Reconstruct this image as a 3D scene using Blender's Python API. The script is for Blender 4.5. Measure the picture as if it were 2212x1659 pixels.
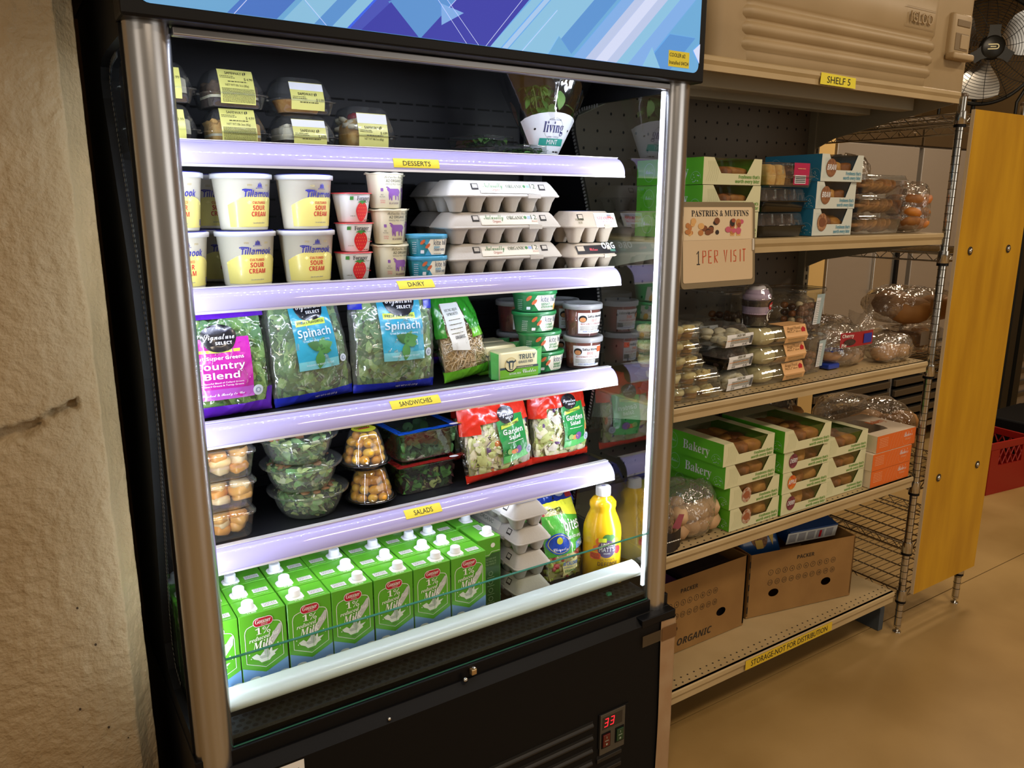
import bpy, bmesh, math, random
from math import sin, cos, pi, radians, sqrt, hypot, atan2
from mathutils import Vector, Matrix, noise
for o in list(bpy.data.objects): bpy.data.objects.remove(o)
SC = bpy.context.scene
C = SC.collection
rnd = random.Random(7)
# ------------------------------------------------------------------ camera
cd = bpy.data.cameras.new('camera'); cam = bpy.data.objects.new('camera', cd); C.objects.link(cam)
cd.sensor_width = 36.0; cd.lens = 36.0 * 1685 / 2212; cd.clip_start = 0.02
cam.matrix_world = Matrix(((0.83721, 0.12091, -0.53335, 0), (-0.54688, 0.18915, -0.81557, 0), (0.00227, 0.97448, 0.22448, 1.51), (0, 0, 0, 1)))
SC.camera = cam
# ------------------------------------------------------------------ view, sampling limits
SC.view_settings.view_transform = 'Standard'; SC.view_settings.look = 'None'
SC.view_settings.exposure = 0.0; SC.view_settings.gamma = 1.0; SC.view_settings.use_curve_mapping = False
cy = SC.cycles
cy.use_denoising = True
cy.max_bounces = 7; cy.diffuse_bounces = 3; cy.glossy_bounces = 4; cy.transmission_bounces = 4; cy.transparent_max_bounces = 24
cy.sample_clamp_indirect = 3.0; cy.caustics_reflective = False; cy.caustics_refractive = False
# ------------------------------------------------------------------ world and lamps
wd = bpy.data.worlds.new('world'); SC.world = wd; wd.use_nodes = True
wd.node_tree.nodes['Background'].inputs[0].default_value = (1.0, 0.80, 0.57, 1); wd.node_tree.nodes['Background'].inputs[1].default_value = 0.16
def lamp(name, loc, aim, sx, sy, power, col):
    l = bpy.data.lights.new(name, 'AREA'); l.shape = 'RECTANGLE'; l.size = sx; l.size_y = sy; l.energy = power; l.color = col
    o = bpy.data.objects.new(name, l); C.objects.link(o); o.location = loc
    o.rotation_euler = Vector(aim).to_track_quat('-Z', 'Y').to_euler(); return o
WARM = (1.0, 0.81, 0.59); COOL = (0.84, 0.91, 1.0)
lamp('ceiling_lamp_light', (1.9, -0.4, 3.15), (0, 0, -1), 1.2, 0.3, 36, WARM)
lamp('ceiling_lamp_light', (4.6, 0.2, 3.15), (0, 0, -1), 1.2, 0.3, 36, WARM)
lamp('ceiling_lamp_light', (-1.2, -0.6, 3.15), (0, 0, -1), 1.2, 0.3, 30, WARM)
lamp('ceiling_lamp_light', (4.2, 1.9, 3.15), (0, 0, -1), 1.2, 0.3, 40, WARM)
lamp('ceiling_lamp_light', (0.6, -2.6, 3.15), (0, 0, -1), 1.2, 0.3, 36, WARM)
lamp('added_side_fill', (-2.7, -1.9, 1.55), (.83, .55, -.03), 1.6, 2.2, 10, (1.0, .88, .72))  # added unseen panel: bright band on the posts, grazing light on the column
lamp('added_daylight_fill', (4.2, -3.9, 1.5), (-.1, 1, 0), 3.0, 2.4, 34, (1.0, .93, .82))  # added unseen panel behind the camera, brightens the steel refrigerators and whitens the floor
LEDW = 1.15
for xx, dx, kk in ((0.222, 0.3, 4.6), (1.277, -0.35, 3.0)):
    o = lamp('led_strip_light', (xx, 1.352, 1.165), (dx, 1.0, 0), 0.012, 1.12, LEDW * kk, COOL)
# ------------------------------------------------------------------ materials
def lin(h):
    if isinstance(h, str):
        h = h.lstrip('#'); c = [int(h[i:i + 2], 16) / 255 for i in (0, 2, 4)]
    else: c = h
    return tuple((x / 12.92 if x <= .04045 else ((x + .055) / 1.055) ** 2.4) for x in c) + (1,)
MATS = {}
def M(name, col='808080', rough=.5, metal=0., spec=.5, emit=0., coat=0., aniso=0., alpha=1., bump=None, mott=None, sss=0., trans=0.):
    if name in MATS: return MATS[name]
    m = bpy.data.materials.new(name); m.use_nodes = True; nt = m.node_tree; b = nt.nodes['Principled BSDF']; I = b.inputs
    I['Base Color'].default_value = lin(col); I['Roughness'].default_value = rough; I['Metallic'].default_value = metal
    I['Specular IOR Level'].default_value = spec; I['Coat Weight'].default_value = coat; I['Coat Roughness'].default_value = .08
    I['Anisotropic'].default_value = aniso; I['Alpha'].default_value = alpha
    if emit: I['Emission Color'].default_value = lin(col); I['Emission Strength'].default_value = emit
    if bump or mott:
        tc = nt.nodes.new('ShaderNodeTexCoord')
    if bump:                                  # (scale, strength, distance[, stretch])
        n = nt.nodes.new('ShaderNodeTexNoise'); n.inputs['Scale'].default_value = bump[0]; n.inputs['Detail'].default_value = 6
        bp = nt.nodes.new('ShaderNodeBump'); bp.inputs['Strength'].default_value = bump[1]; bp.inputs['Distance'].default_value = bump[2]
        if len(bump) > 3:
            mp = nt.nodes.new('ShaderNodeMapping'); mp.inputs['Scale'].default_value = bump[3]
            nt.links.new(tc.outputs['Object'], mp.inputs[0]); nt.links.new(mp.outputs[0], n.inputs['Vector'])
        else: nt.links.new(tc.outputs['Object'], n.inputs['Vector'])
        nt.links.new(n.outputs['Fac'], bp.inputs['Height']); nt.links.new(bp.outputs[0], I['Normal'])
    if mott:                                  # (second colour, scale[, stretch, low, high])
        n = nt.nodes.new('ShaderNodeTexNoise'); n.inputs['Scale'].default_value = mott[1]; n.inputs['Detail'].default_value = 5
        mp = nt.nodes.new('ShaderNodeMapping'); mp.inputs['Scale'].default_value = mott[2] if len(mott) > 2 else (1, 1, 1)
        nt.links.new(tc.outputs['Object'], mp.inputs[0]); nt.links.new(mp.outputs[0], n.inputs['Vector'])
        r = nt.nodes.new('ShaderNodeValToRGB'); r.color_ramp.elements[0].color = lin(col); r.color_ramp.elements[1].color = lin(mott[0])
        r.color_ramp.elements[0].position = mott[3] if len(mott) > 3 else .35; r.color_ramp.elements[1].position = mott[4] if len(mott) > 4 else .65
        nt.links.new(n.outputs['Fac'], r.inputs[0]); nt.links.new(r.outputs[0], I['Base Color'])
    if sss: I['Subsurface Weight'].default_value = sss; I['Subsurface Radius'].default_value = (.01, .006, .004)
    if trans: I['Transmission Weight'].default_value = trans
    MATS[name] = m; return m
def FILM(name, tint='ffffff', haze=0., hazecol='ffffff', rough=.06, refl=.05, bump=None):
    """thin clear plastic or glass: see-through sheet with a mirror share that grows at grazing angles, plus an optional milky share"""
    if name in MATS: return MATS[name]
    m = bpy.data.materials.new(name); m.use_nodes = True; nt = m.node_tree; nt.nodes.clear(); N = nt.nodes.new; L = nt.links.new
    out = N('ShaderNodeOutputMaterial'); tr = N('ShaderNodeBsdfTransparent'); tr.inputs[0].default_value = lin(tint)
    gl = N('ShaderNodeBsdfGlossy'); gl.inputs['Roughness'].default_value = rough; gl.inputs[0].default_value = (1, 1, 1, 1)
    lw = N('ShaderNodeLayerWeight'); lw.inputs[0].default_value = .5          # facing share, the same on both sides of the sheet
    pw = N('ShaderNodeMath'); pw.operation = 'POWER'; pw.inputs[1].default_value = 4.; L(lw.outputs['Facing'], pw.inputs[0])
    ad = N('ShaderNodeMath'); ad.operation = 'MULTIPLY_ADD'; ad.use_clamp = True; ad.inputs[1].default_value = .85; ad.inputs[2].default_value = refl; L(pw.outputs[0], ad.inputs[0])
    base = tr.outputs[0]
    if haze:
        df = N('ShaderNodeBsdfDiffuse'); df.inputs[0].default_value = lin(hazecol); hx = N('ShaderNodeMixShader'); hx.inputs[0].default_value = haze
        L(base, hx.inputs[1]); L(df.outputs[0], hx.inputs[2]); base = hx.outputs[0]
    mx = N('ShaderNodeMixShader'); L(ad.outputs[0], mx.inputs[0]); L(base, mx.inputs[1]); L(gl.outputs[0], mx.inputs[2]); L(mx.outputs[0], out.inputs[0])
    if bump:
        tc = N('ShaderNodeTexCoord'); n = N('ShaderNodeTexNoise'); n.inputs['Scale'].default_value = bump[0]; n.inputs['Detail'].default_value = 2
        L(tc.outputs['Object'], n.inputs['Vector']); bp = N('ShaderNodeBump'); bp.inputs['Strength'].default_value = bump[1]; bp.inputs['Distance'].default_value = bump[2]
        L(n.outputs['Fac'], bp.inputs['Height']); L(bp.outputs[0], gl.inputs['Normal']); L(bp.outputs[0], lw.inputs['Normal'])
    MATS[name] = m; return m
# ------------------------------------------------------------------ mesh builder
GLY = {}
SETS = {'script': (0x1D4D0, 0x1D4EA, 0), 'serif': (0x1D400, 0x1D41A, 0x1D7CE), 'serifi': (0x1D468, 0x1D482, 0x1D7CE), 'bold': (0x1D5D4, 0x1D5EE, 0x1D7EC), 'boldi': (0x1D63C, 0x1D656, 0x1D7EC), 'ital': (0x1D608, 0x1D622, 0)}
def glyphs(s, font):
    k = (s, font)
    if k in GLY: return GLY[k]
    b = s
    if font in SETS:
        u, l, d = SETS[font]
        b = ''.join(chr(u + ord(c) - 65) if 'A' <= c <= 'Z' else chr(l + ord(c) - 97) if 'a' <= c <= 'z' else chr(d + ord(c) - 48) if d and '0' <= c <= '9' else c for c in s)
    cu = bpy.data.curves.new('t', 'FONT'); cu.body = b; cu.resolution_u = 2
    o = bpy.data.objects.new('t', cu); me = o.to_mesh()
    v = [(p.co.x, p.co.y) for p in me.vertices]; f = [tuple(p.vertices) for p in me.polygons]
    o.to_mesh_clear(); bpy.data.objects.remove(o); bpy.data.curves.remove(cu)
    GLY[k] = (v, f); return GLY[k]
def flat(x0=0, y=0, z0=0, off=.0004):           # a plane facing -Y
    return lambda u, v: Vector((x0 + u, y - off, z0 + v))
def cone(r0, r1, h, rot=0, off=.0004, cx=0, cy=0, z0=0):
    def fn(u, v):
        r = r0 + (r1 - r0) * v / h; a = u / (.5 * (r0 + r1)) + rot
        return Vector((cx + (r + off) * sin(a), cy - (r + off) * cos(a), z0 + v))
    return fn
def top(cx=0, cy=0, z=0, rot=0, off=.0004):     # lying face up, read from -Y
    c, s = cos(rot), sin(rot)
    return lambda u, v: Vector((cx + u * c - v * s, cy + u * s + v * c, z + off))
class MB:
    def __init__(s): s.v = []; s.f = []; s.fm = []; s.fs = []; s.mats = []
    def mi(s, m):
        if m not in s.mats: s.mats.append(m)
        return s.mats.index(m)
    def add(s, vs, fs, m, smooth=False, T=None):
        b = len(s.v); s.v += [tuple(T @ Vector(p)) if T else tuple(p) for p in vs]; i = s.mi(m)
        for f in fs: s.f.append(tuple(b + k for k in f)); s.fm.append(i); s.fs.append(smooth)
        return s
    def bm(s, bm, m, smooth=False, T=None):
        bm.verts.index_update(); r = s.add([v.co[:] for v in bm.verts], [[v.index for v in f.verts] for f in bm.faces], m, smooth, T); bm.free(); return r
    def box(s, x0, y0, z0, x1, y1, z1, m, bev=0, seg=2, T=None, smooth=False):
        if not bev:
            v = [(x, y, z) for z in (z0, z1) for y in (y0, y1) for x in (x0, x1)]
            return s.add(v, [(0, 2, 3, 1), (4, 5, 7, 6), (0, 1, 5, 4), (2, 6, 7, 3), (0, 4, 6, 2), (1, 3, 7, 5)], m, False, T)
        b = bmesh.new(); bmesh.ops.create_cube(b, size=1)
        for v in b.verts: v.co = Vector(((x0 + x1) / 2 + v.co.x * (x1 - x0), (y0 + y1) / 2 + v.co.y * (y1 - y0), (z0 + z1) / 2 + v.co.z * (z1 - z0)))
        bmesh.ops.bevel(b, geom=b.edges[:], offset=bev, segments=seg, affect='EDGES', profile=.5)
        return s.bm(b, m, smooth or seg > 2, T)
    def loft(s, rings, m, closed=True, cap=(True, True), smooth=True, T=None):
        n = len(rings[0]); vs = [p for r in rings for p in r]; fs = []
        for i in range(len(rings) - 1):
            for j in range(n if closed else n - 1):
                k = (j + 1) % n; fs.append((i * n + j, i * n + k, (i + 1) * n + k, (i + 1) * n + j))
        s.add(vs, fs, m, smooth, T)
        if cap[0]: s.add(rings[0], [tuple(range(n - 1, -1, -1))], m, False, T)
        if cap[1]: s.add(rings[-1], [tuple(range(n))], m, False, T)
        return s
    def lathe(s, prof, m, n=40, cx=0, cy=0, cz=0, cap=(True, True), smooth=True, T=None, sx=1, sy=1):
        return s.loft([[(cx + r * sx * cos(2 * pi * j / n), cy + r * sy * sin(2 * pi * j / n), cz + z) for j in range(n)] for r, z in prof], m, True, cap, smooth, T)
    def rbox(s, prof, m, n=4, cap=(True, True), smooth=True, T=None, cx=0, cy=0):
        """stack of rounded rectangles: (width, depth, corner radius, z)"""
        return s.loft([rrect(w, d, r, z, n, cx, cy) for w, d, r, z in prof], m, True, cap, smooth, T)
    def tube(s, pts, r, m, n=8, closed=False, cap=True, T=None, smooth=True):
        P = [Vector(p) for p in pts]; R = r if isinstance(r, (list, tuple)) else [r] * len(P); rings = []; up = None
        for i, p in enumerate(P):
            a = P[i - 1] if (i or closed) else p; b = P[(i + 1) % len(P)] if (i < len(P) - 1 or closed) else p
            t = (b - a).normalized()
            if up is None: up = t.orthogonal().normalized()
            up = (up - t * up.dot(t)).normalized() if (up - t * up.dot(t)).length > 1e-6 else t.orthogonal().normalized()
            w = t.cross(up); rings.append([tuple(p + up * R[i] * cos(2 * pi * j / n) + w * R[i] * sin(2 * pi * j / n)) for j in range(n)])
        if closed: rings.append(rings[0])
        return s.loft(rings, m, True, (cap and not closed,) * 2, smooth, T)
    def text(s, t, h, m, fn, x=0, y=0, al='C', font='', w=0, shear=0, track=None):
        v, f = glyphs(t, font)
        if not v: return s
        k = h / .70; xs = [p[0] for p in v]; a, b = min(xs), max(xs); kx = w / (b - a) if w else k
        o = {'C': (a + b) / 2, 'L': a, 'R': b}[al]
        return s.add([fn(x + (p[0] - o) * kx + shear * p[1] * k, y + p[1] * k) for p in v], f, m)
    def poly(s, pts, m, fn, step=0, T=None):
        if not step and len(pts) < 5: return s.add([fn(*p) for p in pts], [tuple(range(len(pts)))], m, False, T)
        K = 200.; b = bmesh.new(); vs = [b.verts.new((p[0] * K, p[1] * K, 0)) for p in pts]; b.faces.new(vs).normal_update()
        if step:
            bmesh.ops.triangulate(b, faces=b.faces[:], ngon_method='EAR_CLIP')
            for ax in (0, 1):
                lo = min(p[ax] for p in pts); hi = max(p[ax] for p in pts); k = lo + step
                while k < hi - 1e-6:
                    nn = (1, 0, 0) if ax == 0 else (0, 1, 0); co = (k * K, 0, 0) if ax == 0 else (0, k * K, 0)
                    bmesh.ops.bisect_plane(b, geom=b.verts[:] + b.edges[:] + b.faces[:], plane_co=co, plane_no=nn); k += step
        bmesh.ops.triangulate(b, faces=b.faces[:], ngon_method='EAR_CLIP')
        for v in b.verts: v.co = fn(v.co.x / K, v.co.y / K)
        return s.bm(b, m, bool(step), T)
    def rect(s, x0, y0, x1, y1, m, fn, step=0): return s.poly([(x0, y0), (x1, y0), (x1, y1), (x0, y1)], m, fn, step)
    def disc(s, x, y, rx, ry, m, fn, n=24, step=0): return s.poly([(x + rx * cos(2 * pi * i / n), y + ry * sin(2 * pi * i / n)) for i in range(n)], m, fn, step)
    def line(s, pts, w, m, fn, closed=False):
        """a drawn stroke of width w along 2d points"""
        n = len(pts); L = []; R = []
        for i, p in enumerate(pts):
            a = pts[i - 1] if (i or closed) else p; b = pts[(i + 1) % n] if (i < n - 1 or closed) else p
            dx, dy = b[0] - a[0], b[1] - a[1]; d = hypot(dx, dy) or 1; L.append((p[0] - dy / d * w / 2, p[1] + dx / d * w / 2)); R.append((p[0] + dy / d * w / 2, p[1] - dx / d * w / 2))
        vs = [fn(*p) for p in L] + [fn(*p) for p in R]
        return s.add(vs, [(i, (i + 1) % n, n + (i + 1) % n, n + i) for i in range(n if closed else n - 1)], m)
    def grid(s, fn, nu, nv, m, smooth=True, T=None):
        """fn(u,v) for u,v in 0..1"""
        vs = [fn(i / nu, j / nv) for j in range(nv + 1) for i in range(nu + 1)]
        mk = m if callable(m) and not isinstance(m, bpy.types.Material) else None
        b = len(s.v); s.v += [tuple(T @ Vector(p)) if T else tuple(p) for p in vs]
        for j in range(nv):
            for i in range(nu):
                a = j * (nu + 1) + i; s.f.append((b + a, b + a + 1, b + a + nu + 2, b + a + nu + 1)); s.fm.append(s.mi(mk((i + .5) / nu, (j + .5) / nv) if mk else m)); s.fs.append(smooth)
        return s
    def build(s, name, parent=None, T=None, label=None):
        me = bpy.data.meshes.new(name); me.from_pydata(s.v, [], s.f); me.update()
        for m in s.mats: me.materials.append(m)
        me.polygons.foreach_set('material_index', s.fm); me.polygons.foreach_set('use_smooth', s.fs)
        o = bpy.data.objects.new(name, me); C.objects.link(o)
        if parent: o.parent = parent
        if T: o.matrix_local = T
        if label: o['label'] = label
        return o
def rrect(w, d, r, z, n=4, cx=0, cy=0):
    r = min(r, w / 2 - 1e-5, d / 2 - 1e-5); P = []
    for q, (sx, sy) in enumerate(((1, -1), (1, 1), (-1, 1), (-1, -1))):
        for i in range(n + 1):
            a = -pi / 2 + q * pi / 2 + i / n * pi / 2
            P.append((cx + sx * (w / 2 - r) + r * cos(a), cy + sy * (d / 2 - r) + r * sin(a), z))
    return P
def rr2(x0, y0, x1, y1, r, n=5):
    return [(p[0] + (x0 + x1) / 2, p[1] + (y0 + y1) / 2) for p in [(q[0], q[1]) for q in rrect(x1 - x0, y1 - y0, r, 0, n)]]
def tag(o, label, cat, group=None, kind=None):
    o['label'] = label; o['category'] = cat
    if group: o['group'] = group
    if kind: o['kind'] = kind
    return o
def thing(name, label, cat, loc=(0, 0, 0), rz=0, group=None):
    o = bpy.data.objects.new(name, None); C.objects.link(o); o.location = loc; o.rotation_euler = (0, 0, rz); o.empty_display_size = .02
    return tag(o, label, cat, group)
def dup(root, loc, rz=0, label=None, group=None, rot=None):
    r = root.copy(); C.objects.link(r); r.location = loc; r.rotation_euler = rot or (0, 0, rz)
    if label: r['label'] = label
    if group: r['group'] = group
    for ch in list(root.children):
        c = ch.copy(); C.objects.link(c); c.parent = r
        for g in list(ch.children):
            d = g.copy(); C.objects.link(d); d.parent = c
    return r
def struct(o): o['kind'] = 'structure'; return o
def fbm(x, y, z=0, o=4): return noise.fractal(Vector((x, y, z)), 1.0, 2.0, o)
# ================================================================== materials of the place
BLK = M('black_paint', '0a0b0f', .42, spec=.22); BLKM = M('black_matte', '09090b', .6, spec=.2); INT = M('dark_liner', '0d0f15', .5)
INT2 = M('dark_liner_panel', '0b0e17', .5); SLOT = M('slot_dark', '050506', .8)
STEEL = M('brushed_post', 'cccdd2', .27, 1.); CHROME = M('chrome', 'c8c6c2', .12, 1.); SILV = M('silver_trim', 'a9a9ad', .35, .9)
LIP = M('lavender_lip', 'b6b0e6', .3, coat=.8, spec=.2); LIP.node_tree.nodes['Principled BSDF'].inputs['Coat Roughness'].default_value = .012; LIPE = M('lip_edge', 'e6e6ee', .25, .3); WHITE = M('white', 'f2f2f2', .45); WLIP = M('white_rail', 'eef0f4', .25, coat=.4)
LED = M('led_white', 'e2ebff', .4, emit=170.); YEL = M('yellow_tape', 'efe23c', .5); INK = M('black_ink', '15151a', .6)
BEIGE = M('beige_enamel', 'b8a27a', .42, mott=('ae9870', 6)); BEIGED = M('beige_shade', '9f9a88', .5); PEG = M('pegboard_paint', '6f665a', .55)
CLEAR = FILM('clear_plastic', 'f2f6f8', .035, refl=.12, rough=.035, bump=(55, .35, .002)); GLASS = FILM('pane_glass', 'eef6f4', refl=.17, rough=.0); GUARD = FILM('guard_pane', 'f2f8f6', refl=.012, rough=.0); GEDGE = M('glass_edge', '4f9d88', .15, trans=.4)
# ================================================================== the room
CONC = M('concrete_paint', 'a28c6a', .62, bump=(130, .9, .004), mott=('967e5a', 5))
FLOOR = M('concrete_floor', 'a88a58', .42, mott=('8d7040', 2.2, (1, 1, 1), .3, .7), bump=(30, .06, .002))
WALL = M('tan_wall', 'a88a5c', .8); CEIL = M('ceiling_paint', '8f7c5c', .85); CREAM = M('cream_paint', 'c9a768', .6)
m = MB(); m.box(-3, -4, -.1, 7.5, 1.4425, 0, FLOOR); m.box(-3, 1.4465, -.1, 7.5, 4.5, 0, FLOOR); m.box(-3, 1.4425, -.1, 7.5, 1.4465, -.006, M('joint', '3a2a18', .9))
struct(m.build('floor'))
m = MB(); m.box(-3, 4.3, 0, 7.5, 4.45, 3.3, WALL); struct(m.build('wall_back'))
m = MB(); m.box(7.35, -4, 0, 7.5, 4.3, 3.3, WALL); struct(m.build('wall_right'))
m = MB(); m.box(-3, -4, 3.2, 7.5, 4.5, 3.3, CEIL); struct(m.build('ceiling'))
m = MB(); m.box(-3, 2.02, 0, 1.9, 2.15, 3.2, WALL); struct(m.build('wall_left'))
# rough painted concrete column, chamfered corner towards the cooler
def colfn(u, v):
    z = v * 3.2; arr = .119 + .004 * fbm(3, z * 3) + .003 * fbm(5, z * 11); out = .151 + .0012 * fbm(9, z * 6)
    if u < .86:
        t = u / .86; x = -.75 + (arr + .75) * t; y = 1.5
    elif u < .97:
        t = (u - .86) / .11; x = arr + (out - arr) * t; y = 1.5 + .034 * t + .004 * sin(pi * t)
    else: x = out; y = 1.534 + (u - .97) / .03 * .4
    d = .0027 * fbm(x * 62, z * 62, 1, 4) + .0013 * fbm(x * 14, z * 7, 2, 3)
    h = .9 + .8 * fbm(x * 16, z * 22, 6, 3) - abs(z - (1.139 + .40 * x)) / (.017 - .09 * min(.08, x))         # a broken pocket of bare aggregate
    if h > 0 and x < .088:
        cob = max(0, noise.noise(Vector((x * 42, z * 70, 3))) - .05); d += min(.022, h * .07) - .026 * cob + .004 * fbm(x * 120, z * 120, 4, 2)
    ln = abs(x - (.052 * (z - 1.15) + -.012 + .0015 * fbm(z * 9, 2)))                    # a thin raised seam in the paint
    if z < .98 and ln < .003 and u < .86: d -= .0022 * (1 - ln / .003) * min(1, (.98 - z) * 8)
    if .86 <= u < .97 and z > 0: d -= .002 * fbm(x * 30, z * 9, 8)
    return (x, y + d, z)
m = MB(); m.grid(lambda u, v: colfn(u if u > .86 else .86 * (.5 * (u / .86) if u < .172 else .1 + .9 * (u / .86 - .2) / .8 if False else u / .86), v), 230, 560, CONC)
m.box(-.75, 1.54, 0, .15, 1.95, 3.2, CONC)
for (x, z, r) in ((.045, .80, .002), (.066, .72, .0022), (.028, .60, .0022), (.07, .545, .0022), (.10, .51, .0015), (.02, .48, .0012)):
    m.disc(x, z, r, r * 1.3, M('pit', '3a2a18', .9), lambda a, b: Vector((a, 1.4965, b)), 8)
o = m.build('concrete_column'); struct(o); o['label'] = 'rough tan painted concrete column left of the black cooler'; o['category'] = 'column'
# ================================================================== open display cooler
cooler = thing('display_cooler', 'tall black open-front refrigerated display cooler with silver posts and blue lit header', 'cooler', (.771, 1.6, 0))
OC = Vector((.771, 1.6, 0))
def cp(m, name, parent=None, label=None):
    """cooler part: world-coordinate mesh moved into the cooler's frame"""
    m.v = [(p[0] - OC.x, p[1] - OC.y, p[2]) for p in m.v]
    return m.build(name, parent or cooler, label=label)
X0, X1, YF, YB = .188, 1.354, 1.30, 1.90
m = MB(); m.box(X0, YF, 1.771, X1, 1.362, 2.06, BLK, .004); m.box(X0, 1.362, 1.872, X1, YB, 2.06, BLK); m.box(X0 + .02, 1.363, 1.868, X1 - .06, YB - .08, 1.8718, INT); cp(m, 'header')
m = MB(); m.box(.262, 1.334, 1.757, 1.288, 1.352, 1.770, SILV, .002); cp(m, 'header_trim')
# backlit graphic sign
SG = [M('sign_%d' % i, c, .3, emit=e) for i, (c, e) in enumerate((('5f9fd6', .62), ('3f6fc8', .6), ('2f36a8', .62), ('79b2dc', .66), ('8fb4e2', .72), ('4f8ad2', .62), ('a3b7e2', .68), ('b8c8ee', .70), ('3d4cb8', .62), ('6f9fe0', .68)))]
def sgn(off): return lambda x, z: Vector((x, YF - .0012 - off, z))
m = MB(); m.poly(rr2(.212, 1.790, 1.334, 2.045, .016), SG[0], sgn(0))
def par(xb, w, k, mt, off, z0=1.7905, z1=2.043, s=1.0):     # slanted band, leaning s per unit height
    m.poly([(xb, z0), (xb + w, z0), (xb + w + s * (z1 - z0), z1), (xb + s * (z1 - z0), z1)], SG[mt], sgn(off))
par(.335, .075, 0, 1, .0001); par(.42, .10, 0, 3, .0002); par(.47, .06, 0, 5, .0003); par(.50, .03, 0, 3, .0004); par(.525, .045, 0, 8, .0004)
m.poly([(.55, 1.7905), (.655, 1.7905), (.605, 1.84)], SG[2], sgn(.0006)); m.poly([(.62, 1.85), (.60, 1.84), (.65, 1.79), (.72, 1.79), (.80, 1.88), (.7, 1.95)], SG[5], sgn(.0005))
m.poly([(.66, 1.7905), (.80, 1.7905), (.99, 1.99), (.86, 1.99)], SG[2], sgn(.0007)); m.poly([(.70, 1.815), (.745, 1.84), (.70, 1.85)], SG[9], sgn(.0008))
par(.80, .022, 0, 3, .0008); par(.825, .012, 0, 4, .0009); par(.84, .10, 0, 3, .0003); par(.93, .05, 0, 5, .0004)
par(.99, .03, 0, 9, .0005); par(1.02, .08, 0, 6, .0006); par(1.045, .03, 0, 7, .0007); par(1.10, .05, 0, 3, .0007); par(1.13, .04, 0, 9, .0008); par(1.175, .075, 0, 5, .0009, z1=1.86)
m.poly([(1.335, 1.81), (1.335, 1.85), (1.315, 1.835)], SG[7], sgn(.001)); m.poly([(1.17, 1.7905), (1.22, 1.7905), (1.195, 1.83)], SG[3], sgn(.001)); m.poly([(.93, 1.7905), (.99, 1.7905), (.955, 1.825)], SG[0], sgn(.001))
for (a, b, c, d) in ((.345, 1.79, .42, 1.87), (.49, 1.79, .43, 1.85), (.75, 1.79, .655, 1.90), (.775, 1.79, .70, 1.87), (.79, 1.79, .93, 1.945), (.715, 1.845, .80, 1.93), (.87, 1.79, .95, 1.87)):
    m.line([(a, b), (c, d)], .0009, SG[7], sgn(.0012))
cp(m, 'header_sign')
m = MB(); f = flat(0, YF - .0024, 0, 0); m.rect(1.243, 1.797, 1.304, 1.829, YEL, f); f = flat(0, YF - .0028, 0, 0)
m.text('COOLER #2', .0075, INK, f, 1.246, 1.817, 'L', w=.046); m.text('Installed 04/24', .0075, INK, f, 1.246, 1.802, 'L', w=.056); cp(m, 'name_sticker')
# rounded silver posts
for cx in (.227, 1.317):
    m = MB(); P = [(cx + .033 * cos(a), 1.345 - .026 * sin(a)) for a in [pi * i / 18 for i in range(19)]]
    P = [(p[0], p[1]) for p in P] + [(cx - .033, 1.352), (cx + .033, 1.352)]
    m.loft([[(x, y, .493) for x, y in P], [(x, y, 1.771) for x, y in P]], STEEL, True, (True, True), True); cp(m, 'post')
# side panels: black frame with a curved window, glass in the opening
def side(x0, x1, xg, dy, sgnx):
    W = [(1.356, 1.752), (1.50, 1.753), (1.56, 1.75), (1.592, 1.74), (1.607, 1.72), (1.603, 1.69), (1.575, 1.61), (1.545, 1.525), (1.496, 1.37), (1.470, 1.21), (1.478, 1.10), (1.51, .95), (1.54, .83), (1.565, .72), (1.575, .64), (1.56, .59), (1.51, .572), (1.356, .57)]
    W = [(y + dy * (y > 1.4), z) for y, z in W]
    b = bmesh.new(); o_ = [(1.352, .53), (1.352, 1.770), (1.364, 1.770), (1.364, 1.87), (YB - .04, 1.87), (YB - .04, .53)]
    for L in (o_, W):
        vs = [b.verts.new((0, y, z)) for y, z in L]
        for i in range(len(vs)): b.edges.new((vs[i], vs[(i + 1) % len(vs)]))
    bmesh.ops.triangle_fill(b, edges=b.edges[:], use_beauty=True)
    r = bmesh.ops.extrude_face_region(b, geom=b.faces[:]); 
    for v in [g for g in r['geom'] if isinstance(g, bmesh.types.BMVert)]: v.co.x = x1 - x0
    bmesh.ops.recalc_face_normals(b, faces=b.faces[:])
    m = MB(); m.bm(b, BLKM, False, Matrix.Translation((x0, 0, 0))); fr = cp(m, 'side_panel')
    m = MB(); m.poly(W[:1] + W[1:], GLASS, lambda y, z: Vector((xg, y, z))); g = cp(m, 'side_glass', fr)
    m = MB(); FR = M('frit', '8c8c88', .6)                      # dotted edge print round the pane
    for i in range(len(W) - 1):
        (y0, z0), (y1, z1) = W[i], W[i + 1]; L = hypot(y1 - y0, z1 - z0); n = int(L / .009)
        if i in (0, 16): continue
        for k in range(n):
            t0, t1 = k / n, (k + .55) / n; ny, nz = -(z1 - z0) / L * .009, (y1 - y0) / L * .009
            q = [(y0 + (y1 - y0) * t, z0 + (z1 - z0) * t) for t in (t0, t1)]
            s_ = 1 if ny < 0 else -1
            m.add([(xg + sgnx * .0012, q[0][0], q[0][1]), (xg + sgnx * .0012, q[1][0], q[1][1]), (xg + sgnx * .0012, q[1][0] + ny * s_, q[1][1] + nz * s_), (xg + sgnx * .0012, q[0][0] + ny * s_, q[0][1] + nz * s_)], [(0, 1, 2, 3)], FR)
    cp(m, 'edge_dots', fr)
side(X0 + .002, .204, .2045, 0, -1); side(1.2895, 1.3015, 1.2885, .085, -1)
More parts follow.
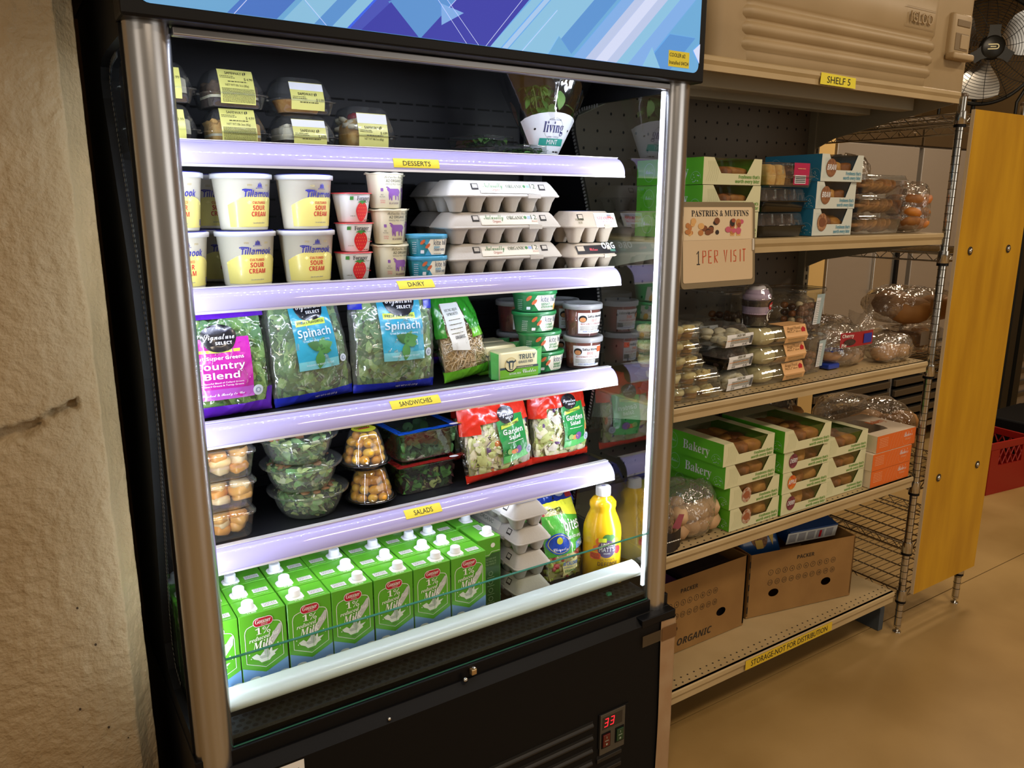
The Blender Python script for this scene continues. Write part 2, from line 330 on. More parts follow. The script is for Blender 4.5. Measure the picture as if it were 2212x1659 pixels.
# liner: back wall with slot rows, floor, ceiling
m = MB(); m.box(.205, 1.82, .53, 1.288, 1.858, 1.867, INT2)
for z in [1.745 - .038 * i for i in range(30)]:
    x = .29
    while x < 1.2:
        m.rect(x, z, x + .036, z + .0045, SLOT, lambda a, b: Vector((a, 1.8193, b))); x += .044
m.box(1.215, 1.803, .56, 1.24, 1.82, 1.86, INT2); m.box(.30, 1.803, .56, .325, 1.82, 1.86, INT2)
for z in [.6 + .03 * i for i in range(38)]: m.rect(1.224, z, 1.231, z + .014, SLOT, lambda a, b: Vector((a, 1.8023, b)))
cp(m, 'back_panel')
m = MB(); m.box(.206, 1.405, .53, 1.287, 1.82, .5515, INT); cp(m, 'bottom_deck')
# shelves with curved lavender price lips
LS, RS = .212, 1.267
TAPES = (('DESSERTS', .672, .773, .0, .4), ('DAIRY', .678, .760, .25, .55), ('SANDWICHES', .653, .769, .5, .8), ('SALADS', .678, .767, .45, .75))
for k, (zt, zb) in enumerate(((1.618, 1.574), (1.3615, 1.320), (1.111, 1.070), (.861, .819))):
    m = MB(); m.box(LS, 1.486, zt - .022, RS, 1.80, zt - .006, INT, .002)
    sh = cp(m, 'shelf')
    def lp(t): a = t * pi * .5; return (1.487 - .035 * sin(a) ** 1.0, zb + (zt - zb) * (.5 + .5 * cos(a * 2) if False else 1 - t) )
    pr = [(1.490, zt - .004), (1.487, zt), (1.480, zt)] + [(1.480 - .028 * sin(t * pi / 2), zt - .003 - (zt - zb - .008) * (1 - cos(t * pi / 2)) ** .8) for t in [i / 12 for i in range(13)]] + [(1.4525, zb), (1.458, zb - .001), (1.470, zb + .006), (1.478, zt - .012)]
    m = MB(); m.loft([[(LS, y, z) for y, z in pr], [(RS, y, z) for y, z in pr]], LIP, True, (True, True), True)
    m.box(LS, 1.479, zt - .0005, RS, 1.492, zt + .0012, LIPE); m.box(LS, 1.4512, zb - .002, RS, 1.456, zb + .0022, LIPE)
    m.loft([[(RS + dx, y + .002, z) for y, z in pr] for dx in (0, .003)], BLK)
    lipo = cp(m, 'shelf_lip', sh)
    nm, xa, xb, ta, tb = TAPES[k]
    def tf(off):
        def f(u, v):
            t = .35 + .5 * (1 - v) if k == 0 else .18 + .45 * (1 - v)
            if k == 0: t = .60 + .38 * (1 - v)
            y = 1.480 - .028 * sin(t * pi / 2) - off; z = zt - .003 - (zt - zb - .008) * (1 - cos(t * pi / 2)) ** .8
            return Vector((u, y, z + off * .4))
        return f
    m = MB(); m.grid(lambda u, v: tf(.0008)(xa + u * (xb - xa), v), 2, 6, YEL)
    m.text(nm, .52, INK, tf(.0013), (xa + xb) / 2, .22, 'C', w=len(nm) * .0076)
    cp(m, 'name_tape', sh)
    m = MB(); m.box(LS + .03, 1.472, zb + .007, RS - .03, 1.482, zb + .010, WHITE)
    for i in range(64): m.add([(LS + .04 + i * .0146 + dx, 1.4735 + dy, zb + .0040 + dy * .45) for dx, dy in ((0, 0), (0, .005), (.0045, .005), (.0045, 0))], [(0, 1, 2, 3)], LED)
    cp(m, 'led_strip', sh)
m = MB(); m.box(.27, 1.360, 1.764, 1.28, 1.372, 1.7705, WHITE)
for i in range(68): m.add([(.28 + i * .0146 + dx, 1.364 + dy, 1.7628 + dy * .5) for dx, dy in ((0, 0), (0, .005), (.0045, .005), (.0045, 0))], [(0, 1, 2, 3)], M('led_white_header', 'e2ebff', .4, emit=520.))
cp(m, 'led_strip')
for x0, x1 in ((.206, .214), (1.2795, 1.2875)):
    m = MB(); m.box(x0, 1.346, .56, x1, 1.354, 1.755, M('led_tube', 'f4f7ff', .4, emit=2.2), .001); cp(m, 'led_strip')
# bottom rail, grille, guard glass
m = MB(); pr = [(1.396, .612), (1.390, .6165)] + [(1.388 - .036 * sin(t * pi / 2), .616 - .022 * (1 - cos(t * pi / 2))) for t in [i / 8 for i in range(9)]] + [(1.353, .588), (1.360, .584), (1.394, .600)]
m.loft([[(.262, y, z) for y, z in pr], [1.283 and (1.280, y, z) for y, z in pr]], WLIP); cp(m, 'bottom_rail')
m = MB(); m.box(.255, 1.400, .545, 1.285, 1.404, .600, BLKM)
for i in range(120):
    for j in range(2): m.rect(.262 + i * .0085 + j * .004, .556 + j * .012, .262 + i * .0085 + j * .004 + .006, .560 + j * .012, M('vent_shine', '2c2a22', .4), flat(0, 1.400, 0, .0006))
cp(m, 'rail_back_panel')
m = MB(); m.box(.254, 1.344, .538, 1.2885, 1.402, .5455, M('grille_black', '2a2c30', .45, mott=('3a3c40', 200)))
for j in range(4):
    for i in range(56):
        m.disc(.268 + i * .0180 + (j % 2) * .009, 1.352 + j * .0135, .0056, .0050, SLOT, lambda a, b: Vector((a, b, .5459)), 12)
cp(m, 'air_grille')
m = MB(); m.box(.258, 1.337, .530, 1.288, 1.343, .706, GUARD); m.box(.258, 1.3368, .7052, 1.288, 1.3432, .7066, GEDGE); gp = cp(m, 'guard_glass')
m = MB(); m.box(X0, 1.328, .40, X1, YB, .527, BLK, .002); m.box(X0, YF, .0, X1, 1.34, .472, BLKM); m.box(X0, YF + .004, .472, X1, 1.332, .4745, M('ledge_line', '5a5a5c', .3, .6)); m.box(X0, 1.34, 0, X1, YB, .4, BLK)
m.loft([[(x, y, z) for x in (0,) for y, z in ((1.303, .474), (1.303, .482), (1.325, .500), (1.334, .500), (1.334, .474))] if False else [(X0, y, z) for y, z in ((1.300, .472), (1.300, .480), (1.324, .497), (1.334, .497), (1.334, .472))], [(X1, y, z) for y, z in ((1.300, .472), (1.300, .480), (1.324, .497), (1.334, .497), (1.334, .472))]], BLKM, smooth=False)
m.box(1.24, 1.2985, .474, X1 + .001, 1.40, .496, BLK, .002)
m.box(.258, 1.3345, .526, 1.288, 1.3365, .5285, GEDGE)
cp(m, 'base')
m = MB(); LV = M('louver_dark', '1c1a18', .5)
for z in (.262, .226, .190, .154, .118, .08, .04):
    xr = 1.09
    m.box(.79, YF - .001, z - .010, xr, YF + .002, z + .010, SLOT)
    m.loft([[(x, YF - .001 - .0045 * sin(pi * t), z - .010 + .013 * t) for t in (0, .25, .5, .75, 1)] for x in (.79, xr - .012, xr)], LV, False, (False, False))
for z in (.154, .118, .08, .04): m.box(1.105, YF - .001, z - .010, 1.185, YF + .002, z + .010, SLOT); m.box(1.105, YF - .004, z - .010, 1.185, YF, z + .001, LV, .001)
cp(m, 'louver_vent')
m = MB(); m.box(1.107, YF - .003, .185, 1.205, YF + .002, .281, BLKM, .001); m.box(1.1115, YF - .0045, .165, 1.192, YF - .001, .279, M('panel_grey', '4a453c', .5), .001); ctl = cp(m, 'control_panel')
m = MB(); RED = M('led_red', 'ff1f2a', .4, emit=3.5)
def seg3(x, z, w, h):
    f = flat(0, YF - .005, 0, 0)
    for zz in (z, z + h / 2, z + h): m.line([(x + (zz - z) * .12, zz), (x + w + (zz - z) * .12, zz)], .0022, RED, f)
    m.line([(x + w, z), (x + w + h * .12, z + h)], .0022, RED, f)
m.box(1.118, YF - .005, .236, 1.182, YF - .004, .270, M('display_dark', '2d2a27', .3)); seg3(1.124, .243, .010, .021); seg3(1.143, .243, .010, .021); cp(m, 'temperature_display', ctl, 'red glowing digits 33')
for x, c, l in ((1.119, '5a0c0a', 'red rocker switch'), (1.163, '0d3a22', 'green rocker switch')):
    m = MB(); mm = M('switch_' + c, c, .3, coat=.4); m.box(x - .003, YF - .0062, .184, x + .025, YF - .004, .226, BLKM); m.box(x, YF - .009, .188, x + .022, YF - .005, .222, mm, .001)
    g = M('switch_mark', '9aa89a', .5); f = flat(0, YF - .0093, 0, 0); m.line([(x + .011, .211), (x + .011, .217)], .0015, g, f); m.line([(x + .005, .205), (x + .017, .205)], .002, g, f); m.disc(x + .011, .195, .003, .003, g, f, 10); cp(m, 'rocker_switch', ctl, l)
m = MB(); m.lathe([(.0, -.012), (.007, -.012), (.008, -.006), (.008, 0)], CHROME, 12, T=Matrix.Translation((.768, 1.333, .5125)) @ Matrix.Rotation(-pi / 2, 4, 'X')); m.box(.758, 1.316, .506, .771, 1.328, .519, M('brass_lock', 'c8a878', .3, .8), .0015); m.lathe([(.0, -.006), (.005, -.005), (.006, 0)], CHROME, 12, T=Matrix.Translation((.742, 1.318, .502)) @ Matrix.Rotation(-pi / 2, 4, 'X')); cp(m, 'lock')
m = MB(); m.lathe([(.0, -.004), (.003, -.004), (.004, 0)], CHROME, 10, T=Matrix.Translation((.556, 1.305, .487)) @ Matrix.Rotation(-pi / 2, 4, 'X')); cp(m, 'screw')
m = MB(); f = flat(0, YF, 0, .001); m.rect(.272, .36, .376, .476, WHITE, f); f = flat(0, YF, 0, .0014); m.text('REFRIGERATION', .010, M('ink_grey', '4a4f58', .6), f, .366, .452, 'R', 'serifi', w=.095); m.text('SOLUTIONS', .016, M('ink_blue', '2c5fae', .6), f, .366, .430, 'R', 'serif', w=.09); cp(m, 'maker_sticker')
m = MB(); m.box(1.243, 1.3965, .556, 1.253, 1.4, .572, M('clip_yellow', 'e8b81c', .4), .001); cp(m, 'rail_clip')
m = MB(); m.rbox([(.014, .010, .002, .5462), (.013, .009, .002, .5520)], M('scrap_green', '3f9a78', .4), cx=1.195, cy=1.377); tag(m.build('plastic_scrap'), 'tiny green plastic scrap on the black air grille', 'scrap')
# cardboard guard taped on the cooler's right corner
CARD = M('cardboard_pale', 'a98d6c', .8, mott=('a07f5c', 14)); TAPE = FILM('clear_tape', 'd8c8b0', .12, 'c0a888', .1, .02)
m = MB()
def cgf(u, v):
    z = .02 + .455 * v; w = .0012 * fbm(u * 3, z * 14, 3); q = u * .165
    if q < .052: return (1.305 + q + w + .003 * sin(z * 9), 1.2955 + w * .6, z - (.018 * (u) if v > .98 else 0) + .01 * v * (u - .1))
    return (1.3585 + w, 1.2965 + (q - .052), z)
m.grid(cgf, 18, 44, CARD); m.grid(lambda u, v: tuple(Vector(cgf(u, v)) + Vector((.003, .003, 0))), 18, 44, CARD)
tp = MB(); tp.rect(1.24, .424, 1.358, .455, TAPE, flat(0, 1.2952, 0, .001)); tp.rect(1.306, .420, 1.357, .458, M('brown_tape', '6d4c2c', .35), flat(0, 1.2952, 0, .0014))
cg = m.build('cardboard_guard'); tag(cg, 'torn cardboard strip taped over the lower right corner of the black cooler', 'cardboard'); tp.build('tape', cg)
# ================================================================== gondola shelving
gond = thing('gondola_shelving', 'beige metal gondola shelving with five shelves and pegboard back beside the cooler', 'shelving', (1.95, 1.6, 0))
OG = Vector((1.95, 1.6, 0))
def gp_(m, name, parent=None, label=None):
    m.v = [(p[0] - OG.x, p[1] - OG.y, p[2]) for p in m.v]; return m.build(name, parent or gond, label=label)
GX0, GX1, GY, GB = 1.372, 2.545, 1.37, 1.90
m = MB(); m.box(GX0, GB, .10, GX1 + .01, GB + .03, 1.99, PEG)
for z in [.2 + .0508 * i for i in range(36)]:
    for x in [GX0 + .02 + .0508 * i for i in range(23)]: m.disc(x, z, .0042, .0048, SLOT, lambda a, b: Vector((a, GB - .0006, b)), 8)
gp_(m, 'back_panel')
for x in (GX0 - .012, GX1 - .012):
    m = MB(); m.box(x, GB - .03, 0, x + .03, GB + .04, 2.0, BEIGED, .002)
    for z in [.2 + .0254 * 1.2 * i for i in range(58)]: m.rect(x + .011, z, x + .019, z + .018, SLOT, lambda a, b: Vector((a, GB - .0306, b)))
    if x > 2: m.box(x - .015, 1.415, .0, x + .012, GB, .09, M('blue_steel', '4a5560', .45, .3), .002)
    gp_(m, 'upright')
GZ = ((1.850, .034, False), (1.424, .036, True), (1.006, .036, True), (.602, .038, True), (.178, .040, True))
GTX = ((1.848, 1.836),)
for k, (zt, h, holes) in enumerate(GZ):
    m = MB(); x0, x1 = GX0, GX1 - (.03 if k == 4 else 0)
    m.box(x0, GY + .004, zt - .006, x1, GB - .03, zt, BEIGE)
    pr = [(GY + .012, zt), (GY + .003, zt), (GY, zt - .003), (GY - .001, zt - h * .35), (GY + .004, zt - h * .6), (GY + .003, zt - h), (GY + .012, zt - h), (GY + .014, zt - h + .006), (GY + .012, zt - .008)]
    m.loft([[(x0, y, z) for y, z in pr], [(x1, y, z) for y, z in pr]], BEIGE, smooth=False)
    if k < 4:
        for y in (1.50, 1.65): m.box(x0 + .03, y, zt - .045, x1 - .03, y + .05, zt - .006, BEIGED, .003)
    if holes:
        for j in range(2):
            for i in range(44 if k > 1 else 0):
                m.disc(x0 + .02 + i * .0262 + (j * .013), GY + .022 + j * .02, .0032, .0026, SLOT, lambda a, b: Vector((a, b, zt + .0006)), 8)
    s_ = gp_(m, 'shelf')
    if k < 4:
        for x in (x0 - .002, x1 - .004):
            m = MB(); m.loft([[(x + d, y, z) for y, z in ((GY + .01, zt - .006), (GB - .03, zt - .006), (GB - .03, zt - .14), (GB - .10, zt - .11), (GY + .02, zt - .034))] for d in (0, .005)], BEIGED, smooth=False); gp_(m, 'bracket', s_)
    if k == 0:
        m = MB(); f = flat(0, GY - .001, 0, .0014); q = .033
        m.poly([(1.852, zt - .032), (2.005, zt - .033), (2.003, zt - .006), (1.854, zt - .003)], YEL, f); m.text('SHELF 5', .017, INK, flat(0, GY - .001, 0, .002), 1.93, zt - .027, w=.10); gp_(m, 'name_tape', s_)
    if k == 4:
        YT = M('yellow_tape_warm', 'd9b92c', .5)
        m = MB(); m.rect(1.735, zt - .034, 2.155, zt - .002, YT, flat(0, GY - .001, 0, .0014)); m.text('STORAGE-NOT FOR DISTRIBUTION', .019, INK, flat(0, GY - .001, 0, .002), 1.945, zt - .027, w=.37); gp_(m, 'name_tape', s_)
m = MB(); m.box(GX0, 1.55, 0, GX1 - .03, 1.56, .13, M('kick_plate', '4a4032', .7)); gp_(m, 'kick_plate')
# ================================================================== wire rack with the yellow board on its end
rack = thing('wire_rack', 'chrome wire shelving rack standing at the right end of the beige gondola', 'shelving', (2.77, 1.8, 0))
OR = Vector((2.77, 1.8, 0))
def rk(m, name, parent=None):
    m.v = [(p[0] - OR.x, p[1] - OR.y, p[2]) for p in m.v]; return m.build(name, parent or rack)
RX0, RX1, RY0, RY1 = 2.574, 2.966, 1.378, 2.26
for x in (RX0, RX1):
    for y in (RY0, RY1):
        m = MB(); m.tube([(x, y, .03), (x, y, 1.84)], .0125, CHROME, 14)
        for i in range(69): m.tube([(x, y, .06 + i * .0254), (x, y, .062 + i * .0254)], .0131, M('post_groove', '4e4a44', .4, .6), 14, cap=False)
        m.lathe([(.012, .028), (.012, .02), (.006, .016), (.006, .006), (.014, .004), (.014, 0)], CHROME, 12, x, y); m.lathe([(.014, 1.838), (.014, 1.846), (.010, 1.849)], M('post_cap', '5a4a3a', .4), 12, x, y)
        rk(m, 'post')
for z in (1.79, 1.36, .985, .57, .345, .16):
    m = MB(); w = .0032
    for zz in (z, z - .028):
        for a, b in (((RX0, RY0), (RX0, RY1)), ((RX1, RY0), (RX1, RY1)), ((RX0, RY0), (RX1, RY0)), ((RX0, RY1), (RX1, RY1))): m.tube([(a[0], a[1], zz), (b[0], b[1], zz)], w, CHROME, 6)
    for x in (RX0, RX1):
        n = 28; m.tube([(x, RY0 + (RY1 - RY0) * i / n, z - (.028 if i % 2 else 0)) for i in range(n + 1)], .002, CHROME, 5)
    n = 12; m.tube([(RX0 + (RX1 - RX0) * i / n, RY0, z - (.028 if i % 2 else 0)) for i in range(n + 1)], .002, CHROME, 5)
    for i in range(1, 34): m.tube([(RX0, RY0 + (RY1 - RY0) * i / 34, z + .002), (RX1, RY0 + (RY1 - RY0) * i / 34, z + .002)], .0016, CHROME, 5, cap=False)
    for i in (1, 2, 3): m.tube([(RX0 + (RX1 - RX0) * i / 4, RY0, z - .003), (RX0 + (RX1 - RX0) * i / 4, RY1, z - .003)], .003, CHROME, 5, cap=False)
    for x in (RX0, RX1):
        for y in (RY0, RY1): m.lathe([(.0165, z - .034), (.019, z - .032), (.0165, z + .006)], CHROME, 16, x, y, cap=(True, True)); m.lathe([(.018, z - .042), (.018, z - .034)], BLK, 16, x, y)
    rk(m, 'wire_shelf')
BOARD = M('yellow_plywood', 'c4941a', .38, mott=('b08012', 3, (5, 5, .8)), coat=.15); PLY = M('plywood_edge', 'd9c4a0', .7)
m = MB(); m.box(2.590, 1.343, .158, 3.005, 1.356, 1.800, BOARD); m.box(2.5885, 1.3438, .158, 2.5905, 1.3552, 1.800, PLY)
bd = m.build('plywood_board'); tag(bd, 'tall yellow-stained plywood board bolted to the end of the wire rack', 'board')
for x, z in ((2.665, 1.365), (2.915, 1.365), (2.655, .585), (2.915, .585)):
    m = MB(); T = Matrix.Translation((x, 1.343, z)) @ Matrix.Rotation(pi / 2, 4, 'X'); m.lathe([(.014, 0), (.014, .002)], M('washer', '4a4640', .4, .7), 16, T=T); m.lathe([(.008, .002), (.007, .006), (.0, .0065)], CHROME, 12, T=T); m.build('bolt', bd)
# ================================================================== background: steel refrigerators, door jamb, crate
SS = M('stainless', 'c0b8ae', .36, .75, bump=(6, .12, .01, (1, 1, 3))); SSB = M('stainless_band', '5b4a34', .4, .6); FRB = M('frame_black', '14130f', .4)
def fridge(x0, x1, label):
    t = thing('steel_refrigerator', label, 'refrigerator', ((x0 + x1) / 2, 2.9, 0), group=None); o_ = Vector(((x0 + x1) / 2, 2.9, 0))
    def q(m, n, par=None): m.v = [(p[0] - o_.x, p[1] - o_.y, p[2]) for p in m.v]; return m.build(n, par or t)
    m = MB(); m.box(x0, 2.64, .10, x1, 3.3, 2.0, SS); m.box(x0, 2.60, 1.84, x1, 2.66, 1.97, SSB, .003); m.box(x0, 2.62, .56, x1, 2.645, .60, FRB)
    for i in (0, 1): m.tube([(x0 + .55 + .16 * i, 2.598, 1.90), (x0 + .55 + .16 * i, 2.594, 1.90)], .012, CHROME, 10)
    for x in (x0 + .05, x1 - .05): m.tube([(x, 2.7, 0), (x, 2.7, .11)], .025, BLK, 8)
    q(m, 'body')
    m = MB()
    for i in range(6): m.box(x0 + .02, 2.61, .16 + i * .066, x1 - .02, 2.63, .20 + i * .066, M('grille_steel', '6a5d4a', .4, .6), .004); m.box(x0 + .02, 2.628, .14 + i * .066, x1 - .02, 2.64, .226 + i * .066, SLOT)
    q(m, 'vent_grille')
    m = MB(); m.box(x0 + .012, 2.60, .62, x1 - .012, 2.64, 1.83, SS, .004); d = q(m, 'door')
    m = MB(); m.box(x1 - .36, 2.585, 1.04, x1 - .16, 2.60, 1.50, M('bright_plate', 'd8d2c8', .25, .9), .003); m.box(x1 - .17, 2.57, 1.03, x1 - .145, 2.605, 1.6, BLK); m.box(x1 - .36, 2.58, 1.02, x1 - .15, 2.602, 1.04, BLK); q(m, 'handle', d)
fridge(3.70, 4.48, 'stainless steel refrigerator behind the wire rack, next to the cream jamb'); fridge(4.50, 5.35, 'stainless steel refrigerator further right, partly behind the yellow board')
m = MB(); m.box(3.50, 2.58, 0, 3.66, 2.75, 1.86, CREAM); tag(m.build('door_jamb'), 'cream painted jamb left of the stainless refrigerators', 'jamb')
sh = thing('glass_door_case', 'steel case with black door frames at the right edge behind the red crate', 'refrigerator', (6.0, 2.9, 0)); o_ = Vector((6.0, 2.9, 0))
m = MB(); m.box(5.37, 2.68, .05, 6.9, 3.3, 1.98, SS); 
for i in range(5): m.box(5.95, 2.655, .12 + i * .09, 6.9, 2.67, .15 + i * .09, M('grille_steel'), .003)
m.v = [(p[0] - o_.x, p[1] - o_.y, p[2]) for p in m.v]; m.build('body', sh)
for x in (5.40, 5.90, 6.05, 6.6):
    m = MB(); m.box(x, 2.62, .05, x + .09, 2.70, 1.98, FRB); m.v = [(p[0] - o_.x, p[1] - o_.y, p[2]) for p in m.v]; m.build('door_frame', sh)
CRATE = M('red_plastic', '8e1410', .4)
cr = thing('milk_crate', 'red plastic crate full of bagged snacks on the floor behind the yellow board', 'crate', (4.45, 2.05, 0), -.12)
m = MB(); m.box(-.17, -.17, .0, .17, .17, .012, CRATE)
for a in range(4):
    T = Matrix.Rotation(a * pi / 2, 4, 'Z'); m.box(-.17, -.172, 0, .17, -.162, .16, CRATE, T=T); m.box(-.17, -.172, .25, .17, -.162, .29, CRATE, .003, T=T); m.box(-.17, -.172, .16, -.10, -.162, .25, CRATE, T=T); m.box(.10, -.172, .16, .17, -.162, .25, CRATE, T=T)
    for i in range(5):
        x = -.11 + i * .045; m.tube([(x, -.167, .155), (x + .05, -.167, .255)], .004, CRATE, 6, T=T); m.tube([(x + .05, -.167, .155), (x, -.167, .255)], .004, CRATE, 6, T=T)
m.build('crate_body', cr)
m = MB(); m.box(4.72, 1.78, .0, 5.2, 2.2, .32, BLKM, .01); tag(m.build('black_bin'), 'low black bin on the floor right of the red crate', 'bin')
# ================================================================== helpers for goods
def dash(m, fn, x0, x1, y, h, mt, seed=1):
    """a row of tiny illegible print"""
    r = random.Random(seed); x = x0
    while x < x1:
        w = min(r.uniform(.8, 3.2) * h, x1 - x); m.rect(x, y, x + w, y + h, mt, fn); x += w + h * .7
def chip(m, mt, c, s, r, sub=2, pw=.8):
    """an irregular rounded lump"""
    b = bmesh.new(); bmesh.ops.create_icosphere(b, subdivisions=sub, radius=1); o = Vector((r.uniform(-9, 9), r.uniform(-9, 9), r.uniform(-9, 9)))
    for v in b.verts:
        k = 1 + .16 * noise.noise(v.co * 1.6 + o); q = Vector([abs(t) ** pw * (1 if t > 0 else -1) for t in v.co]); v.co = q * k
    T = Matrix.Translation(c) @ Matrix.Rotation(r.uniform(0, 6.3), 4, 'Z') @ Matrix.Rotation(r.uniform(-.5, .5), 4, 'X') @ Matrix.Diagonal((*s, 1))
    return m.bm(b, mt, True, T)
def leaf(m, mt, c, L, W, az, el, roll, curl=.3, stem=None):
    """one cupped leaf blade"""
    T = Matrix.Translation(c) @ Matrix.Rotation(az, 4, 'Z') @ Matrix.Rotation(el, 4, 'Y') @ Matrix.Rotation(roll, 4, 'X'); vs = []; fs = []
    N = 5
    for i in range(N + 1):
        t = i / N; w = W * .5 * sin(pi * min(1, t * .93 + .05)) ** .75; z = -curl * L * t * t
        vs += [(L * t, -w, z + w * .35), (L * t, 0, z), (L * t, w, z + w * .35)]
    for i in range(N):
        a = 3 * i; fs += [(a, a + 1, a + 4, a + 3), (a + 1, a + 2, a + 5, a + 4)]
    m.add(vs, fs, mt, True, T)
    if stem: m.tube([T @ Vector((-L * .4, 0, .1 * L)), T @ Vector((0, 0, 0)), T @ Vector((L * .3, 0, .002))], .0012, stem, 5)
PLA = M('paper_lime', 'dfdc7e', .35, coat=.3); PWH = M('paper_white', 'eceef4', .4); INKG = M('print_grey', '5c5a30', .6); TOWN = 0
CAKE = {k: M('cake_' + k, c, .8, mott=(d, 60), bump=(90, .4, .002)) for k, c, d in (('brown', '6d5238', '3e2c1e'), ('gold', 'd8a04a', 'e6c078'), ('cream', 'efe6cc', 'e2d4ae'), ('choc', '2c1d17', '4a342a'), ('tart', 'd9a44e', 'c8873a'))}
def logo2(m, x, y, s, mt, fn):
    for k in (-1, 1): m.poly([(x + k * s * .15 + s * .5 * cos(a) * .55, y + s * .5 * sin(a) + k * .08 * s) for a in ([pi * .5 + pi * i / 8 for i in range(9)] if k < 0 else [-pi * .5 + pi * i / 8 for i in range(9)])], mt, fn)
def clamshell(name, label, w, d, h, cake, lab='long', patch=False, price='$ 4.99', wt='NET WT 0lb 3oz (85g)', group='dessert clamshells on the top shelf'):
    t = thing(name, label, 'dessert', group=group); zf = h * .36
    m = MB(); m.rbox([(w * .80, d * .80, .012, .0005), (w * .84, d * .84, .014, .004), (w * .92, d * .92, .014, zf - .001), (w, d, .016, zf - .001), (w, d, .016, zf + .0005)], CLEAR, cap=(True, False)); m.build('tray', t)
    m = MB(); m.rbox([(w * 1.0, d, .016, zf + .001), (w * .91, d * .91, .014, zf + .002), (w * .86, d * .86, .014, zf + .3 * (h - zf)), (w * .70, d * .70, .016, h - .006), (w * .62, d * .62, .018, h - .0006)], CLEAR, cap=(False, True))
    m.box(w * .49, -.012, zf - .002, w * .53, .012, zf + .001, CLEAR); m.box(-w * .53, -.012, zf - .002, -w * .49, .012, zf + .001, CLEAR); m.build('lid', t)
    m = MB(); r = random.Random(hash_s(label))
    if cake == 'tart':
        m.lathe([(w * .30, .004), (w * .37, .022), (w * .385, .026), (w * .36, .024), (.0, .022)], CAKE['tart'], 28); m.lathe([(w * .34, .0245), (.0, .029)], CAKE['cream'], 24, cap=(False, False))
    elif cake == 'cream':
        m.rbox([(w * .70, d * .66, .02, .003), (w * .70, d * .66, .02, h * .55), (w * .60, d * .56, .03, h * .72)], CAKE['gold'])
        for i in range(60): chip(m, CAKE['cream'], (r.uniform(-.34, .34) * w, r.uniform(-.34, .3) * d, h * r.uniform(.5, .74)), (.010, .009, .006), r, 1)
        for i in range(5): chip(m, M('berry', 'a3142a', .25, coat=.5), (r.uniform(-.22, .25) * w, r.uniform(-.2, .2) * d, h * .80), (.011, .010, .008), r)
    else:
        b = CAKE[{'brown': 'brown', 'gold': 'gold', 'mix': 'cream'}[cake]]
        m.rbox([(w * .74, d * .70, .012, .003), (w * .76, d * .72, .012, h * .26)], CAKE['choc'] if cake != 'gold' else b); m.rbox([(w * .76, d * .72, .012, h * .262), (w * .76, d * .72, .012, h * .33)], CAKE['cream']); m.rbox([(w * .76, d * .72, .012, h * .332), (w * .75, d * .7, .012, h * .60), (w * .7, d * .66, .014, h * .64)], b if cake != 'mix' else CAKE['cream'])
        for i in range(26): chip(m, b, (r.uniform(-.34, .34) * w, r.uniform(-.32, .3) * d, h * .64), (.008, .008, .005), r, 1)
    m.build('cake', t)
    P = [(-d * .31, h), (-d * .35, h - .006), (-d * .43, zf + .3 * (h - zf)), (-d * .458, zf + .003), (-d * .466, zf - .003), (-d * .44, .004)]; Ls = [0]
    for a, b_ in zip(P, P[1:]): Ls.append(Ls[-1] + hypot(a[0] - b_[0], a[1] - b_[1]))
    Lt = Ls[-1]
    def fn(off):
        def f(u, v):                                  # v = distance down the front from the lid's top edge
            v = max(-.03, v)
            if v < 0: return Vector((u, P[0][0] - v, P[0][1] + off))
            for i in range(len(P) - 1):
                if v <= Ls[i + 1] or i == len(P) - 2:
                    k = (v - Ls[i]) / (Ls[i + 1] - Ls[i]); y = P[i][0] + (P[i + 1][0] - P[i][0]) * k; z = P[i][1] + (P[i + 1][1] - P[i][1]) * k; return Vector((u, y - off * .8, z + off * .5))
        return f
    m = MB(); lw = w * .27; a0 = .001 if lab == 'long' else Lt * .18
    down = lambda g: (lambda u, v: g(u, -v))
    f0, f1, f2 = down(fn(.0010)), down(fn(.0016)), down(fn(.0021))
    m.grid(lambda u, v: f0(-lw + 2 * lw * u, -(Lt * .97) + (Lt * .97 - a0) * v), 2, 14, PLA)
    if patch: m.grid(lambda u, v: f1(-lw + 2 * lw * u, -(a0 + Lt * .24) + Lt * .22 * v), 2, 6, PWH)
    q = a0 + (Lt * .26 if patch else .002)
    m.text('SAFEWAY', .0052, INK, f2, -.004, -(q + .009), w=.030); logo2(m, .0155, -(q + .0062), .0062, INK, f2)
    dash(m, f2, -lw + .003, -.004, -(q + .013), .0012, INKG, 3); dash(m, f2, -lw + .003, -.002, -(q + .016), .0012, INKG, 4)
    m.text(price, .0052, INKG, f2, lw - .002, -(q + .019), 'R', w=.015)
    dash(m, f2, -lw * .5, lw * .6, -(q + .023), .0018, INKG, 6)
    if not patch or h > .07: m.text(wt, .0042, INKG, f2, 0, -(q + .031), w=.042)
    if lab == 'long':
        y = q + .036
        while y < Lt * .95: dash(m, f2, -lw + .003, lw - .002, -y, .0010, INKG, int(y * 1e4)); y += .0021
    m.build('label', t); return t
def hash_s(s): return sum(ord(c) * (i + 1) for i, c in enumerate(s))
Z1 = 1.612
c = clamshell('cake_clamshell', 'clear clamshell cake, lower of the leftmost pair half hidden behind the left post', .118, .115, .068, 'mix', 'short', False, '$ 3.99', 'NET WT 0lb 5oz (142g)'); c.location = (.272, 1.56, Z1)
dup(c, (.2705, 1.56, Z1 + .0687), 0, 'clear clamshell cake with white patch, upper of the leftmost pair by the left post')
c = clamshell('cake_clamshell', 'clear clamshell cake slice with golden sponge at the bottom of the second stack', .116, .115, .066, 'gold', 'long'); c.location = (.397, 1.565, Z1)
